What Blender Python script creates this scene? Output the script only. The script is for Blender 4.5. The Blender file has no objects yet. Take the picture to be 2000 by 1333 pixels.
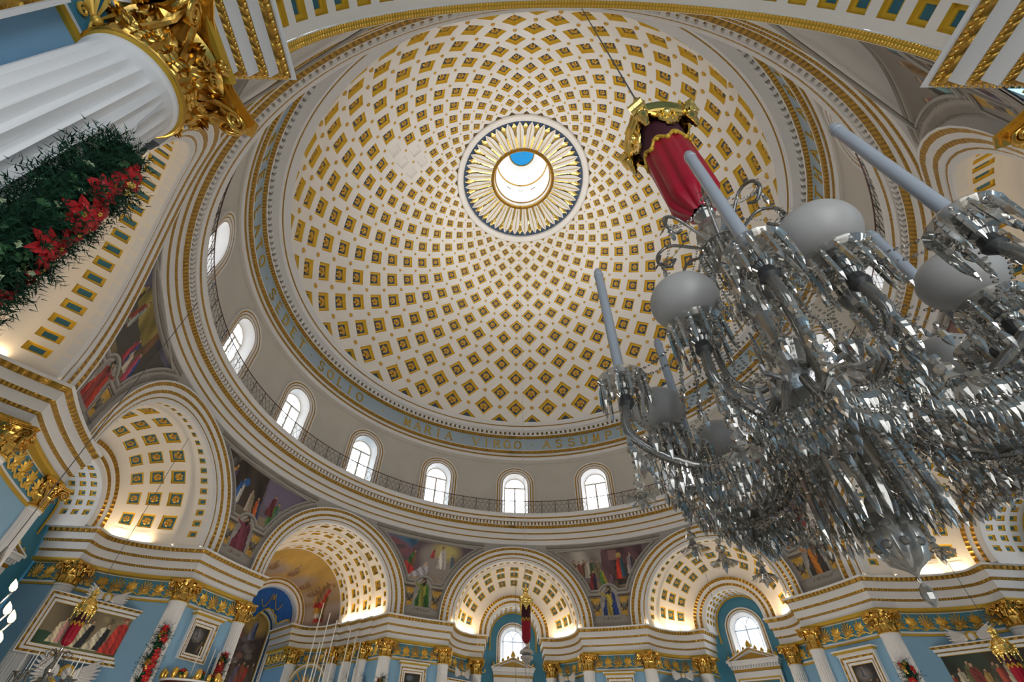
import bpy, bmesh, math, random
import numpy as np
from mathutils import Vector, Matrix

random.seed(7)
rng = np.random.default_rng(7)
scene = bpy.context.scene
C = scene.collection
PI = math.pi
R_ = math.radians

# ------------------------------------------------------------------ camera
CAM = Vector((-1.61225, -19.93491, 1.6))
CAM_R = Vector((0.9992065, -0.0004939, 0.0398262))
CAM_U = Vector((-0.0287606, -0.7006867, 0.7128892))
CAM_F = Vector((-0.0275536, 0.7134690, 0.7001449))
cd = bpy.data.cameras.new('camera')
cd.sensor_width = 36.0
cd.lens = 879.0 / 2000.0 * 36.0
cd.shift_x = 0.0225
cd.shift_y = 0.01175
cd.clip_start = 0.05
cd.clip_end = 400.0
cam = bpy.data.objects.new('camera', cd)
C.objects.link(cam)
cam.matrix_world = Matrix(((CAM_R.x, CAM_U.x, -CAM_F.x, CAM.x), (CAM_R.y, CAM_U.y, -CAM_F.y, CAM.y),
                           (CAM_R.z, CAM_U.z, -CAM_F.z, CAM.z), (0, 0, 0, 1)))
scene.camera = cam


def to_pixel(p):
    d = Vector(p) - CAM
    z = d.dot(CAM_F)
    if z < 0.05:
        return None
    return 955 + 879 * d.dot(CAM_R) / z, 690 - 879 * d.dot(CAM_U) / z, d.length


# ------------------------------------------------------------------ sky, exposure
vs = scene.view_settings
vs.view_transform = 'Standard'
vs.look = 'None'
vs.gamma = 1.0
vs.use_curve_mapping = False
vs.exposure = 0.2
scene.cycles.use_denoising = True
scene.cycles.adaptive_threshold = 0.03
scene.cycles.max_bounces = 8
scene.cycles.diffuse_bounces = 4
scene.cycles.glossy_bounces = 3
scene.cycles.transparent_max_bounces = 24
scene.cycles.caustics_reflective = False
scene.cycles.caustics_refractive = False
scene.cycles.sample_clamp_indirect = 6.0
SKY = 4.6
GALLERY_W = 52.0
COVE_W = 20.0
HALL_W = 290.0
w = bpy.data.worlds.new('sky')
scene.world = w
w.use_nodes = True
bgn = w.node_tree.nodes['Background']
bgn.inputs[0].default_value = (0.92, 0.96, 1.0, 1)
bgn.inputs[1].default_value = SKY

# ------------------------------------------------------------------ main levels (metres)
RW = 18.25        # inner radius of the round hall
RD = 18.2         # drum with the windows
ZS = 10.75        # centre of the niche arches
ZE = 10.45        # top of the niche entablature
DOME_Z, DOME_R = 29.37, 16.48


def frame(a):
    """local (u to the side, v outward from the hall axis, z) -> world, for azimuth a in degrees"""
    s, c = math.sin(R_(a)), math.cos(R_(a))
    return lambda u, v, z: Vector((u * c + v * s, -u * s + v * c, z))


def daylight(name, size_x, size_y, pos, aim):
    """light portal that lets the sky in through an opening"""
    ld = bpy.data.lights.new(name, 'AREA')
    ld.shape = 'RECTANGLE'
    ld.size, ld.size_y = size_x, size_y
    ld.cycles.is_portal = True
    o = bpy.data.objects.new(name, ld)
    C.objects.link(o)
    o.location = pos
    o.rotation_euler = (Vector(aim) - Vector(pos)).to_track_quat('-Z', 'Y').to_euler()
    return o


for k in range(16):
    f = frame(k * 22.5)
    daylight('drum_window_daylight', 2.2, 4.2, f(0, 18.95, 21.2), f(0, 0, 21.2))
daylight('lantern_daylight', 5.0, 5.0, (0, 0, 46.2), (0, 0, 0))
for a_, v_ in ((0, 22.9), (45, 22.9), (90, 24.6), (270, 24.6)):
    f = frame(a_)
    daylight('niche_window_daylight', 1.7, 2.6, f(0, v_, 10.2), f(0, 0, 9))
daylight('open_door_daylight', 4.0, 6.5, (0, -24.6, 3.25), (0, 0, 3.25))


def lamp(name, kind, pos, energy, color, size=0.3, aim=None, size_y=None):
    ld = bpy.data.lights.new(name, kind)
    ld.energy = energy
    ld.color = color
    if kind == 'AREA':
        ld.shape = 'RECTANGLE'
        ld.size = size
        ld.size_y = size_y or size
    else:
        ld.shadow_soft_size = size
    o = bpy.data.objects.new(name, ld)
    C.objects.link(o)
    o.location = pos
    if aim is not None:
        o.rotation_euler = (Vector(aim) - Vector(pos)).to_track_quat('-Z', 'Y').to_euler()
    return o


WARM = (1.0, 0.74, 0.44)
# ------------------------------------------------------------------ helpers
def put(o, label=None, cat=None, group=None, kind=None):
    if label: o['label'] = label
    if cat: o['category'] = cat
    if group: o['group'] = group
    if kind: o['kind'] = kind
    return o


class MB:
    """collects vertices and faces; build() links them as one mesh object"""
    def __init__(s):
        s.v, s.f, s.m, s.arc = [], [], [], []

    def add(s, verts, faces, mat=0, arc=None):
        o = len(s.v)
        s.v.extend([tuple(p) for p in verts])
        s.arc.extend(arc if arc is not None else [(0, 0, 0)] * len(verts))
        for q in faces:
            s.f.append(tuple(i + o for i in q))
            s.m.append(mat)
        return s

    def grid(s, fn, us, vs_, mat=0, cu=False, cv=False, arc=None):
        nu, nv = len(us), len(vs_)
        V = [fn(a, b) for a in us for b in vs_]
        A = [arc(a, b) for a in us for b in vs_] if arc else None
        F = []
        for i in range(nu if cu else nu - 1):
            for j in range(nv if cv else nv - 1):
                i2, j2 = (i + 1) % nu, (j + 1) % nv
                F.append((i * nv + j, i2 * nv + j, i2 * nv + j2, i * nv + j2))
        return s.add(V, F, mat, A)

    def box(s, c, size, mat=0, M=None):
        x, y, z = size[0] / 2, size[1] / 2, size[2] / 2
        V = [Vector((a * x, b * y, d * z)) for a in (-1, 1) for b in (-1, 1) for d in (-1, 1)]
        if M is not None:
            V = [M @ p for p in V]
        V = [p + Vector(c) for p in V]
        return s.add(V, [(0, 1, 3, 2), (4, 6, 7, 5), (0, 4, 5, 1), (2, 3, 7, 6), (0, 2, 6, 4), (1, 5, 7, 3)], mat)

    def tube(s, path, r, n=8, mat=0, closed=False, caps=True, squash=None):
        path = [Vector(p) for p in path]
        k = len(path)
        rr = r if isinstance(r, (list, tuple)) else [r] * k
        V, up = [], None
        for i, p in enumerate(path):
            a = path[i - 1] if (i or closed) else p
            b = path[(i + 1) % k] if (i < k - 1 or closed) else p
            t = (b - a)
            t = t.normalized() if t.length > 1e-9 else Vector((0, 0, 1))
            if up is None:
                up = Vector((0, 0, 1)) if abs(t.z) < 0.9 else Vector((1, 0, 0))
            x = up.cross(t)
            x = x.normalized() if x.length > 1e-6 else t.orthogonal().normalized()
            y = t.cross(x)
            up = y
            for j in range(n):
                g = 2 * PI * j / n
                V.append(p + (x * math.cos(g) + y * math.sin(g) * (squash or 1)) * rr[i])
        F = []
        for i in range(k if closed else k - 1):
            i2 = (i + 1) % k
            for j in range(n):
                j2 = (j + 1) % n
                F.append((i * n + j, i * n + j2, i2 * n + j2, i2 * n + j))
        if caps and not closed:
            F.append(tuple(range(n - 1, -1, -1)))
            F.append(tuple((k - 1) * n + j for j in range(n)))
        return s.add(V, F, mat)

    def lathe(s, prof, n=24, mat=0, at=(0, 0, 0), a0=0.0, a1=2 * PI, mats=None, arc=False, M=None):
        """prof: list of (radius, z); mats: material per profile segment"""
        full = abs(a1 - a0 - 2 * PI) < 1e-6
        k = len(prof)
        cols = n if full else n + 1
        at = Vector(at)
        V, A = [], []
        L = [0]
        for i in range(1, k):
            L.append(L[-1] + math.hypot(prof[i][0] - prof[i - 1][0], prof[i][1] - prof[i - 1][1]))
        for j in range(cols):
            g = a0 + (a1 - a0) * j / n
            for i, (r, z) in enumerate(prof):
                p = Vector((r * math.sin(g), r * math.cos(g), z))
                if M is not None:
                    p = M @ p
                V.append(p + at)
                A.append((g * prof[0][0], L[i], 0))
        o = len(s.v)
        s.v.extend([tuple(p) for p in V])
        s.arc.extend(A)
        for j in range(n):
            j2 = (j + 1) % cols
            for i in range(k - 1):
                s.f.append((o + j * k + i, o + j * k + i + 1, o + j2 * k + i + 1, o + j2 * k + i))
                s.m.append(mats[i] if mats else mat)
        return s

    def sweep(s, path, prof, mats, closed=False, right=True):
        """path: plan points (x, y); prof: (offset to the right of the path, z); one material per profile segment"""
        P = [Vector((p[0], p[1])) for p in path]
        n, k = len(P), len(prof)
        N, D = [], [0.0]
        for i in range(n):
            a = P[i - 1] if (i or closed) else None
            b = P[(i + 1) % n] if (i < n - 1 or closed) else None
            d1 = (P[i] - a).normalized() if a is not None and (P[i] - a).length > 1e-9 else None
            d2 = (b - P[i]).normalized() if b is not None and (b - P[i]).length > 1e-9 else None
            d1, d2 = d1 or d2, d2 or d1
            n1, n2 = Vector((d1.y, -d1.x)), Vector((d2.y, -d2.x))
            m = n1 + n2
            m = m.normalized() if m.length > 1e-6 else n1
            m = m / max(0.35, m.dot(n1))
            N.append(m if right else -m)
            if i:
                D.append(D[-1] + (P[i] - P[i - 1]).length)
        L = [0]
        for i in range(1, k):
            L.append(L[-1] + math.hypot(prof[i][0] - prof[i - 1][0], prof[i][1] - prof[i - 1][1]))
        o = len(s.v)
        for i in range(n):
            for j, (off, z) in enumerate(prof):
                q = P[i] + N[i] * off
                s.v.append((q.x, q.y, z))
                s.arc.append((D[i], L[j], 0))
        for i in range(n if closed else n - 1):
            i2 = (i + 1) % n
            for j in range(k - 1):
                s.f.append((o + i * k + j, o + i2 * k + j, o + i2 * k + j + 1, o + i * k + j + 1))
                s.m.append(mats[j])
        return s

    def prism(s, poly, z0, z1, mat=0, M=None):
        n = len(poly)
        V = [Vector((p[0], p[1], z0)) for p in poly] + [Vector((p[0], p[1], z1)) for p in poly]
        if M is not None:
            V = [M @ p for p in V]
        F = [tuple(range(n - 1, -1, -1)), tuple(range(n, 2 * n))]
        F += [(i, (i + 1) % n, n + (i + 1) % n, n + i) for i in range(n)]
        return s.add(V, F, mat)

    def ball(s, c, r, nu=8, nv=6, mat=0, sz=(1, 1, 1)):
        c = Vector(c)
        V = [c + Vector((0, 0, r * sz[2]))]
        for i in range(1, nv):
            t = PI * i / nv
            for j in range(nu):
                g = 2 * PI * j / nu
                V.append(c + Vector((r * sz[0] * math.sin(t) * math.cos(g), r * sz[1] * math.sin(t) * math.sin(g), r * sz[2] * math.cos(t))))
        V.append(c - Vector((0, 0, r * sz[2])))
        F = [(0, 1 + j, 1 + (j + 1) % nu) for j in range(nu)]
        for i in range(nv - 2):
            for j in range(nu):
                a, b = 1 + i * nu, 1 + (i + 1) * nu
                F.append((a + j, b + j, b + (j + 1) % nu, a + (j + 1) % nu))
        e = len(V) - 1
        a = 1 + (nv - 2) * nu
        F += [(e, a + (j + 1) % nu, a + j) for j in range(nu)]
        return s.add(V, F, mat)

    def mesh(s, name, mats, smooth=True, angle=0.7):
        me = bpy.data.meshes.new(name)
        me.from_pydata(s.v, [], s.f)
        for m in mats:
            me.materials.append(M[m] if isinstance(m, str) else m)
        if len(mats) > 1:
            me.polygons.foreach_set('material_index', s.m)
        if any(a != (0, 0, 0) for a in s.arc[:3000:7]):
            at = me.attributes.new('arc', 'FLOAT_VECTOR', 'POINT')
            at.data.foreach_set('vector', np.array(s.arc, dtype=np.float32).ravel())
        me.polygons.foreach_set('use_smooth', [smooth] * len(s.f))
        if smooth and angle < 3:
            me.set_sharp_from_angle(angle=angle)
        me.update()
        return me

    def build(s, name, mats, parent=None, smooth=True, angle=0.7):
        if isinstance(mats, str):
            mats = [mats]
        return link(name, s.mesh(name, mats, smooth, angle), parent)


def link(name, me, parent=None, mat=None):
    o = bpy.data.objects.new(name, me)
    C.objects.link(o)
    if mat is not None:
        o.matrix_world = mat
    if parent is not None:
        o.parent = parent
    return o


def empty(name, loc=(0, 0, 0), rz=0.0):
    o = bpy.data.objects.new(name, None)
    C.objects.link(o)
    o.location = loc
    o.rotation_euler = (0, 0, rz)
    o.empty_display_size = 0.2
    return o


def copy_tree(o, parent=None):
    c = o.copy()
    C.objects.link(c)
    if parent is not None:
        c.parent = parent
    for ch in list(o.children):
        copy_tree(ch, c)
    return c


def basis(o, x, y, z):
    return Matrix(((x.x, y.x, z.x, o.x), (x.y, y.y, z.y, o.y), (x.z, y.z, z.z, o.z), (0, 0, 0, 1)))


def lin(a, b, n):
    return [a + (b - a) * i / (n - 1) for i in range(n)]


# ------------------------------------------------------------------ materials
M = {}


def mat(name, col, rough=0.5, metal=0.0, bump=0.0, bscale=20.0, var=0.0, vscale=3.0, spec=0.5, coat=0.0, emit=None):
    m = bpy.data.materials.new(name)
    m.use_nodes = True
    nt = m.node_tree
    b = nt.nodes['Principled BSDF']
    b.inputs['Base Color'].default_value = (*col, 1)
    b.inputs['Roughness'].default_value = rough
    b.inputs['Metallic'].default_value = metal
    b.inputs['Specular IOR Level'].default_value = spec
    b.inputs['Coat Weight'].default_value = coat
    tc = nt.nodes.new('ShaderNodeTexCoord')
    if var:
        n = nt.nodes.new('ShaderNodeTexNoise')
        n.inputs['Scale'].default_value = vscale
        n.inputs['Detail'].default_value = 5
        nt.links.new(tc.outputs['Object'], n.inputs['Vector'])
        mx = nt.nodes.new('ShaderNodeMix')
        mx.data_type = 'RGBA'
        mx.inputs[6].default_value = (*[c * (1 - var) for c in col], 1)
        mx.inputs[7].default_value = (*[min(1, c * (1 + var)) for c in col], 1)
        nt.links.new(n.outputs['Fac'], mx.inputs[0])
        nt.links.new(mx.outputs[2], b.inputs['Base Color'])
    if bump:
        n2 = nt.nodes.new('ShaderNodeTexNoise')
        n2.inputs['Scale'].default_value = bscale
        n2.inputs['Detail'].default_value = 3
        nt.links.new(tc.outputs['Object'], n2.inputs['Vector'])
        bp = nt.nodes.new('ShaderNodeBump')
        bp.inputs['Strength'].default_value = bump
        bp.inputs['Distance'].default_value = 0.02
        nt.links.new(n2.outputs['Fac'], bp.inputs['Height'])
        nt.links.new(bp.outputs['Normal'], b.inputs['Normal'])
    if emit:
        b.inputs['Emission Color'].default_value = (*emit[0], 1)
        b.inputs['Emission Strength'].default_value = emit[1]
    M[name] = m
    return m


def mat_relief(name, col, period, rough=0.3, metal=1.0, depth=0.06):
    """gilded egg-and-dart relief that follows the length of a moulding (attribute 'arc': metres along it)"""
    m = mat(name, col, rough, metal)
    nt = m.node_tree
    b = nt.nodes['Principled BSDF']
    at = nt.nodes.new('ShaderNodeAttribute')
    at.attribute_name = 'arc'
    sx = nt.nodes.new('ShaderNodeSeparateXYZ')
    nt.links.new(at.outputs['Vector'], sx.inputs[0])

    def math_(op, a, b_=None):
        n = nt.nodes.new('ShaderNodeMath')
        n.operation = op
        for i, q in enumerate((a, b_)):
            if q is None:
                continue
            if isinstance(q, (int, float)):
                n.inputs[i].default_value = q
            else:
                nt.links.new(q, n.inputs[i])
        return n.outputs[0]
    f = math_('FRACT', math_('DIVIDE', sx.outputs[0], period))
    tri = math_('ABSOLUTE', math_('SUBTRACT', f, 0.5))
    egg = math_('POWER', math_('SINE', math_('MULTIPLY', f, PI)), 0.6)
    dart = math_('GREATER_THAN', tri, 0.42)
    h = math_('ADD', egg, math_('MULTIPLY', dart, 0.45))
    nz = nt.nodes.new('ShaderNodeTexNoise')
    nz.inputs['Scale'].default_value = 14
    nt.links.new(at.outputs['Vector'], nz.inputs['Vector'])
    h = math_('ADD', h, math_('MULTIPLY', nz.outputs['Fac'], 0.5))
    bp = nt.nodes.new('ShaderNodeBump')
    bp.inputs['Strength'].default_value = 1.0
    bp.inputs['Distance'].default_value = depth
    nt.links.new(h, bp.inputs['Height'])
    nt.links.new(bp.outputs['Normal'], b.inputs['Normal'])
    return m


mat('white', (0.80, 0.785, 0.77), 0.5, var=0.03, vscale=0.8)
mat('dome_white', (0.77, 0.745, 0.71), 0.3, var=0.05, vscale=0.5, bump=0.08, bscale=3)
mat('vault_white', (0.86, 0.80, 0.72), 0.5, var=0.03, vscale=1.0)
mat('drum_plaster', (0.56, 0.53, 0.47), 0.6, var=0.13, vscale=0.5, bump=0.15, bscale=2)
mat('grey_paint', (0.40, 0.38, 0.35), 0.6, var=0.08, vscale=1.2)
mat('grey_line', (0.20, 0.17, 0.14), 0.6)
mat('gold', (0.86, 0.53, 0.11), 0.30, 0.85, bump=0.25, bscale=9)
mat('gold_leaf', (0.90, 0.56, 0.10), 0.36, 0.5)
mat('gold_bright', (1.0, 0.72, 0.22), 0.18, 1.0, bump=0.15, bscale=25)
mat('gold_paint', (0.58, 0.36, 0.04), 0.45, 0.3, var=0.12, vscale=6, spec=0.25)
mat('gold_cast', (0.70, 0.43, 0.10), 0.24, 1.0, bump=0.2, bscale=14)
mat_relief('gold_egg', (0.50, 0.285, 0.05), 0.24, 0.34, 0.75, 0.09)
mat('coffer_gold', (0.74, 0.47, 0.045), 0.42, 0.25, var=0.1, vscale=5, spec=0.3)
mat('rosette_gold', (0.62, 0.37, 0.06), 0.34, 0.6)
mat_relief('gold_bead', (0.50, 0.285, 0.05), 0.12, 0.34, 0.75, 0.05)
mat('navy', (0.035, 0.07, 0.13), 0.5, var=0.2, vscale=4)
mat('teal_coffer', (0.03, 0.15, 0.21), 0.5, var=0.15, vscale=6)
mat('frieze_blue', (0.36, 0.46, 0.54), 0.5, var=0.05)
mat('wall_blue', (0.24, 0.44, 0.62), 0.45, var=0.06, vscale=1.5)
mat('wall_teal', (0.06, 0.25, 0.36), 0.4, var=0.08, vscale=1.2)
mat('floor_marble', (0.62, 0.58, 0.53), 0.25, var=0.12, vscale=1.0)
mat('iron', (0.05, 0.05, 0.05), 0.5, 0.6)
mat('rail_red', (0.10, 0.04, 0.03), 0.5)
mat('window_frame', (0.62, 0.57, 0.50), 0.5)
mat('window_frame_blue', (0.45, 0.55, 0.68), 0.5)
mat('red_velvet', (0.30, 0.002, 0.018), 0.40, spec=0.35, coat=0.0, bump=0.1, bscale=6)
mat('dark_velvet', (0.045, 0.002, 0.010), 0.8)
mat('blue_velvet', (0.01, 0.11, 0.42), 0.7)
mat('marble', (0.72, 0.70, 0.67), 0.4, var=0.06, vscale=2)
mat('silver', (0.55, 0.54, 0.53), 0.3, 0.9, bump=0.4, bscale=25)
mat('silver_plaster', (0.62, 0.60, 0.58), 0.4, 0.4, bump=0.4, bscale=30)
mat('dark_wood', (0.07, 0.018, 0.01), 0.3, var=0.3, vscale=5)
mat('pine', (0.010, 0.040, 0.020), 0.85, spec=0.15, var=0.5, vscale=6)
mat('leaf', (0.035, 0.12, 0.035), 0.45, var=0.4, vscale=10)
mat('leaf_pale', (0.42, 0.50, 0.28), 0.5)
mat('poinsettia', (0.55, 0.008, 0.015), 0.5, var=0.25, vscale=12)
mat('candle', (0.80, 0.78, 0.72), 0.4)
mat('cable', (0.10, 0.10, 0.10), 0.5)
mat('pale_cord', (0.55, 0.55, 0.55), 0.5)
mat('skin', (0.75, 0.68, 0.62), 0.5)
mat('flame', (1, 0.85, 0.55), 0.5, emit=((1.0, 0.66, 0.26), 5.0))


def mat_glass(name, tint, fac, rough=0.03, gl=(0.95, 0.95, 0.97), body=None, share=0.0):
    """thin cut glass: tinted see-through, Fresnel reflection, and a share of scattering body for dense pieces"""
    m = bpy.data.materials.new(name)
    m.use_nodes = True
    nt = m.node_tree
    nt.nodes.remove(nt.nodes['Principled BSDF'])
    t = nt.nodes.new('ShaderNodeBsdfTransparent')
    t.inputs[0].default_value = (*tint, 1)
    g = nt.nodes.new('ShaderNodeBsdfAnisotropic')
    g.inputs['Color'].default_value = (*gl, 1)
    g.inputs['Roughness'].default_value = rough
    src = g.outputs[0]
    if body:
        d = nt.nodes.new('ShaderNodeBsdfDiffuse')
        d.inputs[0].default_value = (*body, 1)
        m2 = nt.nodes.new('ShaderNodeMixShader')
        m2.inputs[0].default_value = share
        nt.links.new(g.outputs[0], m2.inputs[1])
        nt.links.new(d.outputs[0], m2.inputs[2])
        src = m2.outputs[0]
    fr = nt.nodes.new('ShaderNodeFresnel')
    fr.inputs[0].default_value = 1.6
    ad = nt.nodes.new('ShaderNodeMath')
    ad.operation = 'MULTIPLY_ADD'
    ad.use_clamp = True
    ad.inputs[1].default_value = 1.0
    ad.inputs[2].default_value = fac
    nt.links.new(fr.outputs[0], ad.inputs[0])
    mx = nt.nodes.new('ShaderNodeMixShader')
    nt.links.new(ad.outputs[0], mx.inputs[0])
    nt.links.new(t.outputs[0], mx.inputs[1])
    nt.links.new(src, mx.inputs[2])
    nt.links.new(mx.outputs[0], nt.nodes['Material Output'].inputs[0])
    M[name] = m


mat_glass('pane', (0.97, 0.98, 1.0), 0.0, 0.05)
mat_glass('crystal', (0.80, 0.80, 0.79), 0.22, 0.06, (0.72, 0.69, 0.64), (0.24, 0.23, 0.21), 0.35)
mat_glass('crystal_dense', (0.60, 0.59, 0.57), 0.40, 0.14, (0.62, 0.60, 0.56), (0.23, 0.215, 0.19), 0.55)


def mat_colors(name, rough=0.6):
    """painted surface whose colours are stored per vertex (murals, oil paintings)"""
    m = mat(name, (0.5, 0.5, 0.5), rough)
    nt = m.node_tree
    at = nt.nodes.new('ShaderNodeAttribute')
    at.attribute_name = 'paint'
    nt.links.new(at.outputs['Color'], nt.nodes['Principled BSDF'].inputs['Base Color'])


mat_colors('mural', 0.65)
mat_colors('oil_painting', 0.4)


def mat_frosted():
    m = mat('frosted_glass', (0.46, 0.445, 0.42), 0.35, spec=0.4)
    b = m.node_tree.nodes['Principled BSDF']
    nt = m.node_tree
    tr = nt.nodes.new('ShaderNodeBsdfTranslucent')
    tr.inputs[0].default_value = (0.50, 0.485, 0.46, 1)
    mx = nt.nodes.new('ShaderNodeMixShader')
    mx.inputs[0].default_value = 0.4
    nt.links.new(b.outputs[0], mx.inputs[1])
    nt.links.new(tr.outputs[0], mx.inputs[2])
    nt.links.new(mx.outputs[0], nt.nodes['Material Output'].inputs[0])


mat_frosted()
mat('tube_glass', (0.26, 0.28, 0.31), 0.25, spec=0.6)
# ------------------------------------------------------------------ floor
b = MB()
b.lathe([(0.01, 0.0), (6, 0.0), (12, 0.0), (26.5, 0.0), (26.5, -0.3)], 64, 0)
put(b.build('floor', 'floor_marble'), 'pale round marble floor of the hall', 'floor', kind='structure')

# ------------------------------------------------------------------ coffers
ROSETTE = None


def rosette_mesh(name, mats, petals=6, n=3):
    """flat flower of rounded petals with a domed heart; +z points into the wall, so it bulges to -z"""
    b = MB()
    for k in range(petals):
        g0 = 2 * PI * k / petals
        V, F = [], []
        prof = [(0.22, 0.10, -0.06), (0.55, 0.30, -0.34), (0.86, 0.37, -0.30), (1.0, 0.17, -0.06)]
        for (r, w_, h) in prof:
            for t in (-1, 0, 1):
                x, y = r if t == 0 else r * 0.97, w_ * t
                hh = h if t else h * 0.4
                V.append((x * math.cos(g0) - y * math.sin(g0), x * math.sin(g0) + y * math.cos(g0), hh))
        for i in range(3):
            for j in range(2):
                F.append((i * 3 + j, i * 3 + j + 1, i * 3 + 3 + j + 1, i * 3 + 3 + j))
        b.add(V, F, 0)
    b.ball((0, 0, -0.2), 0.27, 8, 4, 0, (1, 1, 1.0))
    return b.mesh(name, mats, True, 1.2)


ROSETTE = rosette_mesh('rosette', ['rosette_gold'])


def coffer_mesh(name, corners, depth, mats, s1=0.87, s2=0.70):
    """stepped recess: gilded sloping sides and ledge, painted back panel; corners counter-clockwise in local x, y"""
    n = len(corners)
    c = sum(corners, Vector()) / n
    rings = [(1.0, 0.0), (s1, depth * 0.72), (s2, depth * 0.72), (s2 - 0.02, depth)]
    V = []
    for s_, z in rings:
        for p in corners:
            q = c + (p - c) * s_
            V.append((q.x, q.y, (p.z if s_ == 1.0 else c.z) + z))
    F, ms = [], []
    for i in range(3):
        for j in range(n):
            F.append((i * n + j, i * n + (j + 1) % n, (i + 1) * n + (j + 1) % n, (i + 1) * n + j))
            ms.append(0)
    F.append(tuple(3 * n + j for j in range(n)))
    ms.append(1)
    b = MB()
    b.v, b.f, b.m, b.arc = V, F, ms, [(0, 0, 0)] * len(V)
    return b.mesh(name, mats, False)


def surf_frame(fn, a, c, da=1e-3, dc=1e-3):
    p = fn(a, c)
    x = (fn(a + da, c) - fn(a - da, c)).normalized()
    y = (fn(a, c + dc) - fn(a, c - dc)).normalized()
    z = x.cross(y).normalized()
    y = z.cross(x)
    return p, x, y, z


# ------------------------------------------------------------------ dome
ELS = [-13.0, -6.0, 0.9, 7.5, 13.6, 19.3, 24.7, 29.8, 34.5, 38.8, 42.8, 46.7, 50.4, 53.9, 57.0, 60.0, 62.6, 65.1, 67.3, 69.2]
NC = 32
DAZ = 360.0 / NC


def dome_pt(az, el, r=DOME_R):
    a, e = R_(az), R_(el)
    h = r * math.cos(e) if el > 0 else r          # the foot of the dome stands upright
    return Vector((h * math.sin(a), h * math.cos(a), max(27.78, DOME_Z + r * math.sin(e))))


def seen_in_dome(p):
    """is the dome point in the frame and not hidden by the near cornices or the near arch"""
    q = to_pixel(p)
    if q is None or not (-20 < q[0] < 2020 and -20 < q[1] < 1353):
        return 0
    d = p - CAM
    for z, r in ((19.06, 17.48), (27.81, 16.5)):
        t = (z - CAM.z) / d.z
        if 0 < t < 1 and math.hypot(CAM.x + d.x * t, CAM.y + d.y * t) > r:
            return 0
    return 1.0 / q[2]


HOLE = 0.60
dome = MB()
cells = []
for i in range(1, len(ELS) - 1):
    for j in range(NC):
        az = (j + (0.5 if i % 2 else 0.0)) * DAZ
        el = ELS[i]
        co = [(az - DAZ / 2, el), (az, ELS[i - 1]), (az + DAZ / 2, el), (az, ELS[i + 1])]
        inn = [(az + (a - az) * HOLE, el + (e - el) * HOLE) for a, e in co]
        if i == 1:
            inn = [(a, max(e, -5.4)) for a, e in inn]
        for k in range(4):
            a0, a1, c0, c1 = co[k], co[(k + 1) % 4], inn[k], inn[(k + 1) % 4]
            V = []
            for t in (0, 1 / 3, 2 / 3, 1):
                V.append(dome_pt(a0[0] + (a1[0] - a0[0]) * t, a0[1] + (a1[1] - a0[1]) * t))
            for t in (0, 1 / 3, 2 / 3, 1):
                V.append(dome_pt(c0[0] + (c1[0] - c0[0]) * t, c0[1] + (c1[1] - c0[1]) * t))
            dome.add(V, [(q, q + 1, q + 5, q + 4) for q in range(3)], 0)
        cells.append((i, j, az, el, inn))
# closing band at the foot of the dome and around the eye
bm = bmesh.new()
me = dome.mesh('ceiling', ['dome_white'], True, 3.2)
bm.from_mesh(me)
bmesh.ops.remove_doubles(bm, verts=bm.verts, dist=0.002)
bm.to_mesh(me)
bm.free()
ceiling = put(link('ceiling', me), 'white coffered dome ceiling with gilded coffers and central eye', 'ceiling', kind='structure')

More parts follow.
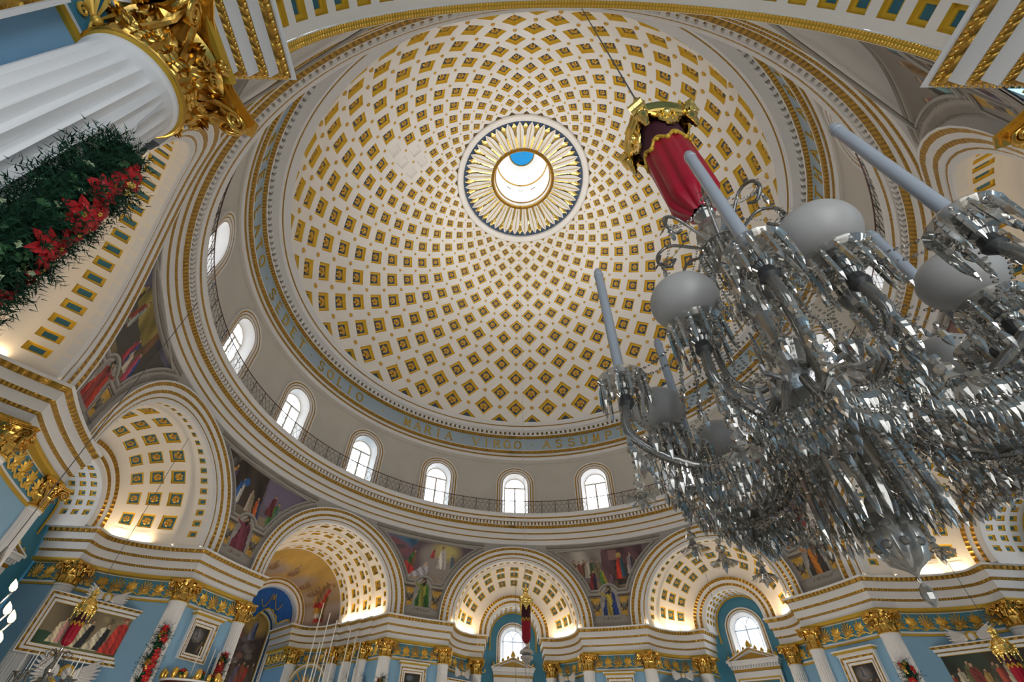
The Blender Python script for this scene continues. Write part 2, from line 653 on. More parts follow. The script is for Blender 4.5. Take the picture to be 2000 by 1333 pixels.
bare_px = [(769, 287), (811, 284), (785, 308), (822, 305), (795, 329)]
bare = set()
proj = []
for n_, (i, j, az, el, inn) in enumerate(cells):
    p = dome_pt(az, el)
    s_ = seen_in_dome(p)
    proj.append((s_ * (ELS[i + 1] - ELS[i - 1]), n_))
for bx, by in bare_px:
    best = min(((to_pixel(dome_pt(c_[2], c_[3])) or (9e9, 9e9, 0))[0:2] + (n_,) for n_, c_ in enumerate(cells) if proj[n_][0] > 0),
               key=lambda q: (q[0] - bx) ** 2 + (q[1] - by) ** 2)
    bare.add(best[2])
big = set(n_ for s_, n_ in sorted(proj, reverse=True)[:300] if s_ > 0)
row_mesh, rest, rest_ros = {}, MB(), MB()
ros_v = [tuple(v.co) for v in ROSETTE.vertices]
ros_f = [tuple(p.vertices) for p in ROSETTE.polygons]
for n_, (i, j, az, el, inn) in enumerate(cells):
    p, x, y, z = surf_frame(lambda a, c: dome_pt(a, c), az, max(el, -3.5), 0.01, 0.01)
    x, z = -x, -z
    if z.dot(p - Vector((0, 0, DOME_Z))) < 0:
        z, x = -z, -x
    mw = basis(p, x, y, z)
    sz = (ELS[i + 1] - ELS[i - 1]) * R_(1) * DOME_R * 0.5 * HOLE
    depth = 0.10 + 0.14 * math.cos(R_(el))
    key = (i, n_ in bare)
    if key not in row_mesh:
        inv = mw.inverted()
        loc = []
        for q in range(4):
            (a0, e0), (a1, e1) = inn[q], inn[(q + 1) % 4]
            for t in (0, 1 / 3, 2 / 3):
                loc.append(inv @ dome_pt(a0 + (a1 - a0) * t, e0 + (e1 - e0) * t))
        area = sum(loc[q].x * loc[(q + 1) % 12].y - loc[(q + 1) % 12].x * loc[q].y for q in range(12))
        if area < 0:
            loc.reverse()
        row_mesh[key] = coffer_mesh('coffer', loc, depth, ['dome_white', 'dome_white'] if n_ in bare else ['coffer_gold', 'navy'])
    me = row_mesh[key]
    rs = sz * 0.36
    rm = Matrix.Translation((0, 0, depth)) @ Matrix.Rotation(0.5 * n_, 4, 'Z') @ Matrix.Scale(rs, 4)
    if n_ in big or n_ in bare:
        o = link('coffer', me, ceiling, mw)
        if n_ in bare:
            o['label'] = 'coffer left bare of gilding'
        elif i > 1:
            r = link('rosette', ROSETTE, o)
            r.matrix_local = rm
    else:
        vv = [mw @ v.co for v in me.vertices]
        for pl in me.polygons:
            pass
        o0 = len(rest.v)
        rest.v.extend([tuple(v) for v in vv])
        rest.arc.extend([(0, 0, 0)] * len(vv))
        for pl in me.polygons:
            rest.f.append(tuple(q + o0 for q in pl.vertices))
            rest.m.append(pl.material_index)
        if i > 1: rest_ros.add([mw @ (rm @ Vector(v)) for v in ros_v], ros_f, 0)
put(rest.build('coffer_field', ['coffer_gold', 'navy'], ceiling, False), kind='stuff')
put(rest_ros.build('rosette_field', ['rosette_gold'], ceiling, True, 1.2), kind='stuff')
kn = MB()
for i in range(2, len(ELS) - 1):
    for j in range(NC):
        az = (j + (0.0 if i % 2 else 0.5)) * DAZ
        p, x, y, z = surf_frame(lambda a, c: dome_pt(a, c), az, max(ELS[i], -3.5), 0.01, 0.01)
        r = (ELS[i + 1] - ELS[i - 1]) * R_(1) * DOME_R * 0.5 * 0.105
        if z.dot(p - Vector((0, 0, DOME_Z))) > 0:
            z = -z
        V = [p + z * r * 0.95]
        for h, q in ((0.62, 0.55), (0.42, 0.95), (0.0, 1.0)):
            for g in range(8):
                V.append(p + (x * math.cos(g * PI / 4) + y * math.sin(g * PI / 4)) * r * q + z * r * h)
        F = [(0, 1 + g, 1 + (g + 1) % 8) for g in range(8)]
        for t in range(2):
            F += [(1 + t * 8 + g, 9 + t * 8 + g, 9 + t * 8 + (g + 1) % 8, 1 + t * 8 + (g + 1) % 8) for g in range(8)]
        kn.add(V, F, 0)
put(kn.build('boss_field', ['rosette_gold'], ceiling, True, 1.0), kind='stuff')

b = MB()
b.lathe([(18.6, 24.3), (18.6, 27.5), (17.3, 29.4)] + [(17.3 * math.cos(R_(e)), DOME_Z + 17.3 * math.sin(R_(e))) for e in range(5, 80, 5)] + [(3.2, DOME_Z + 17.0)], 64)
b.build('roof_shell', ['grey_paint'], ceiling)  # unseen outer shell, added so no sky leaks in through the coffers

# ---- the eye of the dome: blue ground, white ring, petals, gilded rim, lantern
b = MB()
b.lathe([(6.2, dome_pt(0, 67.9).z + 0.02), (5.0, dome_pt(0, 72.4).z + 0.06), (4.0, dome_pt(0, 75.9).z + 0.06), (2.95, dome_pt(0, 79.7).z + 0.04)], 96, 0)
b.build('petal_ground', ['navy'], ceiling)
b = MB()
b.lathe([(6.42, 44.62), (6.40, 44.36), (6.28, 44.28), (6.05, 44.33), (5.86, 44.48), (5.82, 44.72)], 96, 0)
b.build('eye_ring', ['dome_white'], ceiling)


def eye_pt(s_, off, g):
    """s_: 0 at the rim of the eye .. 1 at the white ring; off: sideways metres"""
    r = 3.02 + (5.72 - 3.02) * s_
    el = math.acos(min(1, r / DOME_R))
    z = DOME_Z + DOME_R * math.sin(el)
    a = g + off / r
    return Vector((r * math.sin(a), r * math.cos(a), z))


def petal_mesh(prof, ridge, mats):
    b = MB()
    V, F = [], []
    for s_, w_, h in prof:
        for t in (-1, -0.55, 0, 0.55, 1):
            p = eye_pt(s_, w_ * t, 0)
            V.append(p - Vector((0, 0, h * (1 - 0.25 * t * t) - (ridge if t == 0 else 0))))
    n = len(prof)
    for i in range(n - 1):
        for j in range(4):
            F.append((i * 5 + j, i * 5 + j + 1, i * 5 + 6 + j, i * 5 + 5 + j))
    b.add(V, F, 0)
    for i in range(n):   # edges turned up to the ground
        pass
    return b.mesh('petal', mats, True, 1.0)


pet = petal_mesh([(0.02, 0.13, 0.05), (0.06, 0.20, 0.13), (0.3, 0.265, 0.20), (0.55, 0.35, 0.22), (0.72, 0.345, 0.20), (0.88, 0.21, 0.14), (1.0, 0.01, 0.06)], 0.05, ['dome_white'])
b = MB()
b.grid(lambda s_, t: eye_pt(s_, (0.035 if s_ > 0.2 else 0.045) * t * (1 - 0.6 * max(0, s_ - 0.5)), 0) - Vector((0, 0, 0.215 if 0.2 < s_ < 0.8 else 0.14)), [0.08, 0.25, 0.5, 0.75, 0.93], [-1, 1], 0)
rib = b.mesh('petal_rib', ['gold_paint'], False)
b = MB()
lp = [(0.5, 0.10, 0.05), (0.62, 0.18, 0.08), (0.66, 0.16, 0.08), (0.74, 0.27, 0.09), (0.79, 0.22, 0.09), (0.85, 0.26, 0.09), (0.90, 0.14, 0.08), (0.98, 0.03, 0.05)]
b.grid(lambda i, t: eye_pt(lp[i][0], lp[i][1] * t, 0) - Vector((0, 0, lp[i][2] + (0.05 if t == 0 else 0))), list(range(len(lp))), [-1, 0, 1], 0)
b.grid(lambda s_, t: eye_pt(s_, 0.10 * t, 0) - Vector((0, 0, 0.06)), [0.02, 0.3, 0.55], [-1, 1], 0)
gleaf = b.mesh('gilded_leaf', ['gold_bright'], True, 0.5)
for k in range(32):
    o = link('petal', pet, ceiling, Matrix.Rotation(-(k + 0.5) * 2 * PI / 32, 4, 'Z'))
    link('petal_rib', rib, o)
    link('gilded_leaf', gleaf, ceiling, Matrix.Rotation(-k * 2 * PI / 32, 4, 'Z'))
b = MB()
b.lathe([(3.12, 45.62), (3.10, 45.40), (3.02, 45.34), (2.96, 45.40), (2.93, 45.36), (2.84, 45.36), (2.80, 45.44), (2.80, 45.62)], 96, mats=[0] * 7)
b.build('eye_rim', ['gold_bead'], ceiling)
b = MB()
lan = [(2.80, 45.6), (2.80, 46.1), (2.68, 46.15), (2.68, 46.35), (2.74, 46.42), (2.74, 47.0)]
b.lathe(lan, 64, mats=[0, 1, 0, 1, 0])
for k in range(8):                # piers between the eight lantern windows
    b.lathe([(2.74, 47.0), (2.74, 49.6)], 5, 0, a0=(k + 0.29) * PI / 4, a1=(k + 0.71) * PI / 4)
    b.lathe([(2.98, 47.0), (2.98, 49.6)], 5, 0, a0=(k + 0.29) * PI / 4, a1=(k + 0.71) * PI / 4)
b.lathe([(2.98, 47.0), (2.74, 47.0)], 64, 0)
b.lathe([(2.98, 49.6), (2.74, 49.6), (2.74, 49.9), (2.62, 50.0), (2.70, 50.2), (2.3, 51.1), (1.75, 51.75), (1.36, 52.0)], 64, mats=[0, 0, 1, 0, 0, 0, 0])
b.lathe([(1.42, 52.0), (1.30, 51.9), (1.26, 52.02)], 48, 1)
b.build('lantern', ['white', 'gold_bead'], ceiling)
mat('lantern_blue', (0.0, 0.30, 0.72), 0.6)
b = MB()
b.lathe([(1.40, 52.03), (0.7, 52.2), (0.01, 52.26)], 48, 0)
b.build('lantern_top', ['lantern_blue'], ceiling)
b = MB()
b.tube([(0, -0.9, 51.9), (0, 0.3, 51.9)], 0.02, 5, 0)
for g in (-0.55, 0, 0.55):
    b.box((2.60 * math.sin(g), 2.60 * math.cos(g), 48.5), (0.7, 0.06, 0.07), 0, Matrix.Rotation(-g, 3, 'Z'))
b.build('lantern_tie_bars', ['grey_line'], ceiling, False)

# ------------------------------------------------------------------ upper entablature (inscription ring)
up = MB()
prof = [(18.2, 24.55), (18.08, 24.62), (18.06, 24.90), (18.06, 24.90), (18.0, 24.92), (18.0, 25.02), (17.97, 25.02), (17.97, 25.24), (17.82, 25.27), (17.80, 25.46),
        (17.78, 25.50), (17.84, 25.54), (17.84, 26.76), (17.78, 26.78), (17.62, 26.88), (17.60, 27.02), (17.56, 27.06), (17.56, 27.12)]
mm = [0, 0, 0, 1, 1, 0, 0, 2, 2, 0, 0, 3, 3, 2, 2, 0, 0]
up.lathe(prof, 192, mats=mm)
up.lathe([(17.56, 27.12), (17.56, 27.40), (17.44, 27.40), (17.40, 27.32), (16.95, 27.30), (16.90, 27.34), (16.90, 27.56), (16.86, 27.60), (16.84, 27.66), (16.80, 27.68),
          (16.55, 27.74), (16.38, 27.80), (16.38, 27.86), (16.50, 27.92)], 192, mats=[1, 0, 0, 0, 0, 0, 0, 4, 4, 0, 0, 0, 0])
trim_up = put(up.build('trim_1', ['white', 'gold_bead', 'gold_egg', 'frieze_blue', 'gold_bead'], None, True, 0.5), 'white and gold inscription cornice around the foot of the dome', 'cornice', kind='structure')


def dentils(n, r_out, r_in, z0, z1, frac, parent, m):
    b = MB()
    for k in range(n):
        g0, g1 = 2 * PI * k / n, 2 * PI * (k + frac) / n
        V = [(r * math.sin(g), r * math.cos(g), z) for r in (r_out, r_in) for g in (g0, g1) for z in (z0, z1)]
        b.add(V, [(4, 5, 7, 6), (0, 4, 6, 2), (1, 3, 7, 5), (0, 1, 5, 4), (2, 6, 7, 3)], 0)
    return put(b.build('dentil_row', [m], parent, False), kind='stuff')


dentils(240, 17.57, 17.40, 27.08, 27.36, 0.55, trim_up, 'white')

# inscription: serifed capitals, each its own piece
GLYPH = {
    'A': [[(0, 0), (.5, 1), (1, 0)], [(.2, .38), (.8, .38)]], 'D': [[(.1, 0), (.1, 1)], [(.1, 1), (.5, 1), (.85, .82), (.95, .5), (.85, .18), (.5, 0), (.1, 0)]],
    'E': [[(.1, 0), (.1, 1)], [(.1, 1), (.85, 1)], [(.1, .52), (.7, .52)], [(.1, 0), (.9, 0)]],
    'G': [[(.95, .85), (.7, 1), (.35, .98), (.08, .72), (.05, .35), (.3, .04), (.65, 0), (.95, .15), (.95, .45), (.65, .45)]],
    'H': [[(.1, 0), (.1, 1)], [(.9, 0), (.9, 1)], [(.1, .5), (.9, .5)]], 'I': [[(.5, 0), (.5, 1)]], 'L': [[(.15, 1), (.15, 0), (.9, 0)]],
    'M': [[(.05, 0), (.15, 1), (.5, .1), (.85, 1), (.95, 0)]], 'N': [[(.1, 0), (.1, 1), (.9, 0), (.9, 1)]],
    'O': [[(.5, 1), (.8, .92), (.97, .68), (.97, .32), (.8, .08), (.5, 0), (.2, .08), (.03, .32), (.03, .68), (.2, .92), (.5, 1)]],
    'P': [[(.12, 0), (.12, 1), (.6, 1), (.88, .85), (.88, .6), (.6, .45), (.12, .45)]],
    'Q': [[(.5, 1), (.8, .92), (.97, .68), (.97, .32), (.8, .08), (.5, 0), (.2, .08), (.03, .32), (.03, .68), (.2, .92), (.5, 1)], [(.6, .25), (1, -.15)]],
    'R': [[(.12, 0), (.12, 1), (.6, 1), (.85, .85), (.85, .65), (.6, .5), (.12, .5)], [(.5, .5), (.95, 0)]],
    'S': [[(.88, .84), (.65, 1), (.32, 1), (.1, .82), (.15, .62), (.5, .5), (.85, .38), (.92, .18), (.68, 0), (.32, 0), (.08, .16)]],
    'T': [[(.5, 0), (.5, 1)], [(0, 1), (1, 1)]], 'U': [[(.08, 1), (.08, .3), (.28, .02), (.72, .02), (.92, .3), (.92, 1)]],
    'V': [[(0, 1), (.5, 0), (1, 1)]], 'X': [[(.02, 0), (.98, 1)], [(.02, 1), (.98, 0)]], '.': [[(.42, .5), (.58, .5)]]}


def glyph_mesh(ch):
    b = MB()
    W = 0.62 if ch not in 'IEL' else 0.5

    def bar(p, q, t):
        d = Vector((q[0] - p[0], q[1] - p[1]))
        if d.length < 1e-6:
            return
        d.normalize()
        n = Vector((-d.y, d.x)) * t / 2
        e = d * t * 0.35
        b.prism([(p[0] - e.x - n.x, p[1] - e.y - n.y), (q[0] + e.x - n.x, q[1] + e.y - n.y), (q[0] + e.x + n.x, q[1] + e.y + n.y), (p[0] - e.x + n.x, p[1] - e.y + n.y)], 0, 0.05)
    for st in GLYPH[ch]:
        pts = [((x - .5) * W, (y - .5) * 0.80) for x, y in st]
        for p, q in zip(pts, pts[1:]):
            thin = abs(q[0] - p[0]) > abs(q[1] - p[1]) * 1.6 or (q[1] > p[1] and abs(q[0] - p[0]) > .15)
            bar(p, q, 0.075 if thin else 0.115)
        if ch not in 'OQ.' and len(st) < 8:
            for p in (pts[0], pts[-1]):
                if abs(p[1]) > 0.33:
                    bar((p[0] - 0.08, p[1]), (p[0] + 0.08, p[1]), 0.045)
    return b.mesh('letter', ['gold_paint'], False)


words_ = [('STELLATO', -127.2, -99.6), ('SEDET', -90.7, -74.8), ('SOLIO', -66.3, -51.6), ('MARIA', -34.9, -21.2), ('VIRGO', -12.4, 0.74), ('ASSUMPTA', 9.8, 36.8),
          ('EST', 46.0, 53.6), ('AD', 62.4, 66.4), ('AETHEREUM', 75.6, 107.6), ('THALAMUM', 117.5, 147.0), ('IN', 156.0, 159.6), ('QUO', 168.6, 176.6), ('REX', 185.6, 193.2), ('REGUM', 202.4, 218.6)]
gm = {}
for wi, (wd, a0, a1) in enumerate(words_):
    nx = words_[(wi + 1) % len(words_)]
    dot = (a1 + (nx[1] if nx[1] > a1 else nx[1] + 360)) / 2
    for k, ch in enumerate(list(wd) + ['.']):
        a = dot if ch == '.' else a0 + (a1 - a0) * k / (len(wd) - 1)
        if ch not in gm:
            gm[ch] = glyph_mesh(ch)
        f = frame(a)
        o_, x_, z_ = f(0, 17.84, 26.15), (f(1, 0, 0) - f(0, 0, 0)), (f(0, -1, 0) - f(0, 0, 0))
        link('letter', gm[ch], trim_up, basis(o_, x_, Vector((0, 0, 1)), z_))

# ------------------------------------------------------------------ drum wall with sixteen arched windows
WH, WZ = 1.12, 22.05       # half width and springing of the window openings
drum = MB()
for k in range(16):
    a0, a1 = (k - 0.5) * 22.5, (k + 0.5) * 22.5
    hw = math.degrees(WH / RD)
    azs = lin(a0, k * 22.5 - hw, 7)[:-1] + [k * 22.5 + math.degrees(math.asin(WH * math.sin(t) / RD)) for t in lin(-PI / 2, PI / 2, 17)] + lin(k * 22.5 + hw, a1, 7)[1:]
    zz = []
    for a in azs:
        u = abs(RD * math.sin(R_(a - k * 22.5)))
        zz.append(WZ + math.sqrt(max(0, WH * WH - u * u)) if u < WH - 1e-4 else None)
    for p, q, zp, zq in zip(azs, azs[1:], zz, zz[1:]):
        lo_p, lo_q = (zp, zq)
        if zp is None and zq is None:
            lo_p = lo_q = 19.06
        else:
            lo_p, lo_q = (zp or WZ), (zq or WZ)
        for t0, t1 in ((0, .5), (.5, 1)):
            V = []
            for a, lo in ((p, lo_p), (q, lo_q)):
                for t in (t0, t1):
                    f = frame(a)
                    V.append(f(0, RD, lo + (24.6 - lo) * t))
            drum.add(V, [(0, 1, 3, 2)], 0)
drum.lathe([(18.2, 19.06), (18.2, 19.2)], 8, 0, a0=0.001, a1=0.002)
wall_drum = put(drum.build('wall_drum', ['drum_plaster'], None, True, 3.2), 'grey plaster drum wall under the dome with arched windows', 'wall', kind='structure')
b = MB()
b.lathe([(18.2, 24.22), (18.12, 24.26), (18.12, 24.56), (18.2, 24.6)], 160, 0)
b.build('picture_rail', ['drum_plaster'], wall_drum)

# one window, then copies around the drum
def arch_curve(hw, z0, zs, n=18):
    pts = [(hw, z0), (hw, zs)]
    pts += [(hw * math.cos(t), zs + hw * math.sin(t)) for t in lin(0, PI, n)][1:-1]
    return pts + [(-hw, zs), (-hw, z0)]


def arch_band(b, f, bands, z0, zs, v_of, mats, th0=0.0):
    """bands: list of (radius, proud) from inside to outside, wrapped round an arched opening; v_of(u): wall depth"""
    n = 26
    prev = None
    D = 0
    rows = []
    for i, (r, proud) in enumerate(bands):
        arcp = [(r * math.cos(t), zs + r * math.sin(t)) for t in lin(th0, PI - th0, n)]
        row = arcp if th0 else [(r, z0)] + arcp + [(-r, z0)]
        rows.append([f(u, v_of(u) - proud, z) for u, z in row])
    for i in range(len(bands) - 1):
        A, B = rows[i], rows[i + 1]
        L = [0]
        for p, q in zip(B, B[1:]):
            L.append(L[-1] + (q - p).length)
        V = A + B
        arc = [(l, 0, 0) for l in L] + [(l, 0.1, 0) for l in L]
        k = len(A)
        b.add(V, [(j, j + 1, k + j + 1, k + j) for j in range(k - 1)], mats[i], arc)


def make_drum_window():
    f = frame(0)
    root = empty('window_1', (0, 0, 0))
    b = MB()
    arch_band(b, f, [(1.12, 0.0), (1.14, 0.06), (1.20, 0.06), (1.24, 0.03), (1.32, 0.05), (1.36, 0.08), (1.44, 0.08), (1.46, 0.04), (1.53, 0.06), (1.55, 0.12), (1.66, 0.12), (1.68, 0.16), (1.74, 0.16), (1.76, 0.0)], 19.06, WZ,
              lambda u: math.sqrt(RD * RD - u * u), [0, 1, 0, 0, 0, 1, 0, 0, 0, 2, 0, 0, 0])
    b.build('surround', ['white', 'gold_bead', 'gold_egg'], root, True, 0.5)
    b = MB()
    c0, c1 = arch_curve(1.12, 19.06, WZ), arch_curve(0.98, 19.06, WZ)
    V = [f(u, math.sqrt(RD * RD - u * u), z) for u, z in c0] + [f(u, 18.85, z) for u, z in c1]
    n = len(c0)
    b.add(V, [(i, i + 1, n + i + 1, n + i) for i in range(n - 1)], 0)
    b.build('reveal', ['white'], root, True, 0.6)
    b = MB()
    c2, c3 = arch_curve(0.98, 19.06, WZ), arch_curve(0.89, 19.06, WZ)
    V = [f(u, 18.80, z) for u, z in c2] + [f(u, 18.80, z) for u, z in c3] + [f(u, 18.90, z) for u, z in c3]
    b.add(V, [(i, i + 1, n + i + 1, n + i) for i in range(n - 1)] + [(n + i, n + i + 1, 2 * n + i + 1, 2 * n + i) for i in range(n - 1)], 0)
    b.build('frame', ['window_frame'], root, False)
    b = MB()
    b.box(f(0, 18.84, WZ - 0.02), (1.8, 0.09, 0.13), 0)
    b.build('transom', ['window_frame'], root, False)
    b = MB()
    b.box(f(0, 18.84, 20.54), (0.14, 0.09, 2.96), 0)
    b.build('mullion', ['window_frame'], root, False)
    for s_ in (-1, 1):
        b = MB()
        x0, x1 = (0.07, 0.89) if s_ > 0 else (-0.89, -0.07)
        b.add([f(x0, 18.87, 19.06), f(x1, 18.87, 19.06), f(x1, 18.87, WZ - 0.08), f(x0, 18.87, WZ - 0.08)], [(0, 1, 2, 3)])
        pn = b.build('pane', ['pane'], root, False)
        b = MB()
        b.box(f((x0 + x1) / 2, 18.86, 20.54), (0.022, 0.03, 2.9), 0)
        for z in (19.7, 20.3, 20.9, 21.5):
            b.box(f((x0 + x1) / 2, 18.86, z), (0.82, 0.03, 0.022), 0)
        b.build('muntins', ['window_frame'], pn, False)
    b = MB()
    V = [f(0, 18.87, WZ + 0.04)] + [f(0.89 * math.cos(t), 18.87, WZ + 0.04 + 0.86 * math.sin(t)) for t in lin(0, PI, 18)]
    b.add(V, [(0, i, i + 1) for i in range(1, 18)])
    pn = b.build('fanlight', ['pane'], root, False)
    b = MB()
    for t in lin(0, PI, 7)[1:-1]:
        p, q = f(0.3 * math.cos(t), 18.86, WZ + 0.3 * math.sin(t)), f(0.88 * math.cos(t), 18.86, WZ + 0.88 * math.sin(t))
        b.tube([p, q], 0.012, 4)
    b.tube([f(0.32 * math.cos(t), 18.86, WZ + 0.32 * math.sin(t)) for t in lin(0, PI, 10)], 0.012, 4)
    b.tube([f(0.6 * math.cos(t), 18.86, WZ + 0.6 * math.sin(t)) for t in lin(0, PI, 12)], 0.010, 4)
    b.build('fan_bars', ['window_frame'], pn, False)
    return root


ORD = ['first', 'second', 'third', 'fourth', 'fifth', 'sixth', 'seventh', 'eighth', 'ninth', 'tenth', 'eleventh', 'twelfth', 'thirteenth', 'fourteenth', 'fifteenth', 'sixteenth']
proto_w = make_drum_window()
wplace = {0: 'above the arch facing the camera, below the word VIRGO', -1: 'next left of the one below the word VIRGO', -2: 'below the word MARIA', -3: 'between the words SOLIO and MARIA',
          -4: 'over the left arch, below the word SOLIO', -5: 'below the word SEDET at the far left', -6: 'at the left edge, below the letters ATO', 1: 'next right of the one below the word VIRGO', 2: 'partly behind the crystal chandelier',
          3: 'behind the crystal drops of the chandelier', 4: 'hidden behind the chandelier body', 5: 'beside the railing, right of the big frosted globe', 6: 'at the right behind the near arch', 7: 'over the near right spandrel', 8: 'above the near arch', -7: 'over the near left column'}
for k in range(16):
    kk = k if k <= 8 else k - 16
    o = proto_w if k == 0 else copy_tree(proto_w)
    o.rotation_euler = (0, 0, -R_(22.5 * k))
    o.name = 'window_%d' % (k + 1)
    put(o, 'arched drum window ' + wplace[kk], 'window', 'drum windows', 'structure')

# ------------------------------------------------------------------ great cornice with the gallery
gc = MB()
gc.lathe([(18.95, 16.63), (18.3, 16.60), (18.20, 16.64), (18.18, 16.98), (18.14, 17.0), (18.12, 17.06), (18.10, 17.07), (18.09, 17.46), (18.04, 17.48), (18.02, 17.55), (18.0, 17.56), (17.99, 17.92),
          (17.93, 17.94), (17.84, 18.05), (17.82, 18.10), (17.80, 18.12), (17.80, 18.14)], 192, mats=[0, 0, 0, 1, 1, 0, 0, 1, 1, 0, 0, 2, 2, 2, 0, 0])
gc.lathe([(17.80, 18.14), (17.80, 18.34), (17.74, 18.36), (17.72, 18.40), (17.64, 18.41), (17.62, 18.44), (17.62, 18.60), (17.59, 18.61), (17.56, 18.70), (17.55, 18.73),
          (17.53, 18.76), (17.47, 18.80), (17.44, 18.90), (17.44, 19.0), (17.48, 19.06), (18.25, 19.06)], 192, mats=[3, 3, 3, 0, 0, 0, 0, 2, 2, 0, 0, 0, 0, 0, 4])
trim_g = put(gc.build('trim_2', ['white', 'gold_bead', 'gold_egg', 'gold_bead', 'grey_paint'], None, True, 0.5), 'great white and gold cornice carrying the gallery around the hall', 'cornice', kind='structure')
dentils(380, 17.81, 17.68, 18.13, 18.33, 0.55, trim_g, 'white')

# gallery railing
rail = empty('gallery_railing', (0, 0, 19.06))
put(rail, 'thin iron lattice railing with dark handrail along the gallery', 'railing')
b = MB()
b.tube([(17.64 * math.sin(t), 17.64 * math.cos(t), 20.20) for t in lin(0, 2 * PI, 161)[:-1]], 0.03, 6, 0, closed=True)
o = b.build('handrail', ['rail_red'])
o.parent = rail; o.location = (0, 0, -19.06)
b = MB()
b.tube([(17.64 * math.sin(t), 17.64 * math.cos(t), 19.12) for t in lin(0, 2 * PI, 161)[:-1]], 0.018, 4, 0, closed=True)
o = b.build('bottom_rail', ['iron'])
o.parent = rail; o.location = (0, 0, -19.06)
NP = 96
da = 2 * PI / NP
b = MB()
b.tube([(0, 0, 0), (0, 0, 1.14)], 0.022, 5)
post = b.mesh('post', ['iron'], True)
b = MB()
W_ = 17.64 * da


def lat(p, q):
    b.tube([(p[0] * W_, 0, p[1]), (q[0] * W_, 0, q[1])], 0.010, 4, 0, caps=False)


for p, q in [((0, .06), (.62, 1.12)), ((.38, .06), (1, 1.12)), ((0, 1.12), (.62, .06)), ((.38, 1.12), (1, .06)), ((0, .62), (.3, 1.12)), ((.7, .06), (1, .56)), ((.7, 1.12), (1, .62)), ((0, .56), (.3, .06)), ((0, .8), (1, .8))]:
    lat(p, q)
panel = b.mesh('lattice_panel', ['iron'], False)
for k in range(NP):
    g = k * da
    mw = Matrix.Translation((17.64 * math.sin(g), 17.64 * math.cos(g), 0)) @ Matrix.Rotation(-g - da / 2, 4, 'Z')
    for nm, me in (('post', post), ('lattice_panel', panel)):
        o = link(nm, me, rail)
        o.matrix_local = mw
# ------------------------------------------------------------------ the eight niches
# wall half width b, arch radius ra (archivolt out to ro), rear opening half width bi / radius r1, depths v1 (rear arch) and v2 (rear wall)
STD = dict(b=5.0, ra=4.55, ro=5.62, bi=2.85, r1=2.75, v1=20.9, v2=22.5, zs=ZS)
WIDE = dict(b=5.15, ra=4.65, ro=5.72, bi=3.2, r1=3.05, v1=22.1, v2=24.2, zs=ZS)
APSE = dict(b=5.0, ra=4.6, ro=5.65, bi=2.45, r1=2.6, v1=26.4, v2=29.9, zs=ZS)
NEAR = dict(b=5.95, bw=6.85, ra=5.5, ro=6.2, bi=5.95, r1=5.5, v1=24.5, v2=24.6, zs=9.95)
NICHE = {0: STD, 45: STD, 90: WIDE, 135: WIDE, 180: NEAR, 225: WIDE, 270: WIDE, 315: APSE}
NAMES = {0: 'north', 45: 'north_east', 90: 'east', 135: 'south_east', 180: 'south', 225: 'south_west', 270: 'west', 315: 'north_west'}
WHERE = {0: 'of the central niche facing the camera', 45: 'of the second niche, right of the central one', 90: 'of the right niche below the chandelier', 135: 'of the niche at the right edge',
         180: 'of the near niche over the camera', 225: 'of the large niche at the left edge', 270: 'of the left niche with the large painting', 315: 'of the high altar apse'}

def rwf(az):
    """the wall steps back a little over the near arch"""
    d = abs((az - 180 + 180) % 360 - 180)
    t = min(1.0, max(0.0, (38 - d) / 14))
    return RW + 0.62 * t * t * (3 - 2 * t)


# wall of the hall below the great cornice, with the arched openings cut out
lw = MB()
for a in range(0, 360, 45):
    n_ = NICHE[a]
    hr = n_['ra'] + 0.3 if a != 180 else 6.35
    ha = math.degrees(math.asin(hr / RW))
    zs = n_['zs']
    azs = lin(-22.5, -ha, 5)[:-1] + [math.degrees(math.asin(hr * math.sin(t) / RW)) for t in lin(-PI / 2, PI / 2, 33)] + lin(ha, 22.5, 5)[1:]
    lo = []
    for q in azs:
        u = abs(RW * math.sin(R_(q)))
        lo.append(zs + math.sqrt(max(0, hr * hr - u * u)) if u < hr - 1e-3 else None)
    for i in range(len(azs) - 1):
        z0, z1 = lo[i], lo[i + 1]
        if z0 is None and z1 is None:
            z0 = z1 = 10.3
        z0, z1 = z0 or zs, z1 or zs
        for t0, t1 in ((0, .5), (.5, 1)):
            V = []
            for q, z in ((azs[i], z0), (azs[i + 1], z1)):
                f = frame(a + q)
                V += [f(0, rwf(a + q), z + (16.7 - z) * t0), f(0, rwf(a + q), z + (16.7 - z) * t1)]
            lw.add(V, [(0, 1, 3, 2)], 0)
wall_hall = put(lw.build('wall_spandrels', ['grey_paint'], None, True, 3.2), 'grey painted spandrel wall between the niche arches', 'wall', kind='structure')


def wall_v(u, a=0):
    r = rwf(a + math.degrees(math.asin(max(-1, min(1, u / RW)))))
    return math.sqrt(max(0.0, r * r - u * u))


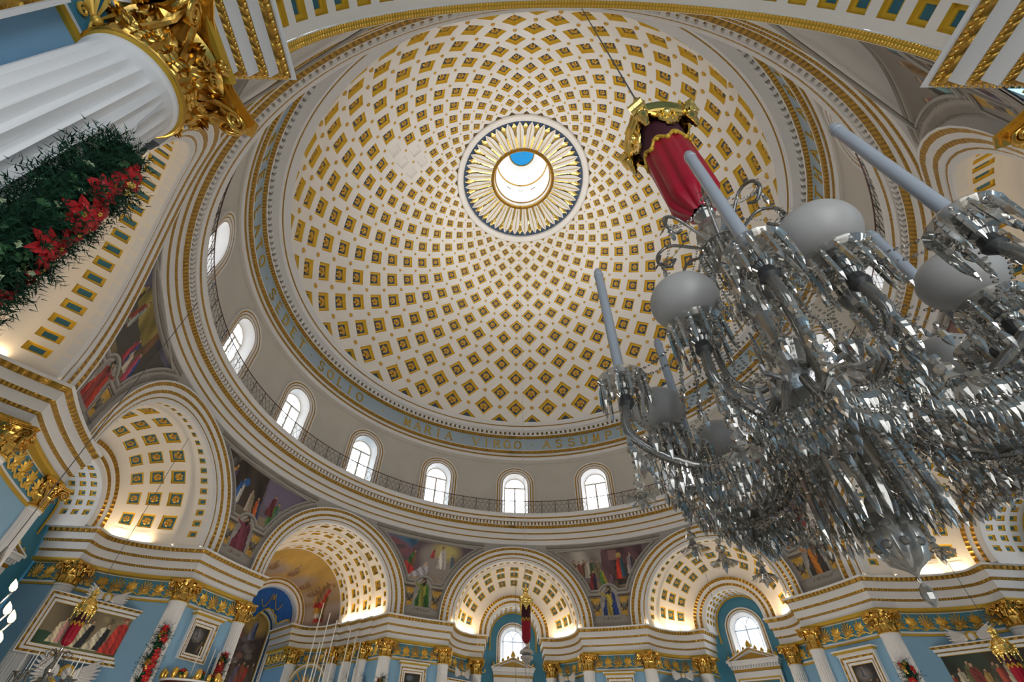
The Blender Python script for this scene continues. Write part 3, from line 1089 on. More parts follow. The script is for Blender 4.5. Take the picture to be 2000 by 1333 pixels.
def niche_half(a, side, wall=False):
    """plan line of the wall from the rear opening of niche a to its jamb, seen from the hall; side +1 right, -1 left"""
    n_ = NICHE[a]
    f = frame(a)
    b_, bi, v1 = n_['b'], n_['bi'], n_['v1']
    if wall and a == 180:
        b_ = n_['bw']
    vc = wall_v(side * b_, a) if a != 180 else (18.6 if wall else 18.25)
    pts = []
    if a in (180,):
        pts = [(b_, v1), (b_, vc)]
    elif a == 315:
        pts = [(bi - 0.25, 29.9), (bi - 0.25, v1)] + [(bi + (4.35 - bi) * math.cos(t), 23.3 + (v1 - 23.3) * math.sin(t)) for t in lin(PI / 2, 0, 10)] + [(4.55, 23.3), (4.55, 22.1), (4.7, 22.1), (4.7, 20.8), (4.85, 20.8), (4.85, 19.5), (b_, 19.5), (b_, vc)]
    else:
        pts = [(bi - 0.25, n_['v2'] - 0.05), (bi - 0.25, v1 + 0.0)]
        pts += [(bi + (b_ - bi) * math.cos(t), vc + 0.35 + (v1 - vc - 0.35) * math.sin(t)) for t in lin(PI / 2, 0, 12)]
        pts += [(b_, vc)]
    return [f(side * u, v, 0).to_2d() for u, v in pts]


def octant_paths(a):
    """from inside niche a, round its right jamb, along the pier, into the next niche; the near piers end behind the near columns"""
    p = niche_half(a, 1)
    nxt = (a + 45) % 360
    q = niche_half(nxt, -1)
    q.reverse()
    b0, b1 = NICHE[a]['b'], NICHE[nxt]['b']
    az0, az1 = a + math.degrees(math.asin(b0 / RW)), a + 45 - math.degrees(math.asin(b1 / RW))
    mid = [Vector((rwf(t) * math.sin(R_(t)), rwf(t) * math.cos(R_(t)))) for t in lin(az0, az1, 9)][1:-1]
    f = frame(180)
    if a == 180:
        return [p + [f(7.3, 18.25, 0).to_2d(), f(7.3, 19.4, 0).to_2d()], q], [niche_half(180, 1, True) + [f(8.2, 18.6, 0).to_2d()], q]
    if nxt == 180:
        w_ = niche_half(180, -1, True)
        w_.reverse()
        return [p, [f(-7.3, 19.4, 0).to_2d(), f(-7.3, 18.25, 0).to_2d()] + q], [p, [f(-8.2, 18.6, 0).to_2d()] + w_]
    return [p + mid + q], [p + mid + q]


ENT = [(0.0, 8.86), (0.26, 8.88), (0.28, 8.92), (0.28, 9.02), (0.20, 9.03), (0.20, 9.33), (0.25, 9.35), (0.28, 9.42), (0.30, 9.43), (0.31, 9.76), (0.36, 9.78), (0.40, 9.87), (0.42, 9.88), (0.43, 10.20), (0.48, 10.22), (0.55, 10.36), (0.58, 10.37),
       (0.60, 10.45), (0.40, 10.45), (0.0, 10.45)]
ENTM = [1, 1, 1, 0, 0, 2, 2, 0, 0, 2, 2, 0, 0, 3, 3, 0, 0, 0, 0]
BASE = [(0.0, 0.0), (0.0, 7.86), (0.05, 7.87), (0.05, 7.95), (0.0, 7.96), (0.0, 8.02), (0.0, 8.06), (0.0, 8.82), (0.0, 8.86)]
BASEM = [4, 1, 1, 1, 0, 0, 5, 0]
def pier_back(a0, a1):
    b = MB()
    az = lin(a0, a1, 12)
    b.grid(lambda t, z: frame(t)(0, rwf(t) + (0.02 if z < 11 else 0.3), z), az, [0, 5, 10.5, 11.0, 16.7], 0)
    return b


put(pier_back(200.5, 211).build('wall_pier_south_west', ['wall_blue'], None, True), 'blue pier behind the huge near column at the left', 'wall', kind='structure')
put(pier_back(149, 159.5).build('wall_pier_south_east', ['wall_blue'], None, True), 'blue pier behind the near column at the right edge', 'wall', kind='structure')
PATHS = {}
for a in range(0, 360, 45):
    ep, wp = octant_paths(a)
    PATHS[a] = wp
    nm = NAMES[a] + '_to_' + NAMES[(a + 45) % 360]
    nms = (NAMES[a].replace('_', ' '), NAMES[(a + 45) % 360].replace('_', ' '))
    b = MB()
    for p in wp:
        b.sweep(p, BASE, BASEM)
    PATHS[a, 'wall'] = put(b.build('wall_' + nm, ['white', 'gold_paint', 'gold_bead', 'gold_egg', 'wall_blue', 'wall_teal'], None, True, 0.5), 'blue pier and niche wall between the %s and %s niches' % nms, 'wall', kind='structure')
    b = MB()
    for p in ep:
        if a in (135, 180) and len(p) < 6:
            b.sweep(p, [(-1.1, 8.93), (0.0, 8.93)] + ENT[1:], [0, 1] + ENTM[1:])
        else:
            b.sweep(p, ENT, ENTM)
    PATHS[a, 'trim'] = put(b.build('trim_%d' % (3 + a // 45), ['white', 'gold_paint', 'gold_bead', 'gold_egg'], None, True, 0.5), 'white entablature with three gilded bands between the %s and %s niches' % nms, 'entablature', kind='structure')


# ------------------------------------------------------------------ vault builder
def add_cell(shell, fn, a0, a1, c0, c1, fa, fc, nseg=3):
    """ring of vault surface around one rectangular hole; returns the hole corners in parameters"""
    ma, mc = (a0 + a1) / 2, (c0 + c1) / 2
    ha, hc = (a1 - a0) / 2 * fa, (c1 - c0) / 2 * fc
    out = [(a0, c0), (a1, c0), (a1, c1), (a0, c1)]
    inn = [(ma - ha, mc - hc), (ma + ha, mc - hc), (ma + ha, mc + hc), (ma - ha, mc + hc)]
    for k in range(4):
        p0, p1, q0, q1 = out[k], out[(k + 1) % 4], inn[k], inn[(k + 1) % 4]
        V = []
        for A, B in ((p0, p1), (q0, q1)):
            for t in range(nseg + 1):
                V.append(fn(A[0] + (B[0] - A[0]) * t / nseg, A[1] + (B[1] - A[1]) * t / nseg))
        n1 = nseg + 1
        shell.add(V, [(t, t + 1, n1 + t + 1, n1 + t) for t in range(nseg)], 0)
    return inn, ma, mc


def coffer_row(shell, fn, As, c0, c1, fa, fc, depth, mats, parent_list, ros, outward):
    """row of equal coffers; parent_list collects (mesh, matrix, rosette scale)"""
    me = None
    for a0, a1 in zip(As, As[1:]):
        inn, ma, mc = add_cell(shell, fn, a0, a1, c0, c1, fa, fc)
        p, x, y, z = surf_frame(fn, ma, mc)
        if z.dot(outward(p)) < 0:
            x, z = -x, -z
        mw = basis(p, x, y, z)
        if me is None:
            inv = mw.inverted()
            loc = []
            for q in range(4):
                (p0, p1), (q0, q1) = inn[q], inn[(q + 1) % 4]
                for t in (0, 1 / 3, 2 / 3):
                    loc.append(inv @ fn(p0 + (q0 - p0) * t, p1 + (q1 - p1) * t))
            area = sum(loc[q].x * loc[(q + 1) % 12].y - loc[(q + 1) % 12].x * loc[q].y for q in range(12))
            if area < 0:
                loc.reverse()
            me = coffer_mesh('coffer', loc, depth, mats, *((0.95, 0.77) if ros else (0.92, 0.58)))
            w_ = min(max(v.x for v in loc) - min(v.x for v in loc), max(v.y for v in loc) - min(v.y for v in loc))
            parent_list.append((me, mw, w_ * 0.30 if ros else 0, depth))
        else:
            parent_list.append((me, mw, w_ * 0.30 if ros else 0, depth))


def finish_coffers(items, parent):
    for k, (me, mw, rs, d) in enumerate(items):
        q = to_pixel(mw.translation)
        if q is None or not (-60 < q[0] < 2060 and -60 < q[1] < 1393):
            pass
        o = link('coffer', me, parent, mw)
        if rs:
            r = link('rosette', ROSETTE, o)
            r.matrix_local = Matrix.Translation((0, 0, d * 0.98)) @ Matrix.Rotation(0.26, 4, 'Z') @ Matrix.Scale(rs, 4)


def weld(me, d=0.002):
    bm = bmesh.new()
    bm.from_mesh(me)
    bmesh.ops.remove_doubles(bm, verts=bm.verts, dist=d)
    bm.to_mesh(me)
    bm.free()


def archivolt(a, n_):
    f = frame(a)
    ra, ro, zs = n_['ra'], n_['ro'], n_['zs']
    b = MB()
    k = (ro - ra) / 1.07
    bands = [(ra, -0.25), (ra, 0.02), (ra + 0.04 * k, 0.06), (ra + 0.18 * k, 0.06), (ra + 0.19 * k, 0.09), (ra + 0.26 * k, 0.09), (ra + 0.27 * k, 0.12), (ra + 0.43 * k, 0.12), (ra + 0.44 * k, 0.16), (ra + 0.60 * k, 0.19), (ra + 0.61 * k, 0.20),
             (ra + 0.80 * k, 0.20), (ra + 0.81 * k, 0.24), (ra + 0.99 * k, 0.28), (ra + 1.0 * k, 0.30), (ra + 1.07 * k, 0.30), (ra + 1.07 * k, 0.0)]
    ms = [0, 0, 0, 0, 1, 0, 0, 0, 2, 0, 0, 0, 3, 0, 0, 0]
    arch_band(b, f, bands, ZE - 0.02, zs, lambda u: wall_v(u, a), ms)
    return put(b.build('trim_%d' % (11 + a // 45), ['white', 'gold_bead', 'gold_egg', 'gold_egg'], None, True, 0.5), 'white archivolt with gilded bands on the front ' + WHERE[a], 'archivolt', kind='structure')


TH0, TH1 = -0.07, PI + 0.07
CM = ['coffer_gold', 'teal_coffer']


def vault(a, n_):
    """coffered half-dome that narrows from the front arch to the smaller rear arch"""
    f = frame(a)
    ra, r1, v1, v2, zs = n_['ra'], n_['r1'], n_['v1'], n_['v2'], n_['zs']
    shell, items = MB(), []
    vb = 19.0 if a not in (135, 225) else 19.6

    def front(th, v):
        u = ra * math.cos(th)
        vv = wall_v(u, a) + (vb - wall_v(u, a)) * v
        return f(u, vv, zs + ra * math.sin(th))

    def main(th, t):
        r = r1 + (ra - 0.12 - r1) * math.cos(t)
        v = vb + (v1 - vb) * math.sin(t)
        return f(r * math.cos(th), v, zs + r * math.sin(th))
    cen = f(0, (vb + v1) / 2, zs)
    outw = lambda p: p - cen
    ths = lin(TH0, TH1, 40)
    shell.grid(front, ths, [0, 0.15], 0)
    coffer_row(shell, front, lin(0.02, PI - 0.02, 26), 0.15, 0.72, 0.56, 0.62, 0.07, CM, items, False, outw)
    shell.grid(front, [TH0, 0.02], [0.15, 0.72], 0)
    shell.grid(front, [PI - 0.02, TH1], [0.15, 0.72], 0)
    shell.grid(front, ths, [0.72, 1.0], 0)
    shell.add([front(t, 1.0) for t in ths] + [main(t, 0) for t in ths], [(i, i + 1, len(ths) + i + 1, len(ths) + i) for i in range(len(ths) - 1)], 0)
    rows = [0.06, 0.44, 0.82, 1.22]
    shell.grid(main, ths, [0, 0.06], 0)
    for k in range(3):
        coffer_row(shell, main, lin(0.06, PI - 0.06, 12), rows[k], rows[k + 1], 0.60, 0.68, 0.10, CM, items, True, outw)
        shell.grid(main, [TH0, 0.0, 0.06], [rows[k], rows[k + 1]], 0)
        shell.grid(main, [PI - 0.06, PI, TH1], [rows[k], rows[k + 1]], 0)
    shell.grid(main, ths, lin(1.22, PI / 2, 4), 0)
    me = shell.mesh('ceiling', ['vault_white'], True, 3.2)
    weld(me)
    o = put(link('ceiling_' + NAMES[a], me), 'cream coffered vault ' + WHERE[a], 'vault', kind='structure')
    finish_coffers(items, o)
    # rear arch: gilded bands, small coffered soffit, gilded rim
    b = MB()
    k = r1 * 0.30
    fl = lambda u: v1
    arch_band(b, f, [(r1 - k, 0.0), (r1 - k * 0.9, 0.03), (r1 - k * 0.72, 0.03), (r1 - k * 0.70, 0.06), (r1 - k * 0.5, 0.08), (r1 - k * 0.48, 0.08), (r1 - k * 0.28, 0.09), (r1 - k * 0.26, 0.13), (r1 - k * 0.02, 0.16), (r1, 0.14), (r1 + 0.03, 0.0)], ZE, zs, fl, [0, 0, 0, 2, 0, 0, 0, 2, 0, 0])
    b.build('rear_archivolt', ['white', 'gold_bead', 'gold_egg'], o, True, 0.5)
    rs = r1 - k
    cv = MB()                  # unseen box added round the niche to keep the sky out
    hw, zt = n_['bi'] + 0.2, zs + r1 + 0.1
    B = 6.1
    for q in ([(-B, 18.5, 8.8), (-B, v2, 8.8), (-B, v2, 17), (-B, 18.5, 17)], [(B, 18.5, 8.8), (B, v2, 8.8), (B, v2, 17), (B, 18.5, 17)], [(-B, 18.5, 17), (B, 18.5, 17), (B, v2, 17), (-B, v2, 17)],
              [(-B, v2, 0), (-hw, v2, 0), (-hw, v2, 17), (-B, v2, 17)], [(hw, v2, 0), (B, v2, 0), (B, v2, 17), (hw, v2, 17)], [(-hw, v2, zt), (hw, v2, zt), (hw, v2, 17), (-hw, v2, 17)]):
        cv.add([f(*p) for p in q], [(0, 1, 2, 3)])
    cv.build('sky_cover', ['grey_paint'], o, False)
    sh2, it2 = MB(), []
    soff = lambda th, v: f(rs * math.cos(th), v1 + (v2 - v1) * v, zs + rs * math.sin(th))
    sh2.grid(soff, [-0.2, TH0], [0, 1], 0)
    sh2.grid(soff, [TH1, PI + 0.2], [0, 1], 0)
    sh2.grid(soff, ths, [0, 0.06], 0)
    cc = [0.06, 0.34, 0.62, 0.90]
    for q in range(3):
        coffer_row(sh2, soff, lin(0.03, PI - 0.03, 15), cc[q], cc[q + 1], 0.58, 0.60, 0.09, CM, it2, False, lambda p: p - f(0, (v1 + v2) / 2, zs))
        sh2.grid(soff, [TH0, 0.03], [cc[q], cc[q + 1]], 0)
        sh2.grid(soff, [PI - 0.03, TH1], [cc[q], cc[q + 1]], 0)
    sh2.grid(soff, ths, [0.90, 1.0], 0)
    me = sh2.mesh('soffit', ['white'], True, 3.2)
    weld(me)
    s_ = link('soffit', me, o)
    for m_, mw, r_, d_ in it2:
        link('small_coffer', m_, s_, mw)
    b = MB()
    arch_band(b, f, [(rs - 0.12, 0.04), (rs - 0.02, 0.06), (rs, 0.0)], ZE - 0.6, zs, lambda u: v2 - 0.02, [1, 1])
    b.build('soffit_rim', ['white', 'gold_paint'], o, True, 0.5)
    return o


def rear_wall(a, n_, window=True):
    f = frame(a)
    v2, zs = n_['v2'], n_['zs']
    hw = n_['bi'] + 0.2
    zt = zs + n_['r1'] + 0.1
    b = MB()
    if window:
        w_, wz, wb = 0.98, 10.55, 8.4
        xs = lin(-hw, -w_, 4)[:-1] + [w_ * math.sin(t) for t in lin(-PI / 2, PI / 2, 13)] + lin(w_, hw, 4)[1:]
        for x0, x1 in zip(xs, xs[1:]):
            zz = []
            for x in (x0, x1):
                zz.append(wz + math.sqrt(max(0, w_ * w_ - x * x)))
            if abs((x0 + x1) / 2) > w_:
                b.add([f(x0, v2, 0), f(x1, v2, 0), f(x1, v2, zt), f(x0, v2, zt)], [(0, 1, 2, 3)])
            else:
                b.add([f(x0, v2, zz[0]), f(x1, v2, zz[1]), f(x1, v2, zt), f(x0, v2, zt)], [(0, 1, 2, 3)])
                b.add([f(x0, v2, 0), f(x1, v2, 0), f(x1, v2, wb), f(x0, v2, wb)], [(0, 1, 2, 3)])
    else:
        b.add([f(-hw, v2, 0), f(hw, v2, 0), f(hw, v2, zt), f(-hw, v2, zt)], [(0, 1, 2, 3)])
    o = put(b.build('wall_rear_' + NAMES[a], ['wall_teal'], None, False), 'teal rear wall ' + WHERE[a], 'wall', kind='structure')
    if not window:
        return o
    root = empty('window_%d' % (17 + a // 45))
    put(root, 'round-headed window with cross bars and curved tracery in the rear wall ' + WHERE[a], 'window', None, 'structure')
    b = MB()
    arch_band(b, f, [(w_, 0.0), (w_ + 0.03, 0.05), (w_ + 0.1, 0.06), (w_ + 0.12, 0.03), (w_ + 0.17, 0.05), (w_ + 0.19, 0.08), (w_ + 0.27, 0.08), (w_ + 0.29, 0.11), (w_ + 0.35, 0.11), (w_ + 0.36, 0.0)], wb, wz, lambda u: v2, [0, 0, 0, 0, 0, 1, 0, 0, 0])
    b.build('surround', ['white', 'gold_bead'], root, True, 0.5)
    c0, c1 = arch_curve(w_, wb, wz), arch_curve(w_ - 0.16, wb, wz)
    n = len(c0)
    b = MB()
    b.add([f(u, v2, z) for u, z in c0] + [f(u, v2 + 0.28, z) for u, z in c1], [(i, i + 1, n + i + 1, n + i) for i in range(n - 1)])
    b.build('reveal', ['white'], root, True, 0.6)
    b = MB()
    c2 = arch_curve(w_ - 0.22, wb, wz)
    b.add([f(u, v2 + 0.26, z) for u, z in c1] + [f(u, v2 + 0.26, z) for u, z in c2], [(i, i + 1, n + i + 1, n + i) for i in range(n - 1)])
    b.build('frame', ['window_frame_blue'], root, False)
    b = MB()
    b.add([f(u, v2 + 0.29, z) for u, z in c1], [tuple(range(n))])
    b.build('pane', ['pane'], root, False)
    b = MB()
    b.tube([f(0, v2 + 0.26, wb), f(0, v2 + 0.26, wz)], 0.05, 4)
    b.build('mullion', ['window_frame_blue'], root, False)
    b = MB()
    b.tube([f(-w_ + 0.16, v2 + 0.26, wz), f(w_ - 0.16, v2 + 0.26, wz)], 0.05, 4)
    b.build('transom', ['window_frame_blue'], root, False)
    for s_ in (-1, 1):
        b = MB()
        b.tube([f(s_ * (0.8 - 0.8 * math.cos(t)), v2 + 0.26, wz + 0.8 * math.sin(t)) for t in lin(0, 1.05, 8)], 0.035, 4)
        b.build('tracery_bar', ['window_frame_blue'], root, False)
    return o


for a, n_ in NICHE.items():
    if a in (180,):
        continue
    archivolt(a, n_)
    if a == 315:
        continue
    vault(a, n_)
    rear_wall(a, n_, a in (0, 45, 90, 270))

# ---- high altar apse: ribbed barrel vault and painted rear wall
f = frame(315)
n_ = APSE
shell, items = MB(), []
ths = lin(TH0, TH1, 40)


def apse_fn(r, va, vb_):
    def g(th, t):
        u = r * math.cos(th)
        v = va if va > 18.4 else wall_v(u)
        return f(u, v + (vb_ - v) * t, ZS + r * math.sin(th))
    return g


segs = [(4.6, 18.2, 19.5), (4.42, 19.5, 20.8), (4.24, 20.8, 22.1), (4.06, 22.1, 23.3)]
prev = None
for k, (r, va, vb_) in enumerate(segs):
    fn = apse_fn(r, va, vb_)
    if prev is not None:
        shell.add([prev(t, 1.0) for t in ths] + [fn(t, 0.0) for t in ths], [(i, i + 1, len(ths) + i + 1, len(ths) + i) for i in range(len(ths) - 1)], 0)
    prev = fn
    out = lambda p: p - f(0, 20.5, ZS)
    c = [0.04, 0.36, 0.96]
    shell.grid(fn, ths, [0, c[0]], 0)
    coffer_row(shell, fn, lin(0.03, PI - 0.03, 24), c[0], c[1], 0.56, 0.62, 0.09, CM, items, False, out)
    coffer_row(shell, fn, lin(0.03, PI - 0.03, 14), c[1], c[2], 0.62, 0.62, 0.14, CM, items, True, out)
    for q in range(2):
        shell.grid(fn, [TH0, 0.03], [c[q], c[q + 1]], 0)
        shell.grid(fn, [PI - 0.03, TH1], [c[q], c[q + 1]], 0)
    shell.grid(fn, ths, [c[2], 1.0], 0)
me = shell.mesh('ceiling', ['vault_white'], True, 3.2)
weld(me)
o = put(link('ceiling_' + NAMES[315], me), 'cream ribbed barrel vault with coffers over the high altar', 'vault', kind='structure')
finish_coffers(items, o)

# painted conch behind the ribs, with the arch into the altar chapel
f = frame(315)
TAU = lin(0, PI / 2, 14)


FA = frame(315)


def conch(th, t):
    r = 2.6 + (4.1 - 2.6) * math.cos(t)
    return FA(r * math.cos(th), 23.28 + (26.4 - 23.3) * math.sin(t), ZS + r * math.sin(th))


b = MB()
arch_band(b, f, [(2.0, 0.0), (2.03, 0.05), (2.16, 0.05), (2.18, 0.08), (2.28, 0.10), (2.30, 0.10), (2.42, 0.10), (2.44, 0.14), (2.58, 0.17), (2.64, 0.15), (2.68, 0.0)], ZE, ZS, lambda u: 26.4, [0, 0, 0, 2, 0, 0, 0, 2, 0, 0])
b.lathe([(2.0, 0), (2.0, -3.5)], 24, 0, at=f(0, 26.4, ZS), a0=-PI / 2 - .2, a1=PI / 2 + .2, M=Matrix(((f(1, 0, 0) - f(0, 0, 0)), Vector((0, 0, 1)), (f(0, -1, 0) - f(0, 0, 0)))).transposed())
put(b.build('trim_20', ['white', 'gold_bead', 'gold_egg'], None, True, 0.5), 'white and gold arch with barrel soffit opening behind the high altar', 'archivolt', kind='structure')
b = MB()
b.add([f(-2.6, 29.9, 0), f(2.6, 29.9, 0), f(2.6, 29.9, 13.2), f(-2.6, 29.9, 13.2)], [(0, 1, 2, 3)])
for q in ([(-6.1, 18.5, 8.8), (-6.1, 30, 8.8), (-6.1, 30, 17), (-6.1, 18.5, 17)], [(6.1, 18.5, 8.8), (6.1, 30, 8.8), (6.1, 30, 17), (6.1, 18.5, 17)], [(-6.1, 18.5, 17), (6.1, 18.5, 17), (6.1, 30, 17), (-6.1, 30, 17)], [(-6.1, 30, 0), (6.1, 30, 0), (6.1, 30, 17), (-6.1, 30, 17)]):  # unseen box added round the apse, blocks the sky
    b.add([f(*p) for p in q], [(0, 1, 2, 3)])
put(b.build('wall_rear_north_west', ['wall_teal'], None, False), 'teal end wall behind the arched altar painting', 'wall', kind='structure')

# ---- near arch over the camera: soffit with small coffers and doubled gilded edge
f = frame(180)
shell, items = MB(), []
rn, zn = NEAR['ra'], NEAR['zs']
fn = lambda th, v: f(rn * math.cos(th), v, zn + rn * math.sin(th))
ths = lin(0.08, PI - 0.08, 64)
shell.grid(fn, ths, [18.17, 18.28], 0)
coffer_row(shell, fn, lin(0.085, PI - 0.085, 28), 18.28, 18.82, 0.62, 0.70, 0.12, CM, items, False, lambda p: p - f(0, 18.5, zn))
shell.grid(fn, ths, [18.82, 18.95], 0)
coffer_row(shell, fn, lin(0.09, PI - 0.09, 12), 18.95, 20.3, 0.60, 0.66, 0.16, CM, items, True, lambda p: p - f(0, 18.5, zn))
shell.grid(fn, ths, [20.3, 24.5], 0)
me = shell.mesh('ceiling', ['vault_white'], True, 3.2)
weld(me)
o = put(link('ceiling_' + NAMES[180], me), 'cream coffered soffit of the near arch over the camera', 'vault', kind='structure')
finish_coffers(items, o)
b = MB()
arch_band(b, f, [(rn, 0.0), (rn - 0.01, 0.02), (rn + 0.0, 0.17), (rn + 0.06, 0.19), (rn + 0.9, 0.19)], 9.6, zn, lambda u: 18.17, [0, 1, 0, 0], 0.092)
near_arch = put(b.build('trim_19', ['white', 'gold_paint'], None, True, 0.5), 'doubled gilded bead edge of the near arch at the top', 'archivolt', kind='structure')


def eggs(points, normal_of, size, parent, name='bead_row', m='gold'):
    """row of raised gilded eggs along a moulding close to the camera"""
    b = MB()
    for i, (p, t) in enumerate(points):
        n = normal_of(p)
        s_ = t.cross(n).normalized()
        mm_ = basis(p, t.normalized(), s_, n)
        V, F = [], []
        V.append(mm_ @ Vector((0, 0, size[2])))
        for r, h in ((0.62, 0.72), (1.0, 0.0)):
            for g in range(8):
                V.append(mm_ @ Vector((size[0] * r * math.cos(g * PI / 4), size[1] * r * math.sin(g * PI / 4), size[2] * h)))
        F = [(0, 1 + g, 1 + (g + 1) % 8) for g in range(8)] + [(1 + g, 9 + g, 9 + (g + 1) % 8, 1 + (g + 1) % 8) for g in range(8)]
        b.add(V, F, 0)
    return put(b.build(name, [m], parent, True, 1.2), kind='stuff')


for v_, sc in ((18.045, 1.0), (18.125, 1.0)):
    pts = []
    for th in lin(0.095, PI - 0.095, 225):
        p = f(rn * math.cos(th), v_, zn + rn * math.sin(th))
        t = f(-math.sin(th), 0, math.cos(th)) - f(0, 0, 0)
        pts.append((p, t))
    eggs(pts, lambda p: (f(0, v_, zn) - p).normalized(), (0.031, 0.042, 0.03), near_arch)

# cove lamps: warm strips that lie on top of the niche entablatures and wash the vaults
for a, n_ in NICHE.items():
    if a == 180:
        continue
    f = frame(a)
    for side in (1, -1):
        if a == 315:
            pts = [(4.35, 18.7), (4.3, 19.8), (4.15, 20.9), (4.0, 22.0)]
        else:
            vc = math.sqrt(RW * RW - n_['b'] ** 2) + 0.35
            pts = [(n_['bi'] + (n_['b'] - n_['bi']) * math.cos(t) - 0.35, vc + (n_['v1'] - vc) * math.sin(t) - 0.25) for t in (0.12, 0.48, 0.84, 1.2)]
        for u, v in pts:
            p = f(side * u, v, 10.5)
            lamp('cove_lamp', 'AREA', p, COVE_W, WARM, 1.15, p + f(side * 0.15, 0, 1.0) - f(0, 0, 0), 0.12)

# rear wall of the near niche, behind the camera, with the open door
f = frame(180)
b = MB()
for x0, x1, z0, z1 in ((-6.1, -2.0, 0, 15.6), (2.0, 6.1, 0, 15.6), (-2.0, 2.0, 6.5, 15.6)):
    b.add([f(x0, 24.5, z0), f(x1, 24.5, z0), f(x1, 24.5, z1), f(x0, 24.5, z1)], [(0, 1, 2, 3)])
put(b.build('wall_rear_south', ['wall_blue'], None, False), 'blue rear wall of the near niche with the open door', 'wall', kind='structure')

# added fill: unseen area lights along the gallery floor that brighten the dome
for k in range(32):
    f = frame((k + 0.5) * 11.25)
    o = lamp('gallery_fill_light', 'AREA', f(0, 17.72, 19.16), GALLERY_W, (1.0, 0.96, 0.91), 2.2, (0, 0, 37.0), 0.2)
    o.data.spread = R_(75)
# ------------------------------------------------------------------ columns
def shaft_mesh(r0, r1, h, name='shaft', flutes=24, seg=4, m='white'):
    b = MB()
    zs_ = [0, 0.3, 0.32] + lin(0.8, h - 0.75, 6) + [h - 0.5, h - 0.36, h - 0.28, h - 0.12, h - 0.1, h]
    n = flutes * seg

    def fn(i, j):
        z = zs_[j]
        t = z / h
        r = r0 + (r1 - r0) * t ** 1.6
        d = 0.085
        if z < 0.31 or z > h - 0.3: d = 0
        elif z > h - 0.42: d = 0.05
        q = (i % seg) / seg
        k = math.sin(PI * q) if i % seg else 0
        if z > h - 0.11: r *= 1.07
        if z < 0.31: r *= 1.18
        g = 2 * PI * i / n
        rr = r * (1 - d * k)
        return Vector((rr * math.cos(g), rr * math.sin(g), z))
    b.grid(fn, list(range(n)), list(range(len(zs_))), 0, cu=True)
    return b.mesh(name, [m], True, 0.5)


def leaf_grid(b, h, w, r0, tip, curl, ns=12, nt=5, lobes=5, M=None, mat=0):
    """acanthus leaf on the +x side: rises along the bell from radius r0, deeply lobed edges, ribs, tip rolled outward"""
    fine = nt > 6

    def fn(i, j):
        s_ = i / (ns - 1)
        t = -1 + 2 * j / (nt - 1)
        if s_ < 0.68:
            x, z = r0 + 0.12 * tip * (s_ / 0.68) ** 2, h * 0.92 * s_ / 0.68
        else:
            a = (s_ - 0.68) / 0.32 * curl
            rad = tip * 0.42
            x, z = r0 + 0.12 * tip + rad * (1 - math.cos(a)), h * 0.92 + rad * math.sin(a)
        saw = abs(math.cos(PI * s_ * lobes))
        cut = (0.70 + 0.30 * saw) if abs(t) > 0.9 else ((0.90 + 0.10 * saw) if abs(t) > 0.6 else 1)
        ww = w * (0.55 + 0.75 * math.sin(PI * min(1, s_ * 0.92 + 0.06)) ** 0.8) * cut * (1 - 0.5 * max(0, s_ - 0.7) / 0.3)
        rib = (0.10 if fine else 0.06) * tip * math.cos(2 * PI * t * (1.5 if fine else 1)) - 0.12 * tip * t * t * (0.4 + s_)
        rib += 0.13 * tip * max(0, 1 - abs(t) * 5) * (1 - s_ * .5)
        rip = 0.07 * tip * saw * (abs(t) > 0.55) * (1 if fine else .6)
        p = Vector((x + rib + rip, ww * t, z + (-.04 * h * saw if abs(t) > .9 else 0)))
        return M @ p if M is not None else p
    b.grid(fn, list(range(ns)), list(range(nt)), mat)


def spiral(c, r, turns, x, y, thick, b, n=8, steps=26, start=0.0, sgn=1, width=None, side=None):
    pts, rr = [], []
    for i in range(steps):
        q = i / (steps - 1)
        a = start + sgn * turns * 2 * PI * q
        rad = r * (1 - 0.86 * q)
        pts.append(c + x * (rad * math.cos(a)) + y * (rad * math.sin(a)))
        rr.append(thick * (1 - 0.45 * q))
    b.tube(pts, rr, n, 0)


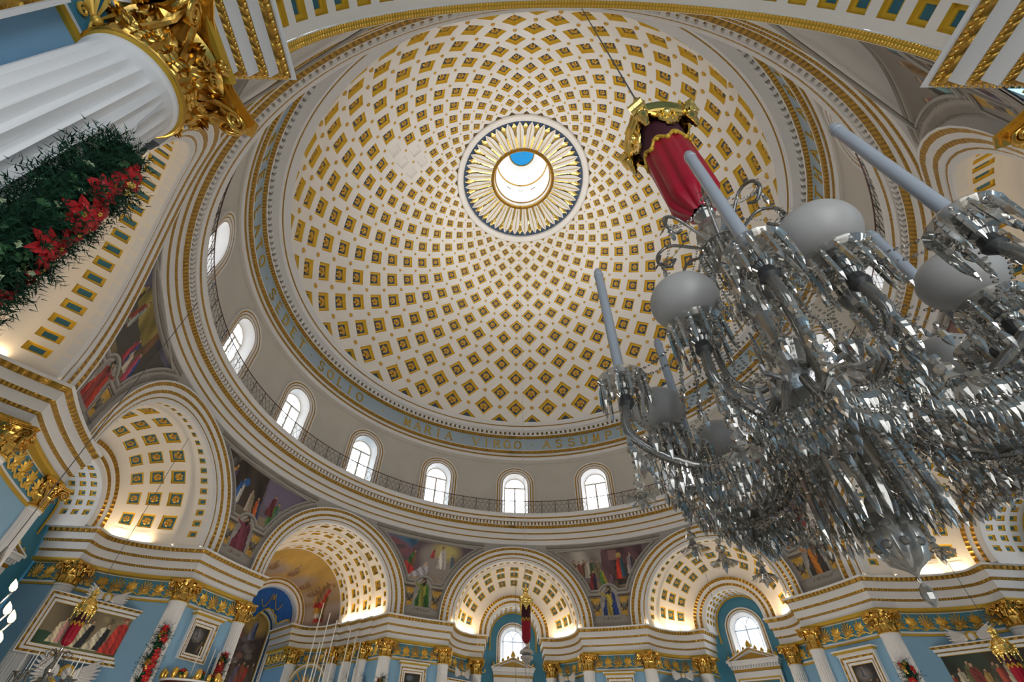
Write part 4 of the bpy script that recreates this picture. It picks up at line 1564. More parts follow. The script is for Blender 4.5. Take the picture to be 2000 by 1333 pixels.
def capital_parts(r, H, fine=False, ab=2.02):
    """Corinthian capital of radius r (top of the shaft) and height H, foot at z = 0: list of (name, MB)"""
    out = []
    b = MB()
    b.lathe([(r * 0.9, 0), (r * 1.14, 0.0), (r * 1.18, 0.02 * H), (r * 1.14, 0.05 * H), (r * 1.0, 0.06 * H), (r * 1.0, 0.5 * H), (r * 1.08, 0.7 * H), (r * 1.35, 0.88 * H), (r * 1.3, 0.9 * H)], 32, 0)
    out.append(('bell', b))
    ns, nt = (29, 11) if fine else (9, 5)
    for row, (z0, h, w, tip, k0) in enumerate([(0.05 * H, 0.36 * H, 0.345 * r, 0.42 * r, 0), (0.05 * H, 0.62 * H, 0.34 * r, 0.52 * r, 0.5)]):
        for k in range(8):
            b = MB()
            Mx = Matrix.Translation((0, 0, z0)) @ Matrix.Rotation((k + k0) * PI / 4, 4, 'Z')
            leaf_grid(b, h, w, r * (1.03 if row == 0 else 0.99), tip, 2.6, ns, nt, 6 if fine else 4, Mx)
            out.append(('acanthus_leaf', b))
    cr = r * ab     # abacus corner radius
    for k in range(4):
        a = (k + 0.5) * PI / 2
        d = Vector((math.cos(a), math.sin(a), 0))
        t = Vector((-math.sin(a), math.cos(a), 0))
        for s_ in (-1, 1):
            b = MB()
            c = d * (cr - r * 0.36) + t * (s_ * r * 0.13) + Vector((0, 0, 0.74 * H))
            ax = (d * 0.93 + t * (-s_ * 0.37)).normalized()
            spiral(c, 0.165 * H, 1.9, ax, Vector((0, 0, 1)), 0.042 * H, b, 8 if fine else 5, 34 if fine else 18, PI / 2, -1)
            b.tube([d * r * 0.98 + t * (s_ * r * 0.45) + Vector((0, 0, 0.40 * H)), d * r * 1.12 + t * (s_ * r * 0.33) + Vector((0, 0, 0.62 * H)),
                    d * (r * 1.3) + t * (s_ * r * 0.2) + Vector((0, 0, 0.80 * H)), c + Vector((0, 0, 0.165 * H))], [0.05 * H, 0.045 * H, 0.042 * H, 0.042 * H], 6, 0)
            out.append(('volute', b))
        # inner helices under the rosette
        a2 = k * PI / 2
        d2 = Vector((math.cos(a2), math.sin(a2), 0))
        t2 = Vector((-math.sin(a2), math.cos(a2), 0))
        for s_ in (-1, 1):
            b = MB()
            spiral(d2 * r * 1.22 + t2 * (s_ * r * 0.22) + Vector((0, 0, 0.74 * H)), 0.10 * H, 1.6, t2 * s_, Vector((0, 0, 1)), 0.03 * H, b, 6 if fine else 4, 26 if fine else 14, PI / 2, 1)
            out.append(('helix', b))
        b = MB()
        c = d2 * r * 1.47 + Vector((0, 0, 0.93 * H))
        b.ball(c, 0.055 * H, 8, 5)
        for q in range(6):
            g = q * PI / 3
            b.ball(c + t2 * (math.cos(g) * 0.075 * H) + Vector((0, 0, math.sin(g) * 0.075 * H)) - d2 * 0.02 * H, 0.05 * H, 6, 4)
        out.append(('abacus_flower', b))
    b = MB()
    poly0 = []
    for k in range(4):
        a = (k + 0.5) * PI / 2
        d = Vector((math.cos(a), math.sin(a)))
        t = Vector((-math.sin(a), math.cos(a)))
        poly0 += [d * cr - t * r * 0.20, d * cr + t * r * 0.20]
        c0, c1 = d * cr + t * r * 0.20, None
        a2 = (k + 1) * PI / 2
        m = Vector((math.cos(a2), math.sin(a2))) * r * 1.32
        e = Vector((math.cos(a2 + PI / 4), math.sin(a2 + PI / 4))) * cr - Vector((-math.sin(a2 + PI / 4), math.cos(a2 + PI / 4))) * r * 0.20
        for q in (0.15, 0.32, 0.5, 0.68, 0.85):
            poly0.append(c0 * (1 - q) ** 2 + (m * 2 - (c0 + e) / 2) * (2 * q * (1 - q)) + e * q ** 2)
    def scaled(k): return [(p.x * k, p.y * k) for p in poly0]
    b.prism(scaled(0.93), 0.88 * H, 0.93 * H)
    b.prism(scaled(1.0), 0.93 * H, 0.965 * H)
    b.prism(scaled(1.05), 0.965 * H, 1.0 * H)
    out.append(('abacus', b))
    return out


def join(parts):
    b = MB()
    for _, q in parts:
        b.add(q.v, q.f, 0)
    return b


COL_R0, COL_R1, COL_H, CAP_H = 0.47, 0.40, 7.95, 0.92
shaft_me = shaft_mesh(COL_R0, COL_R1, COL_H)
cap_me = join(capital_parts(COL_R1, CAP_H)).mesh('capital', ['gold_cast'], True, 0.9)
b = MB()
b.lathe([(COL_R1 * 0.8, 7.93), (COL_R1 * 1.12, 7.93), (COL_R1 * 1.16, 7.97), (COL_R1 * 1.1, 8.0)], 24, 0)
astr_me = b.mesh('astragal', ['gold_paint'], True)


def column(a, u, v, label, shaft=shaft_me, cap=cap_me):
    f = frame(a)
    o = empty('fluted_column', f(u, v, 0), -R_(a))
    put(o, label, 'column', 'white fluted columns with gilded capitals', 'thing')
    link('shaft', shaft, o)
    c = link('capital', cap, o)
    c.location = (0, 0, 7.95)
    link('astragal', astr_me, o)
    return o


col_where = {
    (0, -1, 0): 'at the left jamb of the central window niche', (0, 1, 0): 'at the right jamb of the central window niche', (0, -1, 1): 'left of the pedimented window in the central niche', (0, 1, 1): 'right of the pedimented window in the central niche',
    (45, -1, 0): 'at the left jamb of the niche right of centre', (45, 1, 0): 'at the right jamb of the niche right of centre', (45, -1, 1): 'left of the window in the niche right of centre', (45, 1, 1): 'right of the window in the niche right of centre',
    (90, -1, 0): 'behind the small garland at the lower right', (90, 1, 0): 'at the far jamb of the right niche', (90, -1, 1): 'inside the right niche beside the large painting', (90, 1, 1): 'deep inside the right niche',
    (270, 1, 0): 'with a poinsettia garland right of the nuns painting', (270, -1, 0): 'at the lower left corner with a gilded capital', (270, 1, 1): 'left of the nuns painting', (270, -1, 1): 'in the shade behind the nuns painting bay',
    (315, -1, 0): 'with a garland left of the high altar', (315, 1, 0): 'with a garland right of the high altar', (225, 1, 0): 'below the large left niche', (225, 1, 1): 'inside the large left niche'}
for (a, s_, inner), wh in col_where.items():
    n_ = NICHE[a]
    if inner:
        u, v = n_['bi'] - 0.02, n_['v1'] + 0.02
    else:
        u, v = n_['b'] + 0.10, math.sqrt(RW * RW - n_['b'] ** 2) + 0.12
    column(a, s_ * u, v, 'white fluted column with gilded capital ' + wh)
for k, (u, v, wh) in enumerate([(4.85, 19.9, 'first beyond the high altar jamb, beside a statue'), (4.65, 21.6, 'second beyond the high altar jamb, between statues'), (4.35, 23.2, 'right of the golden sunburst'), (2.6, 26.2, 'left of the golden sunburst')]):
    column(315, u, v, 'white fluted column with gilded capital ' + wh)

# the two near columns carry the arch over the camera
NR1 = 0.55
nshaft = shaft_mesh(0.66, NR1, COL_H, 'shaft', 24, 6)
near_parts = [(nm, q.mesh(nm, ['gold_cast'], True, 0.9)) for nm, q in capital_parts(NR1, 1.02, True, 2.18)]
b = MB()
b.lathe([(NR1 * 0.8, 7.90), (NR1 * 1.10, 7.90), (NR1 * 1.13, 7.96), (NR1 * 1.08, 8.01)], 48, 0)
nastr = b.mesh('astragal', ['gold_paint'], True)
for s_, lab in ((1, 'huge white fluted column with gilded acanthus capital at the upper left'), (-1, 'near column whose gilded capital corner shows at the right edge')):
    f = frame(180)
    o = empty('fluted_column', f(s_ * 6.5 if s_ > 0 else -6.65, 18.19, 0), 0)
    put(o, lab, 'column', 'white fluted columns with gilded capitals', 'thing')
    link('shaft', nshaft, o)
    link('astragal', nastr, o)
    base = near_parts[0]
    c = link('capital', base[1], o)
    c.location = (0, 0, 7.95)
    for nm, me in near_parts[1:]:
        link(nm, me, c)

# ------------------------------------------------------------------ gilded anthemion frieze between the capitals
def palmette(kind):
    b = MB()
    n = 9
    for k in range(n):
        t = -1 + 2 * k / (n - 1)
        g = PI / 2 - t * (1.45 if kind == 0 else 1.15)
        L = (0.50 if kind == 0 else 0.47) * (1 - 0.35 * abs(t) ** 1.5) * (0.8 if kind and k % 2 else 1)
        d = Vector((math.cos(g), math.sin(g)))
        p = Vector((-d.y, d.x))
        w_ = 0.030 if kind == 0 else 0.040
        prof = [(0.10, 0.5, 0.02), (0.55, 0.8, 0.06), (0.85, 1.25, 0.075), (1.0, 0.5, 0.03)]
        if kind:
            prof = [(0.1, 0.8, 0.02), (0.45, 1.1, 0.05), (0.8, 0.9, 0.07), (1.05, 0.35, 0.02)]
        V, F = [], []
        for r, ww, h in prof:
            for q in (-1, 0, 1):
                e = d * (L * r) + p * (w_ * ww * q)
                V.append((e.x, e.y - 0.12, h if q == 0 else h * 0.3))
        for i in range(3):
            for j in range(2):
                F.append((i * 3 + j, i * 3 + j + 1, i * 3 + j + 4, i * 3 + j + 3))
        b.add(V, F, 0)
    b.ball((0, -0.10, 0.03), 0.075, 8, 5)
    for s_ in (-1, 1):
        spiral(Vector((s_ * 0.13, -0.22, 0.03)), 0.085, 1.4, Vector((s_, 0, 0)), Vector((0, 1, 0)), 0.026, b, 5, 14, PI / 2, -1)
    return b.mesh('palmette' if kind == 0 else 'acanthus_sprig', ['gold_leaf'], True, 1.0)


def scroll_mesh():
    b = MB()
    pts = [(-0.30 + 0.6 * q, -0.27 + 0.055 * math.sin(2 * PI * q), 0.03) for q in lin(0, 1, 13)]
    b.tube(pts, 0.028, 5)
    for s_ in (-1, 1):
        spiral(Vector((s_ * 0.27, -0.19, 0.03)), 0.07, 1.3, Vector((s_, 0, 0)), Vector((0, 1, 0)), 0.022, b, 5, 12, -PI / 2, 1)
    return b.mesh('scroll', ['gold_leaf'], True, 1.0)


orn = [palmette(0), palmette(1)]
scr = scroll_mesh()
STEP = 0.66
for a, P in [(a, P) for a in range(0, 360, 45) for P in PATHS[a]]:
    D = [0.0]
    for p, q in zip(P, P[1:]):
        D.append(D[-1] + (q - p).length)
    k = 0
    s_ = 0.4
    while s_ < D[-1] - 0.3:
        i = max(j for j in range(len(D)) if D[j] <= s_)
        i = min(i, len(P) - 2)
        t = (s_ - D[i]) / max(1e-6, D[i + 1] - D[i])
        p = P[i].lerp(P[i + 1], t)
        i2 = min(len(P) - 2, max(j for j in range(len(D)) if D[j] <= s_ + 0.28))
        d = (P[i + 1] - P[i]).normalized()
        n = Vector((d.y, -d.x, 0))
        w_ = Vector((p.x, p.y, 8.44))
        q = to_pixel(w_)
        if q and -30 < q[0] < 2030 and -30 < q[1] < 1363 and (CAM - w_).dot(n) > 0:
            mw = basis(w_ + n * 0.005, Vector((0, 0, 1)).cross(n), Vector((0, 0, 1)), n)
            link('palmette' if k % 2 == 0 else 'acanthus_sprig', orn[k % 2], PATHS[a, 'wall'], mw)
            link('scroll', scr, PATHS[a, 'wall'], mw @ Matrix.Translation((STEP / 2, 0, 0)))
        k += 1
        s_ += STEP

# guilloche of raised links on the near entablature bands
for a_, side in ((180, 1), (180, -1)):
    f = frame(180)
    tr = PATHS[180 if side > 0 else 135, 'trim']
    for off, z, sz in ((0.265, 9.385, 0.045), (0.38, 9.83, 0.058), (0.52, 10.30, 0.075)):
        pts = []
        line = [(5.95 - off, 21.0), (5.95 - off, 18.25 - off), (7.5, 18.25 - off)]
        for (u0, v0), (u1, v1) in zip(line, line[1:]):
            L = math.hypot(u1 - u0, v1 - v0)
            n = int(L / (sz * 1.35))
            for i in range(n):
                t = (i + 0.5) / n
                p = f(side * (u0 + (u1 - u0) * t), v0 + (v1 - v0) * t, z)
                d = (f(side * (u1 - u0), v1 - v0, 0) - f(0, 0, 0)).normalized()
                nrm = Vector((0, 0, 1)).cross(d)
                if nrm.dot(f(0, 19.0, z) - p) < 0 and v0 != v1: nrm = -nrm
                if v0 == v1 and nrm.dot(f(0, -1, 0) - f(0, 0, 0)) < 0: nrm = -nrm
                nn = (nrm * 0.75 - Vector((0, 0, 0.66))).normalized()
                side_ = d.cross(nn)
                pts.append((p + nn * 0.0, (d + side_ * (0.8 if i % 2 else 0.5)).normalized(), nn))
        b = MB()
        for p, t, nn in pts:
            s2 = t.cross(nn).normalized()
            m_ = basis(p, t, s2, nn)
            V = [m_ @ Vector((0, 0, sz * 0.5))]
            for r, h in ((0.62, 0.42), (1.0, -0.1)):
                for g in range(8):
                    V.append(m_ @ Vector((sz * 1.05 * r * math.cos(g * PI / 4), sz * 0.55 * r * math.sin(g * PI / 4), sz * h)))
            b.add(V, [(0, 1 + g, 1 + (g + 1) % 8) for g in range(8)] + [(1 + g, 9 + g, 9 + (g + 1) % 8, 1 + (g + 1) % 8) for g in range(8)], 0)
        put(b.build('guilloche', ['gold_cast'], tr, True, 1.2), kind='stuff')
# ------------------------------------------------------------------ paint: small colour fields computed here and stored per vertex
def srgb(h):
    c = [int(h[i:i + 2], 16) / 255 for i in (0, 2, 4)]
    return np.array([x / 12.92 if x <= 0.04045 else ((x + 0.055) / 1.055) ** 2.4 for x in c])


class Paint:
    """x to the right, y up, both in metres of the picture; X, Y are arrays of sample points"""
    def __init__(s, X, Y, c0, c1=None, y0=0.0, y1=1.0, seed=1):
        s.X, s.Y = X, Y
        s.r = np.random.default_rng(seed)
        a, b = srgb(c0), srgb(c1 or c0)
        t = np.clip((Y - y0) / (y1 - y0), 0, 1)[..., None]
        s.c = a * (1 - t) + b * t
        s.noise(0.12, 1.7)

    def noise(s, amt, freq, mask=None):
        n = np.zeros_like(s.X)
        for k in range(5):
            a, b_, p = s.r.normal(size=2) * freq * (1 + 0.7 * k), s.r.uniform(0, 6.28), 0
            n += np.sin(s.X * a[0] + s.Y * a[1] + b_) * np.sin(s.X * a[1] * 0.8 - s.Y * a[0] * 0.9 + b_ * 2) / (1 + 0.3 * k)
        f = 1 + amt * n / 1.6
        if mask is not None:
            f = 1 + (f - 1) * mask
        s.c = s.c * np.clip(f, 0.4, 1.7)[..., None]

    def mix(s, m, col):
        m = np.clip(m, 0, 1)[..., None]
        s.c = s.c * (1 - m) + srgb(col) * m

    def ell(s, x, y, rx, ry, col, rot=0.0, soft=0.15):
        c_, n_ = math.cos(rot), math.sin(rot)
        dx, dy = s.X - x, s.Y - y
        d = np.sqrt(((dx * c_ + dy * n_) / rx) ** 2 + ((-dx * n_ + dy * c_) / ry) ** 2)
        m = np.clip((1 - d) / soft + 0.5, 0, 1)
        s.mix(m, col)
        return m

    def poly(s, pts, col, fold=0.0, ang=0.0):
        ins = np.zeros(s.X.shape, bool)
        n = len(pts)
        for i in range(n):
            x0, y0 = pts[i]
            x1, y1 = pts[(i + 1) % n]
            if y0 == y1:
                continue
            c_ = ((y0 > s.Y) != (y1 > s.Y)) & (s.X < (x1 - x0) * (s.Y - y0) / (y1 - y0) + x0)
            ins ^= c_
        m = ins.astype(float)
        s.mix(m, col)
        if fold:
            w_ = np.sin((s.X * math.cos(ang) + s.Y * math.sin(ang)) * fold + s.r.uniform(0, 6)) * 0.35 + np.sin((s.X * math.cos(ang + .5) + s.Y * math.sin(ang + .5)) * fold * 2.3) * 0.2
            s.c = s.c * (1 + (w_ * m)[..., None])
        return m

    def person(s, x, y, h, robe, cloak=None, lean=0.0, skin='c09a78', hair='3a2a1c', arm=0, w=1.0):
        """standing or leaning robed figure with head, hair and an arm"""
        L = lean * h
        W = h * 0.17 * w
        s.poly([(x - W * 1.25, y), (x - W * 0.95 + L * .5, y + h * .45), (x - W * .75 + L * .85, y + h * .8), (x - W * .25 + L, y + h * .87), (x + W * .25 + L, y + h * .87), (x + W * .75 + L * .85, y + h * .8), (x + W * .95 + L * .5, y + h * .45), (x + W * 1.3, y)], robe, 22 / h, 0.15 + lean)
        if cloak:
            s.poly([(x + W * 1.3, y + h * .02), (x + W * 1.1 + L * .5, y + h * .45), (x + W * .8 + L * .85, y + h * .82), (x + W * .1 + L * .9, y + h * .84), (x + W * .15 + L * .5, y + h * .45), (x + W * .3, y + h * .02)], cloak, 24 / h, 0.1)
        if arm:
            s.poly([(x + L * .8, y + h * .78), (x + arm * W * 2.0 + L * .8, y + h * .70), (x + arm * W * 2.2 + L * .8, y + h * .62), (x + L * .7, y + h * .64)], robe, 0)
            s.ell(x + arm * W * 2.3 + L * .8, y + h * .67, h * .035, h * .03, skin)
        s.ell(x + L * 1.08, y + h * .95, h * .068, h * .085, hair)
        s.ell(x + L * 1.08 + h * .008, y + h * .935, h * .05, h * .066, skin)

    def seated(s, x, y, h, robe, cloak, skin='b08a6a', hair='241a12', arm=-1, veil=None):
        s.poly([(x - .30 * h, y), (x - .27 * h, y + .25 * h), (x - .2 * h, y + .42 * h), (x - .16 * h, y + .62 * h), (x - .17 * h, y + .78 * h), (x - .06 * h, y + .84 * h), (x + .1 * h, y + .84 * h), (x + .2 * h, y + .74 * h), (x + .24 * h, y + .4 * h), (x + .30 * h, y + .05 * h), (x + .25 * h, y)], cloak, 20 / h, 0.25)
        s.poly([(x - .12 * h, y + .02 * h), (x - .14 * h, y + .36 * h), (x - .10 * h, y + .76 * h), (x + .08 * h, y + .80 * h), (x + .11 * h, y + .5 * h), (x + .04 * h, y + .36 * h), (x + .08 * h, y)], robe, 26 / h, 0.2)
        s.poly([(x - .12 * h, y + .76 * h), (x + arm * .34 * h, y + .86 * h), (x + arm * .36 * h, y + .80 * h), (x - .08 * h, y + .64 * h)], robe)
        s.ell(x + arm * .37 * h, y + .84 * h, .035 * h, .04 * h, skin)
        s.ell(x, y + .92 * h, .085 * h, .105 * h, veil or hair)
        s.ell(x + arm * .012 * h, y + .90 * h, .05 * h, .07 * h, skin)
        if not veil:
            s.ell(x, y + .81 * h, .05 * h, .08 * h, hair)

    def angel(s, x, y, h, c='4a4540'):
        s.poly([(x - .1 * h, y + .5 * h), (x - .42 * h, y + 1.0 * h), (x - .40 * h, y + .45 * h), (x - .16 * h, y + .15 * h)], c, 30 / h, .4)
        s.poly([(x + .1 * h, y + .5 * h), (x + .42 * h, y + 1.0 * h), (x + .40 * h, y + .45 * h), (x + .16 * h, y + .15 * h)], c, 30 / h, -.4)
        s.ell(x, y + .42 * h, .17 * h, .24 * h, '6b645c')
        s.poly([(x - .3 * h, y), (x, y + .3 * h), (x + .3 * h, y), (x, y + .12 * h)], c, 20 / h)
        s.ell(x, y + .68 * h, .17 * h, .18 * h, 'd8b45a')
        s.ell(x, y + .66 * h, .12 * h, .13 * h, '7d756b')

    def put(s, name, V, F, parent, m, smooth=True):
        me = bpy.data.meshes.new(name)
        me.from_pydata([tuple(v) for v in V], [], F)
        me.materials.append(M[m])
        at = me.color_attributes.new('paint', 'FLOAT_COLOR', 'POINT')
        d = np.ones((len(V), 4), dtype=np.float32)
        d[:, :3] = np.clip(s.c.reshape(-1, 3), 0, 1)
        at.data.foreach_set('color', d.ravel())
        me.polygons.foreach_set('use_smooth', [smooth] * len(F))
        return link(name, me, parent)


def grid_faces(nu, nv, keep=None):
    F = []
    for i in range(nu - 1):
        for j in range(nv - 1):
            if keep is None or keep[i, j]:
                F.append((i * nv + j, (i + 1) * nv + j, (i + 1) * nv + j + 1, i * nv + j + 1))
    return F


# ------------------------------------------------------------------ spandrel murals (scene, seated prophet, two gilded angel panels)
GREY = '9a948c'


def spandrel(a, scene, robe, cloak, label, arm=-1, veil=None, lit='ISAIAS'):
    mid = a + 22.5
    n0, n1 = NICHE[a], NICHE[(a + 45) % 360]
    ro0, ro1 = n0['ro'], n1['ro']
    zs0, zs1 = n0['zs'], n1['zs']
    root = empty('spandrel_mural', frame(mid)(0, rwf(mid), 10.5))
    put(root, label, 'mural', 'murals on the spandrels between the arches', 'thing')
    S = np.array(lin(-4.6, 4.6, 150))
    Z = np.array(lin(10.5, 16.55, 104))
    X, Y = np.meshgrid(S, Z, indexing='ij')
    u0 = RW * np.sin(np.radians(22.5) + X / RW)
    u1 = RW * np.sin(np.radians(22.5) - X / RW)
    d0 = np.hypot(u0, Y - zs0) - ro0
    d1 = np.hypot(u1, Y - zs1) - ro1
    dd = np.minimum(d0, d1)
    dd = np.where(Y < ZS, np.minimum(u0 - ro0, u1 - ro1), dd)
    notch = np.hypot(X, Y - 12.62)
    # signed distance inside the scene field
    ins = np.minimum(np.minimum(dd - 0.55, 16.02 - Y), np.minimum(Y - 13.0, np.where(np.abs(X) < 1.0, notch - 0.80, 9)))
    P = Paint(X, Y, GREY, '8d877f', 10.5, 16.5, seed=int(a) + 3)
    base = P.c.copy()
    scene(P)
    sc = P.c.copy()
    P.c = base
    P.mix(((ins > -0.16) & (ins < -0.12)).astype(float), '544c44')
    P.mix(((ins > -0.30) & (ins < -0.16)).astype(float), 'aaa49b')
    P.mix(((Y > 16.28) & (Y < 16.34) & (dd > 0.2)).astype(float), '4f463c')
    m = (ins > 0)[..., None]
    P.c = np.where(m, sc, P.c)
    # throne, gilded panels, prophet
    for sx in (-1, 1):
        inp = (np.abs(X - sx * 1.08) < 0.36) & (Y > 11.2) & (Y < 12.48) & (dd > 0.28)
        P.mix(((np.abs(X - sx * 1.08) < 0.46) & (Y > 12.48) & (Y < 12.62) & (dd > 0.2)).astype(float), '5c4a38')
        q = P.c.copy()
        P.c = q
        P.mix(inp.astype(float), 'c79a3e')
        g = P.c.copy()
        P.noise(0.25, 9.0, inp.astype(float))
        P.angel(sx * 1.02, 11.5, 0.82)
        P.c = np.where(inp[..., None], P.c, q)
    P.poly([(-.75, 11.2), (-.62, 12.1), (.62, 12.1), (.75, 11.2)], 'a8a299')
    P.seated(0.0, 11.2, 2.0, robe, cloak, arm=arm, veil=veil)
    P.poly([(-1.15, 10.75), (-1.1, 11.32), (1.0, 11.32), (1.05, 10.75)], 'a39d95')
    P.poly([(-1.35, 10.5), (-1.3, 10.8), (1.2, 10.8), (1.25, 10.5)], '968f86')
    n = len(lit)
    for k in range(n):                    # faint incised lettering on the plinth
        x = (k - (n - 1) / 2) * 0.16
        for st in GLYPH[lit[k]]:
            for p_, q_ in zip(st, st[1:]):
                for t in (0, .33, .66, 1):
                    P.ell(x + ((p_[0] + (q_[0] - p_[0]) * t) - .5) * .1, 11.02 + (p_[1] + (q_[1] - p_[1]) * t) * .16, .018, .018, '6f675e')
    keep_pt = dd > -0.06
    V = []
    for i in range(len(S)):
        for j in range(len(Z)):
            az = mid + math.degrees(S[i] / RW)
            V.append(frame(az)(0, rwf(az) - 0.015, Z[j]))
    nu, nv = len(S), len(Z)
    kf = keep_pt[:-1, :-1] & keep_pt[1:, 1:] & keep_pt[1:, :-1] & keep_pt[:-1, 1:]
    o = P.put('painted_field', V, grid_faces(nu, nv, kf), None, 'mural')
    o.parent = root
    o.matrix_parent_inverse = Matrix.Translation(root.location).inverted()
    # raised frame of the scene: follow the zero line of `ins`
    b = MB()

    def onwall(s_, z, proud):
        az = mid + math.degrees(s_ / RW)
        return frame(az)(0, rwf(az) - 0.015 - proud, z)
    # outline from the analytic pieces
    line = []
    for th in lin(0, 1, 60):
        pass
    pts = []
    c2 = []
    for z in lin(13.0, 16.02, 22):        # right side going up
        k = math.sqrt(max(0, (ro1 + .55) ** 2 - (z - zs1) ** 2)) if abs(z - zs1) < ro1 + .55 else 0
        c2.append((RW * (R_(22.5) - math.asin(k / RW)), z))
    c3 = []
    for z in lin(16.02, 13.0, 22):
        k = math.sqrt(max(0, (ro0 + .55) ** 2 - (z - zs0) ** 2)) if abs(z - zs0) < ro0 + .55 else 0
        c3.append((-RW * (R_(22.5) - math.asin(k / RW)), z))
    h = math.sqrt(.8 ** 2 - .38 ** 2)
    bot = [(-h, 13.0)] + [(.8 * math.cos(t), 12.62 + .8 * math.sin(t)) for t in lin(PI - .495, .495, 12)] + [(h, 13.0)]
    loop = c2 + c3 + bot
    path = [onwall(s_, z, 0.02) for s_, z in loop]
    b.tube(path, 0.05, 6, 0, closed=True)
    o = b.build('scene_frame', ['grey_paint'], None, True, 1.0)
    o.parent = root
    o.matrix_parent_inverse = Matrix.Translation(root.location).inverted()
    for sx in (-1, 1):
        b = MB()
        b.tube([onwall(sx * 1.08 + dx, z, 0.015) for dx, z in ((-.4, 11.2), (-.4, 12.52), (.4, 12.52), (.4, 11.2))], 0.035, 5, 0, closed=True)
        o = b.build('panel_frame', ['grey_paint'], None, False)
        o.parent = root
        o.matrix_parent_inverse = Matrix.Translation(root.location).inverted()
    return root


def sc_nativity(P):
    P.poly([(-5, 12.5), (-5, 17), (5, 17), (5, 12.5)], '6d6470')
    P.poly([(-5, 12.5), (-5, 17), (0.2, 17), (0.5, 13.5), (5, 14), (5, 12.5)], '3c332c', 3)
    P.poly([(.6, 14.3), (.3, 17), (5, 17), (5, 14.5)], '7a6f85')
    P.poly([(-5, 12.5), (-5, 13.6), (0, 13.5), (5, 14.1), (5, 12.5)], '7d6f5e', 2)
    P.poly([(-3.9, 14), (-2.6, 16.2), (-2.1, 16.2), (-3.5, 13.9)], '6e6862', 4)
    P.person(-2.55, 13.8, 1.75, 'b8862a', '4a3a5a', .1)
    P.person(-1.6, 13.55, 1.55, '2a5f9a', 'd8d2c8', .12)
    P.ell(-1.2, 14.95, .22, .26, '2f5fa0')
    P.person(-.35, 13.4, 1.35, 'b9a894', '8a7a66', -.1)
    P.person(.35, 13.15, 1.4, 'd0652a', '3a4a68', -.15)
    P.person(1.5, 13.35, 1.55, '4a7a3a', '6a7d7a', .15)
    P.person(2.1, 13.6, 0.95, 'c8c0b8', None, -.1)
    P.person(1.2, 13.8, 1.45, '6a3030', None, .1)


def sc_transfig(P):
    P.poly([(-5, 12.5), (-5, 17), (5, 17), (5, 12.5)], '6b5a62')
    P.poly([(-5, 15.4), (-5, 17), (0, 17), (-1.5, 15.2)], '4f7fa0', 2)
    P.ell(-2.6, 15.3, 1.5, .5, '8a5a62', -.3, .8)
    P.poly([(-5, 12.5), (-3, 13.6), (0, 13.7), (1.6, 13.2), (2, 12.5)], '9a866c', 3)
    for x, y, rx, ry in ((.4, 14.9, .9, .9), (.9, 14.2, 1.1, .8), (1.6, 13.9, 1.0, .6), (.2, 15.2, .7, .5)):
        P.ell(x, y, rx, ry, '9a9088', .3, .9)
    P.ell(1.5, 15.5, 1.0, .7, 'c8b878', 0, .9)
    P.person(1.15, 14.1, 1.7, 'd8d2c8', 'b0aaa4', .05)
    P.person(.35, 14.8, .8, 'b04a48', None, .2)
    P.person(2.15, 14.2, 1.1, '4a6a72', '7a6a60', -.1)
    P.person(2.5, 14.0, .9, '8a7a70', None, .2)
    P.person(-1.5, 13.6, 1.6, '3f6a3a', '7a5a38', .25)
    P.poly([(-2.6, 13.6), (-1.7, 14.3), (-.9, 13.8), (-1.3, 13.3)], 'b83a34', 14)
    P.poly([(-1.6, 13.15), (-.7, 13.8), (-.2, 14.3), (.15, 14.2), (.1, 13.5), (-.5, 13.3)], 'b4b0b4', 12, .5)
    P.ell(-.05, 14.3, .14, .16, 'c8a888')
    P.ell(-2.4, 15.2, .5, .16, '5a5458', .2, .4)


def sc_entry(P):
    P.poly([(-5, 12.5), (-5, 17), (5, 17), (5, 12.5)], '6f6462')
    P.poly([(-5, 14.9), (-5, 17), (0, 17), (0, 15)], 'a09890', 2)
    P.poly([(-.3, 13.2), (-.2, 16.3), (3, 16.3), (3.2, 13)], '5a3f44', 3)
    P.poly([(.3, 15.1), (.3, 15.9), (1.0, 15.9), (1.0, 15.1)], '8a6a64')
    P.poly([(-5, 12.5), (-5, 13.6), (5, 13.6), (5, 12.5)], '75634e', 3)
    P.ell(3.1, 14.2, .7, .9, '38402c', 0, .5)
    for k in range(9):
        P.person(-3.4 + k * .34, 13.95 + .08 * (k % 2), 1.25, ['6a4a3a', 'b0a898', '4a5a3a', '7a6a50', '8a4a40'][k % 5], None, .05 * (k % 3 - 1))
    P.person(-2.3, 13.3, 1.5, 'c0b8a8', None, .02)
    P.person(-1.15, 13.0, 1.45, '7a2a2c', '3a2a40', .1)
    P.person(-.2, 13.25, 1.3, '4a7a34', 'b8a040', -.15)
    P.person(.25, 13.25, .8, '7a5a6a', None, .1)
    P.poly([(.8, 13.3), (.7, 14.6), (1.5, 14.8), (1.9, 14.4), (1.8, 13.3)], '3a3028', 6)
    P.person(1.1, 13.7, 1.75, 'c83a24', '2f5a6a', .03)
    P.ell(1.12, 15.42, .2, .2, 'c8a850')
    P.ell(1.13, 15.36, .11, .13, 'b08a6a')
    P.person(1.95, 14.0, 1.5, 'a8989a', '4a4a58', 0)
    P.person(2.5, 13.2, 1.75, 'b8921c', '2c3548', -.05)


